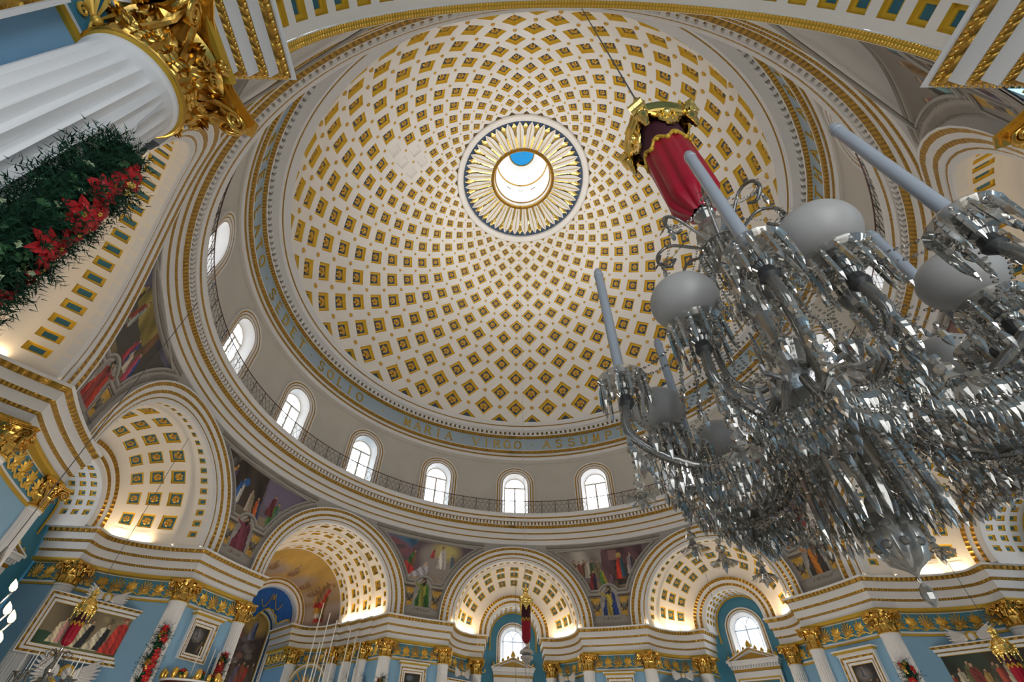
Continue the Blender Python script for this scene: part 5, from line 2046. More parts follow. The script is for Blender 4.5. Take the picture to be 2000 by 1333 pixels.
def sc_raising(P):
    P.poly([(-5, 12.5), (-5, 17), (5, 17), (5, 12.5)], '5f5a60')
    P.poly([(-5, 15), (-5, 17), (5, 17), (2, 15)], '8a8492', 2)
    P.poly([(.8, 13.8), (1.2, 16.6), (5, 16.6), (5, 13.6)], '3f4a34', 4)
    P.poly([(-5, 12.5), (-5, 13.3), (5, 13.3), (5, 12.5)], '7a6858', 3)
    for k in range(7):
        P.person(-3.3 + k * .38, 13.75, 1.5, ['7a3a38', '8a6a58', '5a3a40', '9a4a40'][k % 4], None, .04)
    P.poly([(.2, 13.4), (.9, 15.0), (1.8, 15.2), (2.6, 13.8), (1.2, 13.2)], 'c8c0b8', 10, .7)
    P.person(.0, 13.9, 1.75, '2f4f78', 'a82a2a', .05)
    P.person(-1.55, 13.2, 1.35, 'b88a28', '5a3a5a', .12)
    P.person(-.7, 13.5, 1.2, '6a7a84', None, -.1)
    P.poly([(-1.0, 13.1), (-.6, 13.6), (1.4, 13.45), (1.5, 13.2), (-.2, 12.95)], 'd0b898', 8)
    P.person(2.3, 13.2, 2.0, '7a4a30', '8a7a60', -.12, arm=-1)


def sc_cross(P):
    P.poly([(-5, 12.5), (-5, 17), (5, 17), (5, 12.5)], '4a463f')
    P.poly([(-5, 15.2), (-5, 17), (5, 17), (5, 15.8)], '565566', 2)
    P.poly([(-2, 15), (-1.5, 17), (2, 17), (.8, 14.8)], '8a7a3a', 3)
    P.poly([(.6, 13.2), (1.2, 17), (1.6, 17), (1.1, 13.2)], '6a4a34', 3)
    P.poly([(-5, 12.5), (-5, 13.5), (5, 13.4), (5, 12.5)], '6f6048', 3)
    P.person(-2.3, 14.3, 1.5, 'b0a030', '4a3a28', .2)
    P.person(-1.4, 14.2, 1.6, '8a3a2a', '9aa09a', .25)
    P.person(-1.9, 13.3, 1.2, '2f6a3a', '9a9a94', .4)
    P.person(.3, 13.6, 1.3, 'a83a44', '3a4a7a', .1)
    P.person(1.3, 13.2, 1.5, 'b8485a', '36508a', -.1)
    P.person(.8, 13.4, 1.0, 'c8b8a8', None, -.2)
    P.person(2.5, 13.6, 1.2, '5a4a28', None, .1)


def sc_throng(P):
    P.poly([(-5, 12.5), (-5, 17), (5, 17), (5, 12.5)], '857e76')
    P.poly([(-5, 12.5), (-5, 13.7), (5, 13.9), (5, 12.5)], '5f5446', 3)
    P.ell(2.6, 13.6, .9, .6, '5f6a3a', 0, .6)
    for k in range(8):
        P.person(-3.0 + k * .72, 13.2 + .12 * (k % 2), 1.75 - .1 * (k % 3), ['3a4a58', 'a83a44', '3a3430', '7a5a28', '2f3340', '5a3a3a', 'a08a60', '3f4a3a'][k], ['7aa0a0', None][k % 2], .06 * (k % 3 - 1))


spandrel(270, sc_nativity, '7a3a4a', '6a2f40', 'spandrel mural of a nativity above a prophet in a mauve robe', -1, None, 'ISAIAS')
spandrel(315, sc_transfig, '8a8a3a', '35662c', 'spandrel mural of a white figure on clouds above a prophet in green', -1, None, 'PROPHETA')
spandrel(0, sc_entry, 'b09a40', '233a78', 'spandrel mural of a red-robed rider above a prophet in blue and gold', -1, None, 'PROPHETA')
spandrel(45, sc_raising, 'b8722a', '3a3430', 'spandrel mural of a raised shroud above a hooded prophet in ochre', -1, '4a5a78', 'PROPHETA')
spandrel(225, sc_cross, '8a3a34', 'b0341f', 'spandrel mural of mourners by a cross above a prophet in scarlet', 1, None, 'PROPHETA')
spandrel(135, sc_throng, '7a5a38', '4a3a5a', 'spandrel mural of a throng in dark robes beside the near right column', 1, None, 'PROPHETA')
spandrel(180, sc_throng, '7a5a38', '4a3a5a', 'spandrel mural of robed figures half hidden by the huge left column', 1, None, 'PROPHETA')
spandrel(90, sc_entry, 'b09a40', '4a3a5a', 'spandrel mural hidden behind the crystal chandelier at the right', -1, None, 'PROPHETA')

# painted conch of the apse: gold sky, angels on clouds, saints below
TH = np.array(lin(-0.12, PI + 0.12, 110))
TT = np.array(lin(0.0, PI / 2, 60))
A_, T_ = np.meshgrid(TH, TT, indexing='ij')
rad = 2.6 + 1.5 * np.cos(T_)
P = Paint(rad * np.cos(A_), rad * np.sin(A_), '8a7a74', 'c09a4a', 0.3, 3.2, seed=9)
P.noise(0.18, 1.2)
for x, y, rx, ry in ((2.6, .3, 1.2, .5), (3.4, .9, .8, .4), (1.2, 2.6, 1.0, .4), (2.6, 1.8, .9, .35), (-1, 3.0, 1.2, .4), (-3, 1.0, 1.0, .6)):
    P.ell(x, y, rx, ry, 'a8988c', .2, .9)
for k, (x, c, h) in enumerate([(3.95, 'b03a34', 1.2), (3.55, 'd8d0c4', 1.1), (3.15, 'b8892e', 1.3), (2.85, 'b02a28', 1.35), (2.55, 'a8824a', 1.3)]):
    th = [0.12, 0.22, 0.34, 0.48, 0.62][k]
    P.person(3.55 * math.cos(th * .8), 3.55 * math.sin(th * .8) - .25, h, c, ['7a3a30', '5a6a3a', '8a6a30', None, '8a6a50'][k], -.05, w=.9)
for x, y in ((1.9, 2.4), (.6, 3.1), (-1.2, 3.1), (2.7, 2.0), (-2.4, 2.2)):
    P.ell(x, y, .42, .18, '8a6a4a', .4, .5)
    P.person(x - .1, y - .05, .55, '9a7a5a', None, .35)
V = [conch(a, t) for a in TH for t in TT]
cr = P.put('ceiling_apse_conch', V, grid_faces(len(TH), len(TT)), None, 'mural')
put(cr, 'painted half-dome with golden sky, angels and saints behind the high altar', 'mural', kind='structure')


# ------------------------------------------------------------------ framed pictures
def rect_bands(b, w, h, bands, mats):
    """mitred frame: bands (inset outwards from the canvas edge, proud)"""
    rows = []
    for e, pz in bands:
        x, y = w / 2 + e, h / 2 + e
        rows.append([Vector((-x, -y, pz)), Vector((x, -y, pz)), Vector((x, y, pz)), Vector((-x, y, pz))])
    per = [0, w, w + h, 2 * w + h, 2 * w + 2 * h]
    for i in range(len(bands) - 1):
        for k in range(4):
            k2 = (k + 1) % 4
            b.add([rows[i][k], rows[i][k2], rows[i + 1][k2], rows[i + 1][k]], [(0, 1, 2, 3)], mats[i], [(per[k], 0, 0), (per[k + 1], 0, 0), (per[k + 1], .1, 0), (per[k], .1, 0)])


def picture(a, u, v, z, w, h, turn, painter, label, big=True, seed=1, cornice=False, k=0.8):
    """turn: degrees the picture is swung from facing the hall axis"""
    f = frame(a)
    o = f(u, v, z)
    nrm = (frame(a + turn)(0, -1, 0)).normalized()
    x = Vector((0, 0, 1)).cross(nrm)
    root = empty('framed_painting', (0, 0, 0))
    root.matrix_world = basis(o, x, Vector((0, 0, 1)), nrm)
    put(root, label, 'painting', 'framed paintings around the hall', 'thing')
    nx, ny = (90, 60) if big else (44, 54)
    X, Y = np.meshgrid(np.array(lin(-w / 2, w / 2, nx)), np.array(lin(-h / 2, h / 2, ny)), indexing='ij')
    P = Paint(X, Y, '3a3428', '4a4436', -h / 2, h / 2, seed=seed)
    painter(P, w, h)
    V = [Vector((X[i, j], Y[i, j], 0.03)) for i in range(nx) for j in range(ny)]
    c = P.put('canvas', V, grid_faces(nx, ny), root, 'oil_painting')
    b = MB()
    rect_bands(b, w, h, [(0, 0.03), (0.0, 0.07), (0.03 * k, 0.08), (0.05 * k, 0.08), (0.17 * k, 0.09), (0.18 * k, 0.12), (0.26 * k, 0.12), (0.27 * k, 0.14), (0.42 * k, 0.15), (0.44 * k, 0.19), (0.58 * k, 0.21), (0.60 * k, 0.20), (0.66 * k, 0.20), (0.66 * k, -0.1)],
               [1, 1, 0, 0, 0, 2, 0, 0, 0, 3, 0, 0, 0])
    b.build('frame', ['white', 'gold_paint', 'gold_bead', 'gold_egg'], root, False)
    if cornice:
        b = MB()
        W = w / 2 + 0.66 * k
        H = h / 2 + 0.66 * k
        b.box((0, H + 0.05, 0.10), (2 * W + 0.06, 0.10, 0.34), 0)
        b.box((0, H + 0.14, 0.14), (2 * W + 0.22, 0.09, 0.46), 1)
        b.box((0, H + 0.22, 0.16), (2 * W + 0.34, 0.07, 0.52), 0)
        b.build('cornice', ['white', 'gold_paint'], root, False)
    return root


def pt_nuns(P, w, h):
    P.poly([(-9, -9), (-9, 9), (9, 9), (9, -9)], '7d6f55', 1.5)
    P.poly([(-9, -9), (-9, -.24 * h), (9, -.32 * h), (9, -9)], '5f6848', 2)
    P.poly([(-9, -9), (-9, -.05 * h), (-.3 * w, -.2 * h), (-.26 * w, -9)], '2a4f34', 3)
    P.poly([(-.16 * w, -.25 * h), (-.16 * w, .15 * h), (-.02 * w, .15 * h), (-.02 * w, -.25 * h)], '7a5634')
    P.poly([(.1 * w, .28 * h), (.1 * w, .42 * h), (.44 * w, .42 * h), (.44 * w, .28 * h)], '8a7a5c', 8)
    P.person(-.30 * w, -.42 * h, .62 * h, 'ddcba8', 'c88a86', .1, w=1.2)
    P.person(-.08 * w, -.45 * h, .72 * h, 'd8caa4', '26262c', .3, w=1.5)
    P.person(.13 * w, -.44 * h, .70 * h, 'd8ccb0', '24242a', .25, w=1.5)
    P.person(.33 * w, -.46 * h, .92 * h, 'c23c30', 'b02e26', .14, w=1.2, hair='b02e26')


def pt_crowd(P, w, h):
    P.poly([(-9, -9), (-9, 9), (9, 9), (9, -9)], '3a3326', 2)
    P.poly([(-9, 0), (-9, 9), (-1, 9), (0, .2)], '2f3a2c', 3)
    for k in range(11):
        P.person(-w * .42 + k * w * .083, -h * .45 + .1 * (k % 3), h * (.5 + .08 * (k % 4)), ['b04a34', 'c0b49a', '6a6a42', '8a3a30', 'a8884a', '54503f'][k % 6], ['7a2f28', None, '4a5038'][k % 3], .08 * (k % 3 - 1))


def pt_vision(P, w, h):
    P.poly([(-9, -9), (-9, 9), (9, 9), (9, -9)], '2e2a2a', 2)
    P.ell(-.12 * w, .18 * h, .3 * w, .22 * h, '75716e', 0, .9)
    P.person(-.12 * w, .12 * h, .32 * h, '3c4a62', '8a8684', 0)
    P.person(.2 * w, -.48 * h, .5 * h, '2a2320', '3a2f22', -.2)
    P.poly([(.16 * w, -.4 * h), (.36 * w, .02 * h), (.4 * w, 0), (.22 * w, -.42 * h)], '8a6a3a')


def pt_group(P, w, h):
    P.poly([(-9, -9), (-9, 9), (9, 9), (9, -9)], '2c2824', 2)
    for k in range(4):
        P.person(-w * .3 + k * w * .2, -h * .48, h * (.55 + .05 * (k % 2)), ['5a3a34', '3a4458', '7a6a50', '6a3030'][k], None, .05)
    P.ell(-.15 * w, .3 * h, .2 * w, .12 * h, '5d6a76', 0, .8)


picture(270, 3.8, 20.3, 6.25, 3.5, 1.55, 38, pt_nuns, 'large painting of kneeling nuns and a scarlet figure in a white and gold frame', True, 3, False, 0.62)
picture(292.5, 0, RW - 0.02, 6.65, 0.95, 1.15, 0, pt_vision, 'small dark painting of a vision above the wooden pulpit', False, 5, True, 0.5)
picture(337.5, 0, RW - 0.02, 6.6, 1.05, 1.2, 0, pt_group, 'small dark painting on the pier right of the high altar', False, 6, True, 0.55)
picture(22.5, 0, RW - 0.02, 6.6, 1.05, 1.2, 0, pt_group, 'small painting on the pier right of the central niche', False, 7, True, 0.55)
picture(67.5, 0, RW - 0.02, 6.35, 1.1, 1.25, 0, pt_vision, 'small dark painting on the pier beside the lower right garland', False, 8, True, 0.6)
picture(0, -3.75, 19.4, 6.3, 2.2, 1.3, -38, pt_crowd, 'framed painting below a cherub at the left side of the central niche', False, 9, False, 0.6)
picture(0, 3.75, 19.4, 6.3, 2.2, 1.3, 38, pt_crowd, 'framed painting below a cherub at the right side of the central niche', False, 10, False, 0.6)
picture(45, -3.75, 19.4, 6.3, 2.2, 1.3, -38, pt_crowd, 'framed painting below a cherub in the niche right of centre', False, 11, False, 0.6)
picture(90, -3.8, 20.3, 6.25, 3.5, 1.55, -38, pt_crowd, 'large dark crowded painting at the lower right corner', True, 12, False, 0.62)


picture(180, 6.8, 21.0, 6.2, 2.78, 2.2, 90, pt_crowd, 'framed painting on the near blue wall, its frame edge at the top left', False, 13, False, 0.8)


# ------------------------------------------------------------------ cherub heads with spread wings
def cherub_mesh():
    parts = []
    b = MB()
    b.ball((0, 0, 0.10), 0.17, 12, 9, 0, (0.85, 1.1, 0.9))
    b.ball((0, -0.03, 0.26), 0.03, 6, 4)
    b.ball((0, -0.10, 0.235), 0.035, 6, 4, 0, (1.5, .5, .6))
    for s_ in (-1, 1):
        b.ball((s_ * 0.06, 0.03, 0.235), 0.025, 6, 4)
    parts.append(('head', b.mesh('head', ['marble'], True, 2.0)))
    b = MB()
    for k in range(12):
        g = PI * (k / 11) * 1.3 - 0.47
        b.ball((0.17 * math.cos(g), 0.17 * math.sin(g) + 0.02, 0.07), 0.075, 7, 5)
    parts.append(('hair', b.mesh('hair', ['gold_paint'], True, 2.0)))
    for s_ in (-1, 1):
        b = MB()
        for row, (L, n, z) in enumerate([(0.95, 8, 0.02), (0.62, 6, 0.05), (0.36, 4, 0.08)]):
            for k in range(n):
                g = 0.62 - 1.05 * k / (n - 1)
                d = Vector((s_ * math.cos(g), math.sin(g), 0))
                p = Vector((-d.y, d.x, 0))
                LL = L * (1 - 0.28 * k / n)
                c0 = Vector((s_ * 0.16, -0.04 + 0.02 * row, z))
                b.add([c0 + p * 0.03, c0 - p * 0.03, c0 + d * LL * .6 - p * 0.075, c0 + d * LL - p * 0.02, c0 + d * LL * 1.02, c0 + d * LL + p * 0.02, c0 + d * LL * .6 + p * 0.075, c0 + d * LL * .6 + Vector((0, 0, 0.05))],
                      [(0, 1, 7), (1, 2, 7), (2, 3, 7), (3, 4, 7), (4, 5, 7), (5, 6, 7), (6, 0, 7)])
        parts.append(('wing', b.mesh('wing', ['silver_plaster'], True, 0.6)))
    return parts


CHERUB = cherub_mesh()


def cherub(a, u, v, z, turn, sc, label):
    nrm = (frame(a + turn)(0, -1, 0)).normalized()
    root = empty('winged_cherub')
    root.matrix_world = basis(frame(a)(u, v, z), Vector((0, 0, 1)).cross(nrm), Vector((0, 0, 1)), nrm) @ Matrix.Scale(sc, 4)
    put(root, label, 'cherub', 'winged cherub heads', 'thing')
    for nm, me in CHERUB:
        link(nm, me, root)


cherub(270, 3.8, 20.25, 7.62, 38, 0.9, 'winged cherub head above the frame of the nuns painting')
cherub(270, 3.7, 20.1, 4.62, 38, 1.25, 'winged cherub head below the frame of the nuns painting')
cherub(90, -3.8, 20.25, 7.62, -38, 0.9, 'winged cherub head above the large dark painting at the right')
cherub(0, -3.75, 19.35, 7.72, -38, 0.7, 'winged cherub head above the left painting of the central niche')
cherub(0, 3.75, 19.35, 7.72, 38, 0.7, 'winged cherub head above the right painting of the central niche')
cherub(45, -3.75, 19.35, 7.72, -38, 0.7, 'winged cherub head above the painting of the niche right of centre')


# ------------------------------------------------------------------ pedimented frames below the niche windows
def aedicule(a, v, ztop, w, label, gilded=False):
    f = frame(a)
    root = empty('pedimented_frame', f(0, v, 0), -R_(a))
    put(root, label, 'pediment', None, 'thing')
    zb = ztop - 0.62

    def tri(b, w0, z0, z1, y0, y1, m):
        b.add([(-w0, y0, z0), (w0, y0, z0), (0, y0, z1), (-w0, y1, z0), (w0, y1, z0), (0, y1, z1)], [(0, 1, 2), (3, 5, 4), (0, 3, 4, 1), (1, 4, 5, 2), (2, 5, 3, 0)], m)
    b = MB()
    for s_ in (-1, 1):
        for t0, t1, y, m in ((0.00, 0.05, -0.62, 0), (0.05, 0.12, -0.58, 1), (0.12, 0.18, -0.5, 0)):
            L = math.hypot(w, 0.62)
            nx, nz = -0.62 / L * s_, w / L
            p0, p1 = Vector((s_ * (w + 0.1), 0, zb)), Vector((0, 0, ztop + 0.06))
            n = Vector((s_ * 0.62 / L, 0, w / L))
            q = [p0 - n * t0, p1 - n * t0 / n.z * 1.0, p1 - n * t1 / n.z * 1.0, p0 - n * t1]
            b.add([Vector((k.x, y, k.z)) for k in q] + [Vector((k.x, 0, k.z)) for k in q], [(0, 1, 2, 3), (0, 4, 5, 1), (3, 2, 6, 7), (1, 5, 6, 2), (0, 3, 7, 4)], m)
    b.build('raking_cornice', ['white', 'gold_egg'], root, False)
    b = MB()
    tri(b, w - 0.1, zb - 0.02, ztop - 0.14, -0.3, 0, 0)
    tri(b, (w - 0.1) * .72, zb + 0.06, ztop - 0.22, -0.34, -0.3, 1)
    b.build('tympanum', ['white', 'gold_bead'], root, False)
    b = MB()
    b.box((0, -0.28, zb - 0.06), (2 * w + 0.2, 0.64, 0.1), 0)
    b.box((0, -0.24, zb - 0.2), (2 * w + 0.02, 0.56, 0.18), 0)
    for k in range(18):
        b.box((-w + 0.1 + k * (2 * w - 0.2) / 17, -0.38, zb - 0.36), (0.07, 0.16, 0.13), 0)
    b.box((0, -0.15, zb - 0.38), (2 * w - 0.1, 0.32, 0.18), 0)
    b.box((0, -0.12, zb - 0.54), (2 * w - 0.15, 0.3, 0.14), 1)
    b.box((0, -0.10, zb - 0.72), (2 * w - 0.2, 0.26, 0.2), 0)
    b.build('entablature', ['white', 'gold_bead'], root, False)
    b = MB()
    rect_bands(b, 2 * w - 0.9, 3.6, [(0, 0.02), (0.04, 0.1), (0.1, 0.1), (0.12, 0.16), (0.2, 0.16), (0.22, 0.2), (0.34, 0.2), (0.34, 0)], [1, 0, 0, 1, 0, 0, 0])
    o = b.build('frame', ['white', 'gold_paint'], root, False)
    o.matrix_local = basis(Vector((0, -0.02, zb - 2.95)), Vector((1, 0, 0)), Vector((0, 0, 1)), Vector((0, -1, 0)))
    b = MB()
    b.lathe([(0.02, 0.0), (0.13, 0.02), (0.15, 0.12), (0.08, 0.26), (0.0, 0.36)], 8)
    acr = b.mesh('acroterion', ['gold_paint'], True, 0.6)
    for k in range(9):
        t = -1 + 2 * k / 8
        q = link('acroterion', acr, root)
        q.matrix_local = Matrix.Translation((t * (w - 0.05), -0.35, ztop + 0.04 - 0.62 * abs(t))) @ Matrix.Scale(1.35 if k == 4 else 0.85, 4)
    return root


aedicule(0, 22.45, 9.32, 1.6, 'white and gold pediment below the window of the central niche')
aedicule(45, 22.45, 9.32, 1.6, 'white and gold pediment below the window of the niche right of centre')


def fan_pediment(a, u, v, z, turn, label):
    nrm = (frame(a + turn)(0, -1, 0)).normalized()
    root = empty('fan_pediment')
    root.matrix_world = basis(frame(a)(u, v, z), Vector((0, 0, 1)).cross(nrm), Vector((0, 0, 1)), nrm)
    put(root, label, 'pediment', None, 'thing')
    W = 1.25
    for s_ in (-1, 1):
        b = MB()
        for t0, t1, d, m in ((0, .06, .5, 0), (.06, .18, .46, 1), (.18, .27, .4, 0), (.27, .36, .34, 1), (.36, .44, .3, 0)):
            b.add([(s_ * W, -t0, d), (0, .55 - t0, d), (0, .55 - t1, d), (s_ * W, -t1, d), (s_ * W, -t0, 0), (0, .55 - t0, 0), (0, .55 - t1, 0), (s_ * W, -t1, 0)], [(0, 1, 2, 3), (0, 4, 5, 1), (3, 2, 6, 7), (0, 3, 7, 4)], m)
        b.build('raking_cornice', ['white', 'gold_egg'], root, False)
    b = MB()
    b.add([(-W + .3, -.3, .1), (W - .3, -.3, .1), (0, .2, .1)], [(0, 1, 2)], 0)
    b.build('tympanum', ['wall_teal'], root, False)
    for x, y in ((-W, .05), (0, .6), (W, .05)):
        b = MB()
        n = 9
        V = [(0, 0, .3)] + [(.3 * math.cos(t), .3 * math.sin(t), .3) for t in lin(0, PI, 15)] + [(.3 * math.cos(t), .3 * math.sin(t), .1) for t in lin(0, PI, 15)]
        b.add(V, [(0, i, i + 1) for i in range(1, 15)] + [(i, i + 15, i + 16, i + 1) for i in range(1, 15)], 0)
        for k in range(7):
            g = PI * (k + .5) / 7
            b.ball((.19 * math.cos(g), .19 * math.sin(g), .3), .06, 6, 4, 0, (1, 1, .7))
        q = b.build('acroterion_fan', ['gold_paint'], root, True, 0.8)
        q.location = (x, y, 0.1)


fan_pediment(270, 3.3, 20.4, 3.5, 38, 'white and gold pediment with fan ornaments under the nuns painting')
aedicule(270, 24.15, 9.32, 1.7, 'white and gold pediment below the window of the left niche')
aedicule(90, 24.15, 9.32, 1.7, 'white and gold pediment below the window of the right niche')

# ------------------------------------------------------------------ high altar: curtain, arched painting, sunburst, statues
f = frame(315)
b = MB()
U = lin(-2.0, 2.0, 61)


def drape(u, t):
    top = ZS + math.sqrt(max(0, 1.98 ** 2 - u * u)) if abs(u) < 1.98 else ZS
    bot = 10.55 + 0.75 * abs(math.cos(u * 1.62)) - 0.55 * (abs(u) / 2) ** 2
    z = top + (min(bot, top - .02) - top) * t
    return f(u, 27.0 + 0.09 * math.sin(u * 17) * (0.3 + t), z)


b.grid(drape, U, lin(0, 1, 8), 0)
root = empty('blue_curtain', f(0, 27, 10.4))
put(root, 'gathered blue valance curtain with gold fringe in the altar arch', 'curtain', None, 'thing')


def keep(o, root):
    o.parent = root
    bpy.context.view_layer.update()
    o.matrix_parent_inverse = root.matrix_world.inverted()
    return o


keep(b.build('valance', ['blue_velvet'], None, True, 3.1), root)
b = MB()
b.tube([drape(u, 1.0) - Vector((0, 0, 0.03)) for u in U], 0.055, 6)
keep(b.build('fringe', ['gold_paint'], None), root)
for s_ in (-1, 1):
    b = MB()
    b.tube([f(s_ * (0.1 + 0.75 * t), 26.9, 12.3 - 0.55 * math.sin(t * PI * .5) - .6 * math.sin(t * PI)) for t in lin(0, 1, 10)], 0.03, 5)
    keep(b.build('gold_cord', ['gold_paint'], None), root)
b = MB()
b.lathe([(0.01, 0.3), (0.06, 0.25), (0.05, 0.18), (0.09, 0.0)], 8, at=f(0, 26.85, 11.9))
keep(b.build('tassel', ['gold_paint'], None), root)

root = empty('arched_painting', f(0.25, 29.85, 6.5), -R_(315))
put(root, 'tall arched altar painting of a rising figure among angels in a striped frame', 'painting', None, 'thing')
nx, ny = 40, 80
W_, H_ = 1.3, 5.0
X, Y = np.meshgrid(np.array(lin(-W_, W_, nx)), np.array(lin(0, H_, ny)), indexing='ij')
P = Paint(X, Y, '3a2c28', '4a3c34', 0, H_, seed=21)
P.ell(.2, 4.2, 1.1, .8, 'b8924a', 0, .8)
for k in range(16):
    P.ell(P.r.uniform(-1.1, 1.1), P.r.uniform(1.6, 3.4), .28, .2, ['7a6a62', '8a5a4a', '5a4a48'][k % 3], 0, .6)
P.person(.1, 3.1, 1.4, '8a8490', '3a4a68', .1)
for k in range(6):
    P.person(-.9 + k * .36, .2 + .15 * (k % 2), 1.3, ['a83a28', '5a4a3a', '6a5a68', '8a4a30'][k % 4], None, .1)
hh = np.where(np.abs(X) < W_, H_ - W_ + np.sqrt(np.maximum(0, W_ ** 2 - X ** 2)), H_ - W_)
Yc = np.minimum(Y, hh)
V = [Vector((X[i, j], -0.04, Yc[i, j])) for i in range(nx) for j in range(ny)]
P.put('canvas', V, grid_faces(nx, ny), root, 'oil_painting')
b = MB()
idf = lambda u, v, z: Vector((u, v, z))
arch_band(b, idf, [(1.3, 0.05), (1.36, 0.1), (1.44, 0.1), (1.46, 0.14), (1.6, 0.14), (1.62, 0.1), (1.7, 0.1), (1.72, 0.16), (1.86, 0.16), (1.88, 0)], 0, H_ - W_, lambda u: 0.0, [1, 0, 2, 2, 2, 0, 1, 0, 0])
b.build('frame', ['white', 'gold_paint', 'navy'], root, True, 0.5)

root = empty('sunburst', f(3.75, 25.0, 6.35))
put(root, 'golden sunburst with rays in an arched frame beside the altar', 'sunburst', None, 'thing')
nrm = (f(-0.75, -0.65, 0) - f(0, 0, 0)).normalized()
Ms = basis(f(3.5, 24.75, 6.3), Vector((0, 0, 1)).cross(nrm), Vector((0, 0, 1)), nrm)
b = MB()
b.lathe([(0.0, 0.10), (0.3, 0.08), (0.34, 0.0)], 24, 0, M=(Ms @ Matrix.Rotation(PI / 2, 4, 'X') @ Matrix.Scale(1, 4)).to_3x3(), at=Ms.translation)
keep(b.build('disc', ['gold_bright'], None), root)
for k in range(28):
    g = 2 * PI * k / 28
    L = 1.45 if k % 2 == 0 else 1.05
    b = MB()
    d, p = Vector((math.cos(g), math.sin(g), 0)), Vector((-math.sin(g), math.cos(g), 0))
    b.add([Ms @ (d * .3 + p * .03), Ms @ (d * .3 - p * .03), Ms @ (d * L - p * .045), Ms @ (d * L + p * .045), Ms @ (d * .3 + Vector((0, 0, .05))), Ms @ (d * L + Vector((0, 0, .05)))], [(0, 4, 5, 3), (1, 2, 5, 4), (2, 3, 5)])
    keep(b.build('ray', ['gold_bright'], None, False), root)
b = MB()
fs = lambda u, v, z: Ms @ Vector((u, z, -v))
arch_band(b, fs, [(1.2, 0.0), (1.22, 0.05), (1.3, 0.05), (1.32, 0.02), (1.42, 0.05), (1.5, 0.05), (1.52, 0)], -3.0, 0.3, lambda u: 0.12, [0, 1, 0, 0, 1, 0])
keep(b.build('arched_frame', ['white', 'gold_paint'], None, True, .5), root)


def statue(p, face, h, label, seed):
    rg = random.Random(seed)
    root = empty('marble_statue', p, face)
    put(root, label, 'statue', 'white marble statues by the altar', 'thing')
    b = MB()
    prof = [(0, .26), (.12, .25), (.3, .21), (.5, .18), (.6, .19), (.72, .21), (.8, .2), (.84, .1), (.88, .065)]

    def fn(i, j):
        g = 2 * PI * i / 20
        z, r = prof[j]
        q = r * (1 + .16 * math.sin(g * 5 + z * 6 + seed) * (1 - z) + .06 * math.sin(g * 9))
        return Vector((q * math.cos(g) * h * .62 + .05 * h * math.sin(z * 4 + seed), q * math.sin(g) * h * .5, z * h))
    b.grid(fn, list(range(20)), list(range(len(prof))), 0, cu=True)
    b.ball((0.02 * h, 0, .935 * h), .068 * h, 10, 8, 0, (.85, 1, 1.15))
    for s_ in (-1, 1):
        e = Vector((s_ * .17 * h, -.05 * h, .62 * h))
        b.tube([Vector((s_ * .12 * h, 0, .80 * h)), e, Vector((s_ * .06 * h, -.16 * h, (.62 + .08 * s_) * h)), Vector((0, -.17 * h, (.66 + .1 * s_) * h))], [.055 * h, .05 * h, .04 * h, .03 * h], 7)
    for k in range(6):
        b.ball((.02 * h + .05 * h * math.cos(k), .04 * h, .955 * h + .03 * h * math.sin(k * 2)), .03 * h, 6, 4)
    b.build('figure', ['marble'], root, True, 1.2)
    b = MB()
    b.box((0, 0, -.1), (.6, .5, .2))
    b.build('plinth', ['marble'], root, False)


for k, (u, v, wh) in enumerate([(4.55, 19.2, 'nearest the garland at the altar jamb'), (4.3, 20.75, 'between the second and third altar columns'), (4.1, 22.4, 'beside the golden sunburst')]):
    statue(f(u, v, 5.0), -R_(315) - PI / 2 * 0 + 1.2, 1.95, 'white marble statue of a robed figure ' + wh, k + 2)
# ------------------------------------------------------------------ poinsettia garlands on the columns
def flower_mesh():
    b = MB()
    for n, L, w_, z, k0 in ((6, 1.0, 0.34, 0.0, 0), (5, 0.66, 0.24, 0.12, 0.4)):
        for k in range(n):
            g = 2 * PI * (k + k0) / n
            d, p = Vector((math.cos(g), math.sin(g), 0)), Vector((-math.sin(g), math.cos(g), 0))
            up_ = Vector((0, 0, 1))
            b.add([up_ * z, d * L * .35 + p * w_ * .75 + up_ * (z + .14), d * L * .62 + p * w_ * .8 + up_ * (z + .10), d * L + up_ * (z - .12), d * L * .62 - p * w_ * .8 + up_ * (z + .10), d * L * .35 - p * w_ * .75 + up_ * (z + .14), d * L * .5 + up_ * (z + .05)],
                  [(0, 1, 6), (1, 2, 6), (2, 3, 6), (3, 4, 6), (4, 5, 6), (5, 0, 6)], 0)
    for k in range(5):
        b.ball((.1 * math.cos(k * 1.26), .1 * math.sin(k * 1.26), .2), .06, 5, 4, 1)
    return b.mesh('poinsettia', ['poinsettia', 'gold_leaf'], False)


FLOWER = flower_mesh()
b = MB()
b.ball((0, 0, 0), 1.0, 14, 10)
b.lathe([(.25, .95), (.25, 1.2), (.0, 1.2)], 8)
BAUBLE = b.mesh('gold_bauble', ['gold_bright'], True, 1.0)
b = MB()
for k in range(40):
    t = k / 40
    g = k * 2.4
    r = math.sin(PI * (t * .9 + .08))
    c = Vector((r * math.cos(g), r * math.sin(g), 1 - 2 * t))
    n = c.normalized()
    s_ = n.orthogonal().normalized() * .28
    q = n.cross(s_)
    b.add([c + s_, c + q, c - s_, c - q, c + n * .3], [(0, 1, 4), (1, 2, 4), (2, 3, 4), (3, 0, 4)])
CONE = b.mesh('pine_cone', ['gold_paint'], False)


def orient(p, n, s_, spin=0.0):
    n = n.normalized()
    x = n.orthogonal().normalized()
    return basis(p, x, n.cross(x), n) @ Matrix.Rotation(spin, 4, 'Z') @ Matrix.Scale(s_, 4)


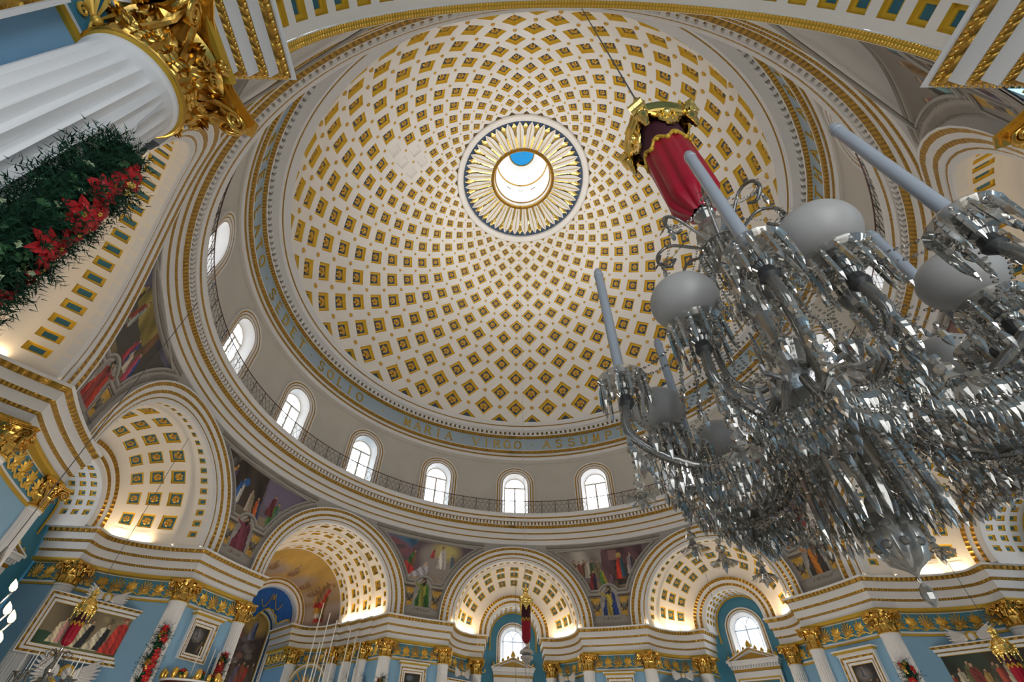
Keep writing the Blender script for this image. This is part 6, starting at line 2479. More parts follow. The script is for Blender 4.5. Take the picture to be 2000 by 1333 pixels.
def garland(p0, p1, r, facing, n_sprig, needle, n_flower, fr, n_leaf, label, seed, extras=True):
    rg = random.Random(seed)
    p0, p1 = Vector(p0), Vector(p1)
    root = empty('poinsettia_garland', p0)
    put(root, label, 'garland', 'poinsettia garlands on the columns', 'thing')
    ax = (p1 - p0)
    L = ax.length
    ax.normalize()
    X = facing.normalized()
    Y = ax.cross(X).normalized()

    def at(t, g, k):
        d = X * math.cos(g) + Y * math.sin(g)
        end = min(1.0, 0.35 + 3.0 * (1 - t) * L / (r * 6))
        return ax * (L * t) + d * (r * k * end), d
    b = MB()
    for i in range(n_sprig):
        p, d = at(rg.random(), rg.uniform(-PI, PI), 0.35 + 0.55 * rg.random())
        d = (d + ax * rg.uniform(-.3, .9) + Vector((rg.uniform(-.5, .5), rg.uniform(-.5, .5), rg.uniform(-.5, .5)))).normalized()
        sl = needle * rg.uniform(2.2, 4.0)
        x = d.orthogonal().normalized()
        y = d.cross(x)
        for k in range(11):
            q = p + d * (sl * k / 10)
            g = k * 2.4
            e = (x * math.cos(g) + y * math.sin(g)) * needle + d * needle * .7
            w_ = e.cross(d).normalized() * needle * .13
            b.add([q - w_, q + w_, q + e], [(0, 1, 2)], 0)
    core = [ax * (L * t) + Vector((rg.uniform(-1, 1), rg.uniform(-1, 1), 0)) * r * .08 for t in lin(-.02, .97, 16)]
    b.tube(core, [r * (.62 + .1 * rg.random()) for _ in core], 9)
    put(b.build('foliage', ['pine'], root, False), kind='stuff')
    b = MB()
    for i in range(n_leaf):
        p, d = at(rg.random(), rg.gauss(0, 1.0), 0.85 + 0.2 * rg.random())
        n = (d + Vector((rg.uniform(-.6, .6), rg.uniform(-.6, .6), rg.uniform(-.6, .6)))).normalized()
        m_ = orient(p, n, fr * rg.uniform(.32, .55), rg.uniform(0, 6))
        P = [(0, 0, 0), (.35, .35, .1), (.2, .6, .05), (.55, .75, .0), (.25, 1.0, .05), (0, 1.35, -.1), (-.25, 1.0, .05), (-.55, .75, 0), (-.2, .6, .05), (-.35, .35, .1)]
        b.add([m_ @ Vector(q) for q in P], [(0, 1, 2, 3, 4, 5), (0, 5, 6, 7, 8, 9)], 1 if rg.random() < .3 else 0)
    if n_leaf:
        put(b.build('holly_leaves', ['leaf', 'leaf_pale'], root, False), kind='stuff')
    for i in range(n_flower):
        t = (i + 0.5) / n_flower
        p, d = at(min(.985, max(.02, t + rg.uniform(-.04, .04))), rg.gauss(0.0, .62), 0.98)
        n = (d + ax * rg.uniform(-.25, .3)).normalized()
        o = link('poinsettia', FLOWER, root)
        o.matrix_local = orient(p, n, fr * rg.uniform(.8, 1.15), rg.uniform(0, 6))
    if extras:
        for t in extras:
            p, d = at(t, -.35, 1.0)
            o = link('gold_bauble', BAUBLE, root)
            o.matrix_local = orient(p, d, fr * .34)
            p, d = at(t - .02, -.15, 1.02)
            o = link('gold_bauble', BAUBLE, root)
            o.matrix_local = orient(p, d, fr * .24)
            for k in range(5):
                p, d = at(t + rg.uniform(.0, .07), -.7 + .2 * k, .98)
                o = link('pine_cone', CONE, root)
                o.matrix_local = orient(p, d, fr * .27)
    return root


garland((-5.70, -17.88, 3.2), (-5.70, -17.98, 6.35), 0.28, Vector((0.85, 0.75, -0.35)), 1700, 0.062, 26, 0.165, 260, 'large pine garland with red poinsettias hanging on the huge near column', 4, [0.88])
b = MB()
b.tube([(-5.70, -17.98, 6.3), (-5.9, -18.08, 7.0), (-5.93, -18.12, 7.62)], 0.008, 5)
put(b.build('garland_string', ['pale_cord']), 'thin pale string tying the large garland to the near column', 'string', None, 'thing')
for a, s_, z1, n, lab in ((270, 1, 6.75, 22, 'poinsettia garland on the column right of the nuns painting'), (315, -1, 6.35, 20, 'poinsettia garland on the column left of the high altar'),
                          (315, 1, 6.75, 14, 'poinsettia garland on the column right of the high altar'), (90, -1, 6.8, 14, 'poinsettia garland on the column at the lower right'), (0, -1, 6.3, 10, 'garland top on the column left of the central niche')):
    n_ = NICHE[a]
    f = frame(a)
    c = f(s_ * (n_['b'] + 0.1), wall_v(s_ * n_['b'], a) + .12, 0)
    fc = Vector((CAM.x - c.x, CAM.y - c.y, 0)).normalized()
    q = c + fc * 0.62
    garland((q.x, q.y, 2.6), (q.x, q.y, z1), 0.24, fc + Vector((0, 0, -.2)), 240, 0.10, n, 0.21, 40, lab, a + s_, [0.35, 0.62, 0.9])

# ------------------------------------------------------------------ pulpit canopy with gilded cresting
f = frame(292.5)
root = empty('pulpit', f(-0.25, 17.15, 3.0), -R_(292.5))
put(root, 'dark carved wooden pulpit canopy with gilded cresting on the pier', 'pulpit', None, 'thing')
b = MB()
b.lathe([(0.9, 1.0), (1.0, 1.05), (1.05, 1.3), (1.12, 1.34), (1.14, 1.5), (1.25, 1.56), (1.3, 1.66), (1.3, 1.74), (1.1, 1.8), (0.05, 1.8)], 16, 0)
b.build('canopy', ['dark_wood'], root, True, 0.4)
b = MB()
b.lathe([(0.9, -3), (0.92, 0.0), (0.95, 1.0)], 8, 0)
b.build('body', ['dark_wood'], root, False)
b = MB()
b.lathe([(1.3, 1.74), (1.35, 1.76), (1.35, 1.82), (1.2, 1.84)], 16, 0)
b.build('white_rim', ['white'], root, True)
b = MB()
b.ball((0, 0, 0.17), 0.13, 8, 6, 0, (1, 1, 1.5))
b.lathe([(.1, 0), (.07, .05), (.1, .08)], 8)
acorn = b.mesh('gilded_acorn', ['gold'], True, 1.0)
for k in range(15):
    g = 2 * PI * k / 15
    o = link('gilded_acorn', acorn, root)
    o.matrix_local = Matrix.Translation((1.25 * math.cos(g), 1.25 * math.sin(g), 1.82)) @ Matrix.Scale(0.8 if k % 2 else 1.2, 4)


def flower_pot(p, label, seed):
    rg = random.Random(seed)
    root = empty('potted_poinsettia', p)
    put(root, label, 'plant', 'potted poinsettias on the pulpit canopy', 'thing')
    b = MB()
    b.lathe([(.0, 0), (.09, 0), (.12, .16), (.11, .16), (.1, .14)], 12)
    b.build('pot', ['gold_paint'], root)
    b = MB()
    for k in range(26):
        d = Vector((rg.gauss(0, 1), rg.gauss(0, 1), rg.uniform(.1, 1.0))).normalized()
        m_ = orient(Vector((0, 0, .2)) + d * .14, d, .16, rg.uniform(0, 6))
        b.add([m_ @ Vector(q) for q in ((0, 0, 0), (.4, .5, .1), (0, 1.3, 0), (-.4, .5, .1))], [(0, 1, 2, 3)])
    put(b.build('leaves', ['leaf'], root, False), kind='stuff')
    for k in range(6):
        g = k * 1.05
        d = Vector((math.cos(g) * .7, math.sin(g) * .7, .9))
        o = link('poinsettia', FLOWER, root)
        o.matrix_local = orient(Vector((0, 0, .18)) + d * .17, d, .13, g)


fl = frame(292.5)
for k, (g, wh) in enumerate([(-1.15, 'farthest left'), (-.4, 'second from the left'), (.35, 'third from the left'), (1.05, 'farthest right')]):
    p = fl(-0.25 + 1.05 * math.sin(g), 17.15 - 1.05 * math.cos(g), 4.81)
    flower_pot(p, 'potted red poinsettia on the pulpit canopy, %s of four' % wh, k)


# ------------------------------------------------------------------ tall thin candles
def candle(p, h, r, label, group):
    root = empty('tall_candle', p)
    put(root, label, 'candle', group, 'thing')
    b = MB()
    b.tube([(0, 0, 0), (0, 0, h)], [r, r * .85], 6)
    b.build('stick', ['candle'], root)
    b = MB()
    b.lathe([(r * 2.2, -.06), (r * 2.6, 0), (r * 1.2, .03), (r * 1.1, .1)], 10)
    b.build('socket', ['silver'], root)


for k, (g, wh) in enumerate([(-.85, 'leftmost'), (.0, 'second'), (.65, 'third'), (1.3, 'rightmost')]):
    p = fl(-0.25 + .8 * math.sin(g), 17.15 - .8 * math.cos(g), 4.87)
    candle(p, 1.3, .022, 'thin white candle on the pulpit canopy, %s of four' % wh, 'candles on the pulpit canopy')
f = frame(315)
cand = [(0.7, 19.6, 4.2, 6.4), (1.35, 19.6, 4.2, 5.9), (2.0, 19.6, 4.2, 5.6), (1.0, 19.3, 4.2, 4.1), (1.6, 19.3, 4.2, 3.8), (2.2, 19.3, 4.2, 3.5), (3.2, 19.6, 4.2, 5.2), (3.75, 19.6, 4.2, 5.0), (4.2, 19.6, 4.2, 4.7), (3.9, 19.2, 4.2, 3.1)]
nth = ['first', 'second', 'third', 'fourth', 'fifth', 'sixth', 'seventh', 'eighth', 'ninth', 'tenth']
for k, (u, v, z, h) in enumerate(sorted(cand)):
    candle(f(u, v, z), h, .04, 'long white altar candle, %s from the left of ten' % nth[k], 'long altar candles')

# ------------------------------------------------------------------ crystal pieces shared by the chandeliers
def facet(prof, n=6, name='crystal_drop', m='crystal'):
    b = MB()
    b.lathe(prof, n)
    return b.mesh(name, [m], False)


DROP = facet([(.004, 0), (.010, -.008), (.010, -.016), (.004, -.022), (.013, -.045), (.0185, -.08), (.014, -.105), (.001, -.135)], 6)
PRISM = facet([(.003, 0), (.010, -.008), (.010, -.02), (.004, -.028), (.012, -.045), (.012, -.09), (.009, -.095), (.0135, -.105), (.0135, -.16), (.010, -.165), (.0135, -.17), (.0135, -.29), (.009, -.33), (.001, -.37)], 5, 'crystal_prism')
BEAD_V = [(0, 0, 1), (1, 0, 0), (0, 1, 0), (-1, 0, 0), (0, -1, 0), (0, 0, -1), (.7, .7, 0), (-.7, .7, 0), (-.7, -.7, 0), (.7, -.7, 0)]
BEAD_F = [(0, 1, 6), (0, 6, 2), (0, 2, 7), (0, 7, 3), (0, 3, 8), (0, 8, 4), (0, 4, 9), (0, 9, 1), (5, 6, 1), (5, 2, 6), (5, 7, 2), (5, 3, 7), (5, 8, 3), (5, 4, 8), (5, 9, 4), (5, 1, 9)]


def bead_chain(pts, r, parent, step=None, name='bead_chain'):
    """strung faceted beads along a line of points"""
    b = MB()
    step = step or r * 2.5
    acc = 0.0
    k = 0
    for p, q in zip(pts, pts[1:]):
        L = (q - p).length
        while acc <= L:
            c = p.lerp(q, acc / L)
            rr = r * (1.0 if k % 3 else 0.75)
            ca, sa = math.cos(k * .7), math.sin(k * .7)
            b.add([c + Vector(((v[0] * ca - v[1] * sa) * rr, (v[0] * sa + v[1] * ca) * rr, v[2] * rr * .95)) for v in BEAD_V], BEAD_F)
            k += 1
            acc += step
        acc -= L
    return put(b.build(name, ['crystal'], parent, False), kind='stuff')


def sag(p, q, d, n=12):
    return [p.lerp(q, t) - Vector((0, 0, d * 4 * t * (1 - t))) for t in lin(0, 1, n)]


def bell_flower(name='bell_pendant'):
    b = MB()
    b.lathe([(.004, 0), (.02, -.01), (.02, -.03), (.008, -.04), (.03, -.065), (.034, -.085), (.016, -.10), (.02, -.11), (.035, -.15)], 8)
    for k in range(7):
        g = 2 * PI * k / 7
        d, p = Vector((math.cos(g), math.sin(g), 0)), Vector((-math.sin(g), math.cos(g), 0))
        b.add([d * .03 + p * .015 + Vector((0, 0, -.14)), d * .03 - p * .015 + Vector((0, 0, -.14)), d * .075 - p * .028 + Vector((0, 0, -.19)), d * .10 + Vector((0, 0, -.175)), d * .075 + p * .028 + Vector((0, 0, -.19))], [(0, 1, 2, 3, 4)])
    b.lathe([(.01, -.14), (.02, -.18), (.012, -.22), (.001, -.245)], 6)
    return b.mesh(name, ['crystal'], False)


BELL = bell_flower()


# ------------------------------------------------------------------ gilded crown with velvet sleeve, from which each big lamp hangs
def crown_plan(n=8):
    pts = []
    for k in range(4):
        a = k * PI / 2
        d, t = Vector((math.cos(a), math.sin(a))), Vector((-math.sin(a), math.cos(a)))
        # arched bay, then a projecting corner block
        for q in lin(-.62, .62, 7):
            pts.append(d * (0.80 + .10 * math.cos(q / .62 * PI / 2)) + t * q)
        c = (d + t).normalized()
        s_ = Vector((-c.y, c.x))
        pts += [c * 1.02 - s_ * .22, c * 1.22 - s_ * .20, c * 1.22 + s_ * .20, c * 1.02 + s_ * .22]
    return pts


def crown_stack(b, plan, R, levels):
    n = len(plan)
    V = []
    for k, z in levels:
        V += [Vector((p.x * R * k, p.y * R * k, z)) for p in plan]
    F = []
    for i in range(len(levels) - 1):
        for j in range(n):
            F.append((i * n + j, i * n + (j + 1) % n, (i + 1) * n + (j + 1) % n, (i + 1) * n + j))
    F.append(tuple(range(n)))
    F.append(tuple((len(levels) - 1) * n + j for j in range(n)))
    b.add(V, F)


def crown_and_sleeve(root, z_top, z_rim, z_val, z_bot, R=0.33, fine=True):
    """gold canopy with pelmets and pendants, dark scalloped valance, pleated red sleeve"""
    plan = crown_plan()
    b = MB()
    crown_stack(b, plan, R, [(.70, z_rim + .06), (.78, z_rim), (.84, z_rim - .01), (.86, z_rim + .02), (.96, z_rim + .02), (.98, z_rim - .01), (1.05, z_rim), (1.08, z_rim + .03), (1.02, z_rim + .05), (1.12, z_rim + .10), (1.14, z_rim + .14), (1.0, z_rim + .17), (.85, z_rim + .22), (.80, z_rim + .30), (.45, z_rim + .42), (.3, z_rim + .5)])
    o = b.build('crown', ['gold_bright'], root, True, 0.5)
    b = MB()
    zz = z_rim + .45
    b.lathe([(.12, zz), (.14, zz + .06), (.07, zz + .10), (.11, zz + .16), (.13, zz + .24), (.09, zz + .32), (.04, zz + .36), (.05, zz + .4), (.02, z_top)], 14)
    for k in range(8):
        leaf_grid(b, .16, .06, .10, .14, 2.4, 7, 5, 3, Matrix.Translation((0, 0, zz + .05)) @ Matrix.Rotation(k * PI / 4, 4, 'Z'))
    b.build('finial', ['gold_bright'], root, True, 1.0)
    for k in range(4):
        a = k * PI / 2
        b = MB()
        half = [(0, 0), (.0, -.36), (.03, -.37), (.045, -.32), (.03, -.28), (.075, -.25), (.10, -.20), (.085, -.15), (.13, -.16), (.16, -.12), (.15, -.06), (.20, -.08), (.22, -.02), (.22, 0)]
        sil = [(-x, z) for x, z in reversed(half[1:])] + [(x, z) for x, z in half[1:]]
        Mx = Matrix.Translation((0, 0, z_rim + .02)) @ Matrix.Rotation(a, 4, 'Z') @ Matrix(((0, 0, 1, 0), (1, 0, 0, 0), (0, 1, 0, 0), (0, 0, 0, 1)))
        b.prism([(x * R / .33 * 1.05, z) for x, z in sil], R * .76, R * .82, 0, Mx)
        b.ball(Mx @ Vector((0, -.07, R * .84)), .06, 8, 6)
        for s_ in (-1, 1):
            b.ball(Mx @ Vector((s_ * .10, -.10, R * .83)), .03, 6, 5)
            b.ball(Mx @ Vector((s_ * .05, -.19, R * .82)), .025, 6, 5)
        b.build('pelmet', ['gold_bright'], root, True, 0.6)
        a2 = a + PI / 4
        b = MB()
        c = Vector((math.cos(a2), math.sin(a2), 0)) * R * 1.08
        b.lathe([(.05, .05), (.07, .0), (.05, -.06), (.075, -.10), (.05, -.16), (.03, -.20), (.05, -.24), (.025, -.32), (.035, -.35), (.0, -.40)], 10, at=c + Vector((0, 0, z_rim)))
        for q in range(5):
            b.ball(c * (1.02) + Vector((.05 * math.cos(q * 1.3), .05 * math.sin(q * 1.3), z_rim - .05)), .03, 6, 4)
        b.build('corner_pendant', ['gold_bright'], root, True, 1.0)
    b = MB()
    n = 64
    r0 = R * .68

    def val(i, t):
        g = 2 * PI * i / n
        zb = z_val + (.06 * math.cos(g * 8))
        z = z_rim + .02 + (zb - z_rim - .02) * t
        return Vector((r0 * 1.03 * math.cos(g), r0 * 1.03 * math.sin(g), z))
    b.grid(val, list(range(n)), lin(0, 1, 6), 0, cu=True)
    v = b.build('valance', ['dark_velvet'], root, True, 3.0)
    b = MB()
    b.tube([val(i, 1.0) for i in range(n)], .022, 6, 0, closed=True)
    for i in range(0, n, 8):
        b.ball(val(i + 4, 1.02), .035, 6, 5)
        b.ball(val(i, 1.1), .03, 6, 5)
    b.build('fringe', ['gold_paint'], v, True, 1.0)
    b = MB()
    N = 96

    def sl(i, t):
        g = 2 * PI * i / N
        z = z_val + .1 + (z_bot - z_val - .1) * t
        r = r0 * (1.0 - .10 * t) if t < .8 else r0 * (.92 - .55 * ((t - .8) / .2) ** 1.5)
        fold = .07 * math.sin(g * 9 + 1.5 * math.sin(t * 2)) * (.35 + t) + .03 * math.sin(g * 17 + t * 3)
        return Vector((r * (1 + fold) * math.cos(g), r * (1 + fold) * math.sin(g), z))
    b.grid(sl, list(range(N)), lin(0, 1, 16), 0, cu=True)
    b.build('velvet_sleeve', ['red_velvet'], root, True, 3.0)


def cord(root, z0, z1, r, m='cable', name='cord'):
    b = MB()
    b.tube([(0, 0, z0), (0, 0, z1)], r, 5)
    return b.build(name, [m], root)


# lamp of the central niche: silver oil lamp on a long pale cord
root = empty('sanctuary_lamp', (0.05, 6.2, 0))
put(root, 'hanging silver lamp below a red velvet sleeve in front of the central window', 'hanging lamp', 'lamps with gilded crowns and velvet sleeves', 'thing')
crown_and_sleeve(root, 9.75, 8.85, 8.1, 7.05, 0.33)
cord(root, 9.7, 45.0, 0.014, 'pale_cord')
b = MB()
b.lathe([(.03, 7.08), (.05, 7.0), (.03, 6.92), (.16, 6.84), (.33, 6.72), (.36, 6.62), (.2, 6.55), (.3, 6.5), (.31, 6.4), (.12, 6.3), (.05, 6.18), (.0, 6.1)], 18)
b.build('oil_lamp', ['silver'], root, True, 0.8)
for k in range(3):
    b = MB()
    b.tube([(.2 * math.cos(k * 2.1), .2 * math.sin(k * 2.1), 6.5), (.02 * math.cos(k * 2.1), .02 * math.sin(k * 2.1), 5.2)], .012, 4)
    b.build('chain', ['silver'], root)


def small_chandelier(a, u, v, zc, label, z_att):
    root = empty('hanging_chandelier', frame(a)(u, v, 0))
    put(root, label, 'chandelier', 'lamps with gilded crowns and velvet sleeves', 'thing')
    crown_and_sleeve(root, zc, zc - .75, zc - 1.25, zc - 2.05, 0.30)
    cord(root, zc - .1, z_att, 0.012)
    zb = zc - 2.05
    b = MB()
    b.lathe([(.02, zb + .05), (.06, zb - .1), (.03, zb - .2), (.12, zb - .35), (.05, zb - .5), (.16, zb - .8), (.08, zb - 1.1), (.3, zb - 1.2), (.1, zb - 1.5), (.0, zb - 1.7)], 10)
    b.build('stem', ['crystal_dense'], root, False)
    for k in range(8):
        g = k * PI / 4
        d = Vector((math.cos(g), math.sin(g), 0))
        b = MB()
        b.tube([Vector((0, 0, zb - 1.1)) + d * .1, Vector((0, 0, zb - 1.35)) + d * .45, Vector((0, 0, zb - 1.3)) + d * .8, Vector((0, 0, zb - 1.05)) + d * .95], .025, 6)
        arm = b.build('arm', ['crystal_dense'], root, True)
        b = MB()
        b.tube([d * .95 + Vector((0, 0, zb - 1.0)), d * .95 + Vector((0, 0, zb - .35))], .018, 6)
        b.build('candle_tube', ['candle'], root)
        b = MB()
        b.lathe([(.02, zb - 1.05), (.11, zb - 1.0), (.12, zb - .98), (.02, zb - 1.0)], 10, at=d * .95)
        b.build('drip_pan', ['crystal_dense'], root)
        for q in range(5):
            o = link('crystal_prism', PRISM, root)
            gg = q * 1.256
            o.location = d * .95 + Vector((.1 * math.cos(gg), .1 * math.sin(gg), zb - 1.0))
            o.scale = (1.5, 1.5, 1.2)
        nx = Vector((math.cos(g + PI / 4), math.sin(g + PI / 4), 0))
        bead_chain(sag(d * .95 + Vector((0, 0, zb - 1.0)), nx * .95 + Vector((0, 0, zb - 1.0)), .18), .028, root)
        bead_chain(sag(d * .95 + Vector((0, 0, zb - 1.0)), Vector((0, 0, zb - .2)) + d * .1, .15), .024, root)
        hk = [Vector((0, 0, zb - .3)) + d * .1, Vector((0, 0, zb - .15)) + d * .3, Vector((0, 0, zb - .25)) + d * .45, Vector((0, 0, zb - .4)) + d * .4]
        b = MB()
        b.tube(hk, .018, 5)
        b.build('glass_hook', ['crystal_dense'], root)
    return root


small_chandelier(270, 1.3, 18.9, 7.25, 'crystal chandelier under a velvet sleeve in front of the nuns painting', 15.1)
small_chandelier(90, -1.3, 18.9, 7.3, 'chandelier with gilded crown at the lower right corner', 15.1)

# cords of lamps that hang out of sight from the vault coffers
for a, u, v, z0, z1, wh in ((0, 0.1, 19.6, 2.0, 15.0, 'central niche'), (45, -0.4, 19.3, 2.0, 15.0, 'niche right of centre'), (225, 1.2, 19.0, 2.0, 15.2, 'large left niche')):
    b = MB()
    p = frame(a)(u, v, 0)
    b.tube([(p.x, p.y, z0), (p.x, p.y, z1)], .012, 5)
    put(b.build('lamp_cord', ['cable']), 'thin dark lamp cord hanging from the vault of the ' + wh, 'cord', 'lamp cords', 'thing')

# lit chandelier at the left edge: flame bulbs on glass arms, and its own light
pl = Vector((-12.75, -9.5, 0))
root = empty('lit_chandelier', pl)
put(root, 'chandelier with glowing flame bulbs at the lower left edge', 'chandelier', None, 'thing')
cord(root, 5.2, 14.0, .012)
b = MB()
b.lathe([(.02, 5.2), (.08, 4.9), (.04, 4.6), (.14, 4.2), (.05, 3.8), (.1, 3.4), (.0, 3.2)], 12)
b.build('stem', ['crystal_dense'], root)
fb = MB()
fb.lathe([(.0, .0), (.05, .03), (.07, .09), (.055, .16), (.025, .22), (.0, .27)], 10)
FLAME = fb.mesh('flame_bulb', ['flame'], True)
for k, q in enumerate([(-12.15, -9.25, 4.35), (-12.02, -9.15, 3.93), (-11.90, -9.05, 3.80), (-11.90, -9.02, 3.42), (-12.9, -8.7, 3.9), (-13.4, -9.6, 3.9), (-13.0, -10.3, 3.9), (-12.3, -10.2, 3.9)]):
    d = Vector(q) - pl
    o = link('flame_bulb', FLAME, root)
    o.matrix_local = Matrix.Translation(d) @ Matrix.Rotation(.35, 4, Vector((d.y, -d.x, 0)).normalized())
    b = MB()
    h = Vector((d.x, d.y, 0))
    b.tube([Vector((0, 0, 4.1)), h * .5 + Vector((0, 0, d.z - .35)), h * .9 + Vector((0, 0, d.z - .25)), h + Vector((0, 0, d.z))], .02, 6)
    b.build('arm', ['crystal_dense'], root)
lamp('lit_chandelier_light', 'POINT', pl + Vector((0, 0, 3.9)), HALL_W * .6, (1.0, 0.82, 0.62), 0.5)
# added fill: unseen point lights low in the hall, without lamp bodies
for a, u, v, z, e in ((0, 0.1, 15.0, 3.4, 1.0), (45, -0.4, 15.0, 3.4, 1.0), (90, 0, 14.5, 3.2, 1.0), (270, 0, 14.5, 3.2, 1.0), (315, 0, 15.0, 3.4, 1.0), (135, 0, 14.5, 3.2, 0.7), (225, 0, 14.5, 3.2, 0.7)):
    lamp('hall_fill_light', 'POINT', frame(a)(u, v, z), HALL_W * e, (1.0, 0.92, 0.82), 0.6)
# ------------------------------------------------------------------ the great crystal chandelier beside the camera
AX = Vector((0.276, -17.80, 0))
E1 = Vector((-math.sin(R_(41.5)), -math.cos(R_(41.5)), 0))     # towards the camera
E2 = Vector((math.cos(R_(41.5)), -math.sin(R_(41.5)), 0))
ch = empty('crystal_chandelier', AX)
put(ch, 'great crystal chandelier with frosted globes, glass arms and a red velvet sleeve', 'chandelier', None, 'thing')


def cp(r, ang, z):
    g = R_(ang)
    return E1 * (r * math.cos(g)) + E2 * (r * math.sin(g)) + Vector((0, 0, z))


crown_and_sleeve(ch, 8.45, 7.55, 7.0, 5.65, 0.375)
b = MB()
b.tube([(0, 0, 8.4), (0, 0, 8.75)], .035, 6)
b.tube([(0, 0, 8.7), (0, 0, 18.42)], .012, 6)
b.build('cable', ['cable'], ch)

# central stem of stacked glass, dark hub, hatched vase, bottom crown of prisms and pineapple bowl
b = MB()
b.lathe([(.05, 5.7), (.10, 5.6), (.05, 5.5), (.13, 5.38), (.16, 5.28), (.06, 5.2), (.10, 5.1), (.20, 5.02), (.22, 4.98), (.07, 4.94), (.06, 4.6), (.10, 4.5), (.13, 4.3), (.06, 4.15), (.05, 3.9), (.12, 3.8), (.08, 3.7), (.05, 3.62)], 14)
b.build('stem', ['crystal_dense'], ch, False)
b = MB()
b.lathe([(.02, 3.64), (.14, 3.60), (.19, 3.52), (.20, 3.44), (.17, 3.38), (.05, 3.36)], 20)
for k in range(12):
    g = k * 30
    b.tube([cp(.15, g, 3.5), cp(.30, g, 3.5), cp(.30, g, 3.56)], .018, 6)
b.build('hub', ['silver'], ch, True, 0.6)
b = MB()
b.lathe([(.17, 3.40), (.175, 3.36), (.16, 3.28), (.125, 3.16), (.075, 3.04), (.04, 2.98)], 18)
b.build('hatched_vase', ['crystal_dense'], ch, False)
b = MB()
b.lathe([(.03, 3.05), (.22, 3.04), (.265, 3.02), (.27, 2.99), (.22, 2.98), (.03, 2.99)], 24)
b.build('lower_ring', ['crystal_dense'], ch, True, .6)
b = MB()


def pine(i, t):
    g = 2 * PI * i / 32
    z = 2.66 - .26 * t
    r = .028 + .070 * math.sin(PI * min(1, .12 + t * .80)) ** .8
    if t > .9:
        r *= .55
    return Vector((r * (1 + .10 * math.cos(g * 8)) * math.cos(g), r * (1 + .10 * math.cos(g * 8)) * math.sin(g), z))


b.grid(pine, list(range(32)), lin(0, 1, 10), 0, cu=True)
for row, (z, r) in enumerate([(2.585, .092), (2.50, .085)]):
    for k in range(8):
        g = (k + .5 * row) * PI / 4
        b.ball((r * math.cos(g), r * math.sin(g), z), .026, 7, 5, 0, (1, 1, .8))
b.lathe([(.03, 2.75), (.055, 2.70), (.05, 2.66)], 12)
b.lathe([(.05, 2.42), (.02, 2.39), (.004, 2.37)], 12)
b.build('pineapple_bowl', ['crystal_dense'], ch, True, .5)
b = MB()
b.lathe([(.003, 2.375), (.008, 2.36), (.003, 2.345), (.02, 2.325), (.028, 2.30), (.024, 2.275), (.008, 2.25), (.0, 2.245)], 8)
b.build('end_drop', ['crystal_dense'], ch, False)

n_drop = 0
HANG = []


def hang(me, p, s_=1.0, sz=1.0):
    global n_drop
    HANG.append((me, Matrix.Translation(p) @ Matrix.Rotation(n_drop * .9, 4, 'Z') @ Matrix.Rotation(.06 * math.sin(n_drop * 1.7), 4, 'X') @ Matrix.Diagonal((s_, s_, s_ * sz, 1))))
    n_drop += 1


for k in range(22):
    hang(PRISM, cp(.25, k * 16.4, 2.99), 1.45, .80)
for k in range(14):
    hang(PRISM, cp(.17, k * 25.7, 2.93), 1.2, .75)
for k in range(10):
    hang(DROP, cp(.10, k * 36, 2.72), .9, 1.0)

# lights: frosted globes and candle tubes, each with a drip pan, prisms and a roped glass arm
GLOBES = [(.82, 31), (.80, -25), (.98, 98), (1.0, -102), (1.25, 138), (1.22, -140), (1.1, 172)]
TUBES = [(1.03, 6), (1.08, 58), (1.08, -58), (1.05, 118), (1.05, -120), (1.05, 178)]
ZG = 3.89
b = MB()
nu, nv = 36, 20


def gl(i, j):
    t = .02 + (PI * .86 - .02) * j / (nv - 1)
    g = 2 * PI * i / nu
    r = .205 * math.sin(t) ** .95
    return Vector((r * math.cos(g), r * math.sin(g), .185 * math.cos(t)))


b.grid(gl, list(range(nu)), list(range(nv)), 0, cu=True)
globe_me = b.mesh('frosted_globe', ['frosted_glass'], True, 3.0)
b = MB()
for k in range(28):
    g = 2 * PI * k / 28
    L = .5 if k % 2 else .85
    p = [Vector((.209 * math.sin(t) ** .95 * math.cos(g), .209 * math.sin(t) ** .95 * math.sin(g), .188 * math.cos(t))) for t in (.03, L * .5, L)]
    b.tube(p, [.0016, .0014, .0006], 3, 0)
star_me = b.mesh('star_cut', ['candle'], False)
b = MB()
b.lathe([(.05, -.13), (.055, -.16), (.11, -.175), (.15, -.165), (.16, -.15), (.165, -.16), (.14, -.19), (.05, -.21), (.04, -.26), (.055, -.28), (.03, -.32)], 18)
pan_me = b.mesh('drip_pan', ['crystal'], True, .5)
b = MB()
b.lathe([(.035, -.14), (.045, -.2), (.04, -.32), (.05, -.36), (.02, -.4)], 10)
sock_me = b.mesh('socket', ['iron'], True, .6)
b = MB()
b.lathe([(.036, 0), (.036, 1.20), (.040, 1.205), (.040, 1.22), (.036, 1.23), (.034, 1.26), (.022, 1.29), (.0, 1.30)], 16)
tube_me = b.mesh('candle_tube', ['tube_glass'] if 'tube_glass' in M else ['candle'], True, .6)


def rope(pts, r, parent, name='glass_arm'):
    """glass arm with twisted ribs"""
    fine, rr = [], []
    for i in range(len(pts) - 1):
        p0 = pts[max(0, i - 1)]
        p1, p2 = pts[i], pts[i + 1]
        p3 = pts[min(len(pts) - 1, i + 2)]
        for k in range(14):
            t = k / 14
            fine.append(.5 * ((2 * p1) + (p2 - p0) * t + (2 * p0 - 5 * p1 + 4 * p2 - p3) * t * t + (3 * p1 - p0 - 3 * p2 + p3) * t ** 3))
            rr.append(r * (1.0 if k % 2 else .84))
    b = MB()
    b.tube(fine, rr, 8, 0)
    return b.build(name, ['crystal_dense'], parent, True, .9), fine


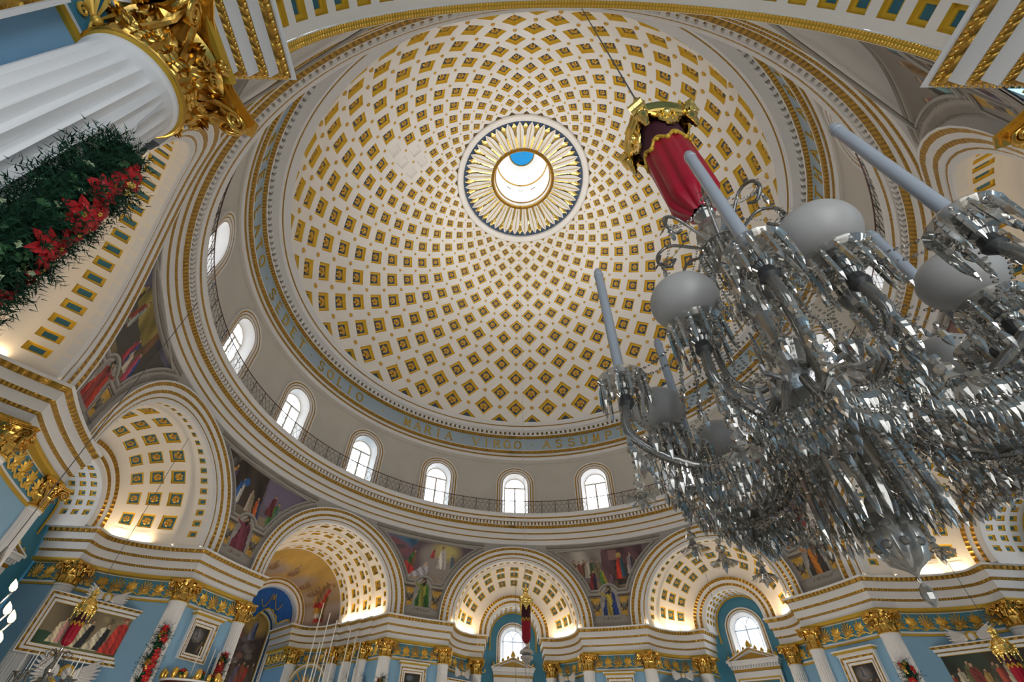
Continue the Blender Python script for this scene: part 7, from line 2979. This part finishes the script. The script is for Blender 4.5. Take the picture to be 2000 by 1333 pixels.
arm_lines = []
for kind, lst in (('globe', GLOBES), ('tube', TUBES)):
    for k, (r, ang) in enumerate(lst):
        zb = ZG - .22 if kind == 'globe' else 3.66
        base = cp(r, ang, zb)
        if kind == 'globe':
            o = link('frosted_globe', globe_me, ch)
            o.matrix_local = Matrix.Translation(cp(r, ang, ZG)) @ Matrix.Rotation(.28, 4, 'X')
            q = link('star_cut', star_me, o)
            q.rotation_euler = (.0, .55, .9 * k)
        else:
            o = link('candle_tube', tube_me, ch)
            o.matrix_local = Matrix.Translation(base + Vector((0, 0, -.02)))
        zz = base + Vector((0, 0, .14))
        o = link('drip_pan', pan_me, ch)
        o.matrix_local = Matrix.Translation(zz)
        o = link('socket', sock_me, ch)
        o.matrix_local = Matrix.Translation(zz)
        for q in range(14):
            g = 2 * PI * q / 14 + k
            hang(PRISM, base + Vector((.15 * math.cos(g), .15 * math.sin(g), -.02)), .95, .72)
            if q % 2 == 0:
                hang(DROP, base + Vector((.125 * math.cos(g + .3), .125 * math.sin(g + .3), -.06)), .8)
        lo = 3.08 if kind == 'globe' else 2.98
        pts = [cp(.16, ang, 3.46), cp(.26, ang, 3.30), cp(r * .52, ang, lo), cp(r * .82, ang, lo + .04), cp(r * 1.02, ang, 3.22), cp(r, ang, 3.46), cp(r, ang, zb - .12)]
        _, fine = rope(pts, .031, ch)
        arm_lines.append((ang, r, fine))

# strings of beads: from the top cup to the drip pans, swags between the pans, and fringed strings under the arms
order = sorted([(ang % 360, r, ZG - .24) for r, ang in GLOBES] + [(ang % 360, r, 3.72) for r, ang in TUBES])
for k, (ang, r, z) in enumerate(order):
    p = cp(r, ang, z)
    bead_chain(sag(cp(.20, ang, 4.98), p, .35, 16), .0135, ch)
    a2, r2, z2 = order[(k + 1) % len(order)]
    q = cp(r2, a2, z2)
    bead_chain(sag(p, q, .16, 12), .015, ch)
    s2 = sag(p - Vector((0, 0, .35)), q - Vector((0, 0, .35)), .30, 15)
    bead_chain(s2, .013, ch)
    for t in (3, 5, 7, 9, 11):
        hang(DROP, s2[t] - Vector((0, 0, .012)), .95)
    bead_chain(sag(cp(.19, ang, 3.0), p - Vector((0, 0, .5)), .28, 14), .012, ch)
for ang, r, fine in arm_lines:
    seg = [v - Vector((0, 0, .035)) for v in fine[16:64]]
    bead_chain(seg, .013, ch)
    bead_chain([v - Vector((0, 0, .03 + .02 * math.sin(i * .4))) for i, v in enumerate(seg)], .010, ch)
    for i in range(0, len(seg), 2):
        hang(DROP, seg[i] - Vector((0, 0, .025)), 1.15)
    for i in range(1, len(seg), 4):
        hang(DROP, seg[i] - Vector((0, 0, .11)), .9)
    # bell flower at the end of a short string
    e = fine[58]
    bead_chain([e - Vector((0, 0, .05)), e - Vector((0, 0, .30))], .015, ch)
    hang(BELL, e - Vector((0, 0, .31)), .95)

# upper tier: scrolled glass hooks with leaves, beads and small prisms round the cup
for k in range(8):
    ang = k * 45 + 12
    pts = [cp(.08, ang, 5.05), cp(.22, ang, 5.22), cp(.38, ang, 5.36), cp(.50, ang, 5.30), cp(.52, ang, 5.16), cp(.44, ang, 5.08), cp(.38, ang, 5.15)]
    rope(pts, .016, ch, 'glass_hook')
    b = MB()
    c = cp(.50, ang, 5.2)
    for q in range(6):
        g = q * PI / 3
        d = Vector((math.cos(g), math.sin(g), -.5)).normalized()
        p = d.orthogonal().normalized() * .03
        b.add([c, c + d * .07 + p, c + d * .12, c + d * .07 - p], [(0, 1, 2, 3)])
    b.build('glass_leaf', ['crystal'], ch, False)
    bead_chain(sag(cp(.50, ang, 5.15), cp(.50, ang + 45, 5.15), .12, 10), .013, ch)
    bead_chain(sag(cp(.5, ang, 5.12), cp(.14, ang, 5.5), .05, 8), .010, ch)
    hang(DROP, cp(.50, ang, 5.08), 1.2)
for k in range(18):
    hang(PRISM, cp(.21, k * 20, 4.97), .85, .85)
for k in range(12):
    hang(DROP, cp(.14, k * 30, 4.32), 1.0)
for k in range(12):
    ang = k * 30 + 15
    bead_chain(sag(cp(.19, ang, 4.72), cp(.40, ang, 4.1), .05, 8) + sag(cp(.40, ang, 4.1), cp(.16, ang, 3.64), .12, 8), .013, ch)
    # inner ring of small arms that carry bare glass cups
    if k % 2 == 0:
        pts = [cp(.15, ang, 3.55), cp(.30, ang, 3.42), cp(.44, ang, 3.46), cp(.48, ang, 3.6), cp(.48, ang, 3.78)]
        rope(pts, .022, ch, 'glass_arm')
        b = MB()
        b.lathe([(.03, -.02), (.05, .0), (.075, .06), (.085, .10), (.08, .10), (.06, .03)], 12, at=cp(.48, ang, 3.78))
        b.build('glass_cup', ['crystal_dense'], ch, True, .6)
        for q in range(6):
            hang(PRISM, cp(.48, ang, 3.78) + Vector((.07 * math.cos(q * 1.05), .07 * math.sin(q * 1.05), 0)), .8, .6)

# lower swags of drops between the low points of neighbouring arms
low = sorted([(ang % 360, fine[38]) for ang, r, fine in arm_lines], key=lambda q: q[0])
for k in range(len(low)):
    p, q = low[k][1], low[(k + 1) % len(low)][1]
    for dz, sg in ((.02, .05), (.07, .12)):
        s2 = sag(p - Vector((0, 0, dz)), q - Vector((0, 0, dz)), sg, 17)
        bead_chain(s2, .012, ch)
        for t in range(1, 16):
            hang(DROP, s2[t] - Vector((0, 0, .01)), .95)
    top = [cp(.19, low[k][0] + 12, 4.96), cp(.62, low[k][0] + 12, 4.35), cp(.75, low[k][0] + 12, 3.75)]
    bead_chain(sag(top[0], top[1], .12, 10) + sag(top[1], top[2], .12, 10), .013, ch)
    for t in range(1, 9):
        hang(DROP, sag(top[1], top[2], .12, 10)[t], .8)
for q in range(10):
    for rr, z in ((.15, 4.0), (.2, 4.45)):
        hang(PRISM, cp(rr, q * 36 + z * 30, z), .9, .8)

# the nearest three hundred of each kind hang as pieces of their own, the rest as one mass
for me, nm in ((DROP, 'crystal_drop'), (PRISM, 'crystal_prism'), (BELL, 'bell_pendant')):
    lst = [m_ for e, m_ in HANG if e is me]
    lst.sort(key=lambda m_: (AX + m_.translation - CAM).length)
    for m_ in lst[:300]:
        o = link(nm, me, ch)
        o.matrix_local = m_
    if lst[300:]:
        b = MB()
        vv = [v.co.copy() for v in me.vertices]
        ff = [tuple(p.vertices) for p in me.polygons]
        for m_ in lst[300:]:
            b.add([m_ @ v for v in vv], ff)
        put(b.build(nm + '_mass', ['crystal'], ch, False), kind='stuff')
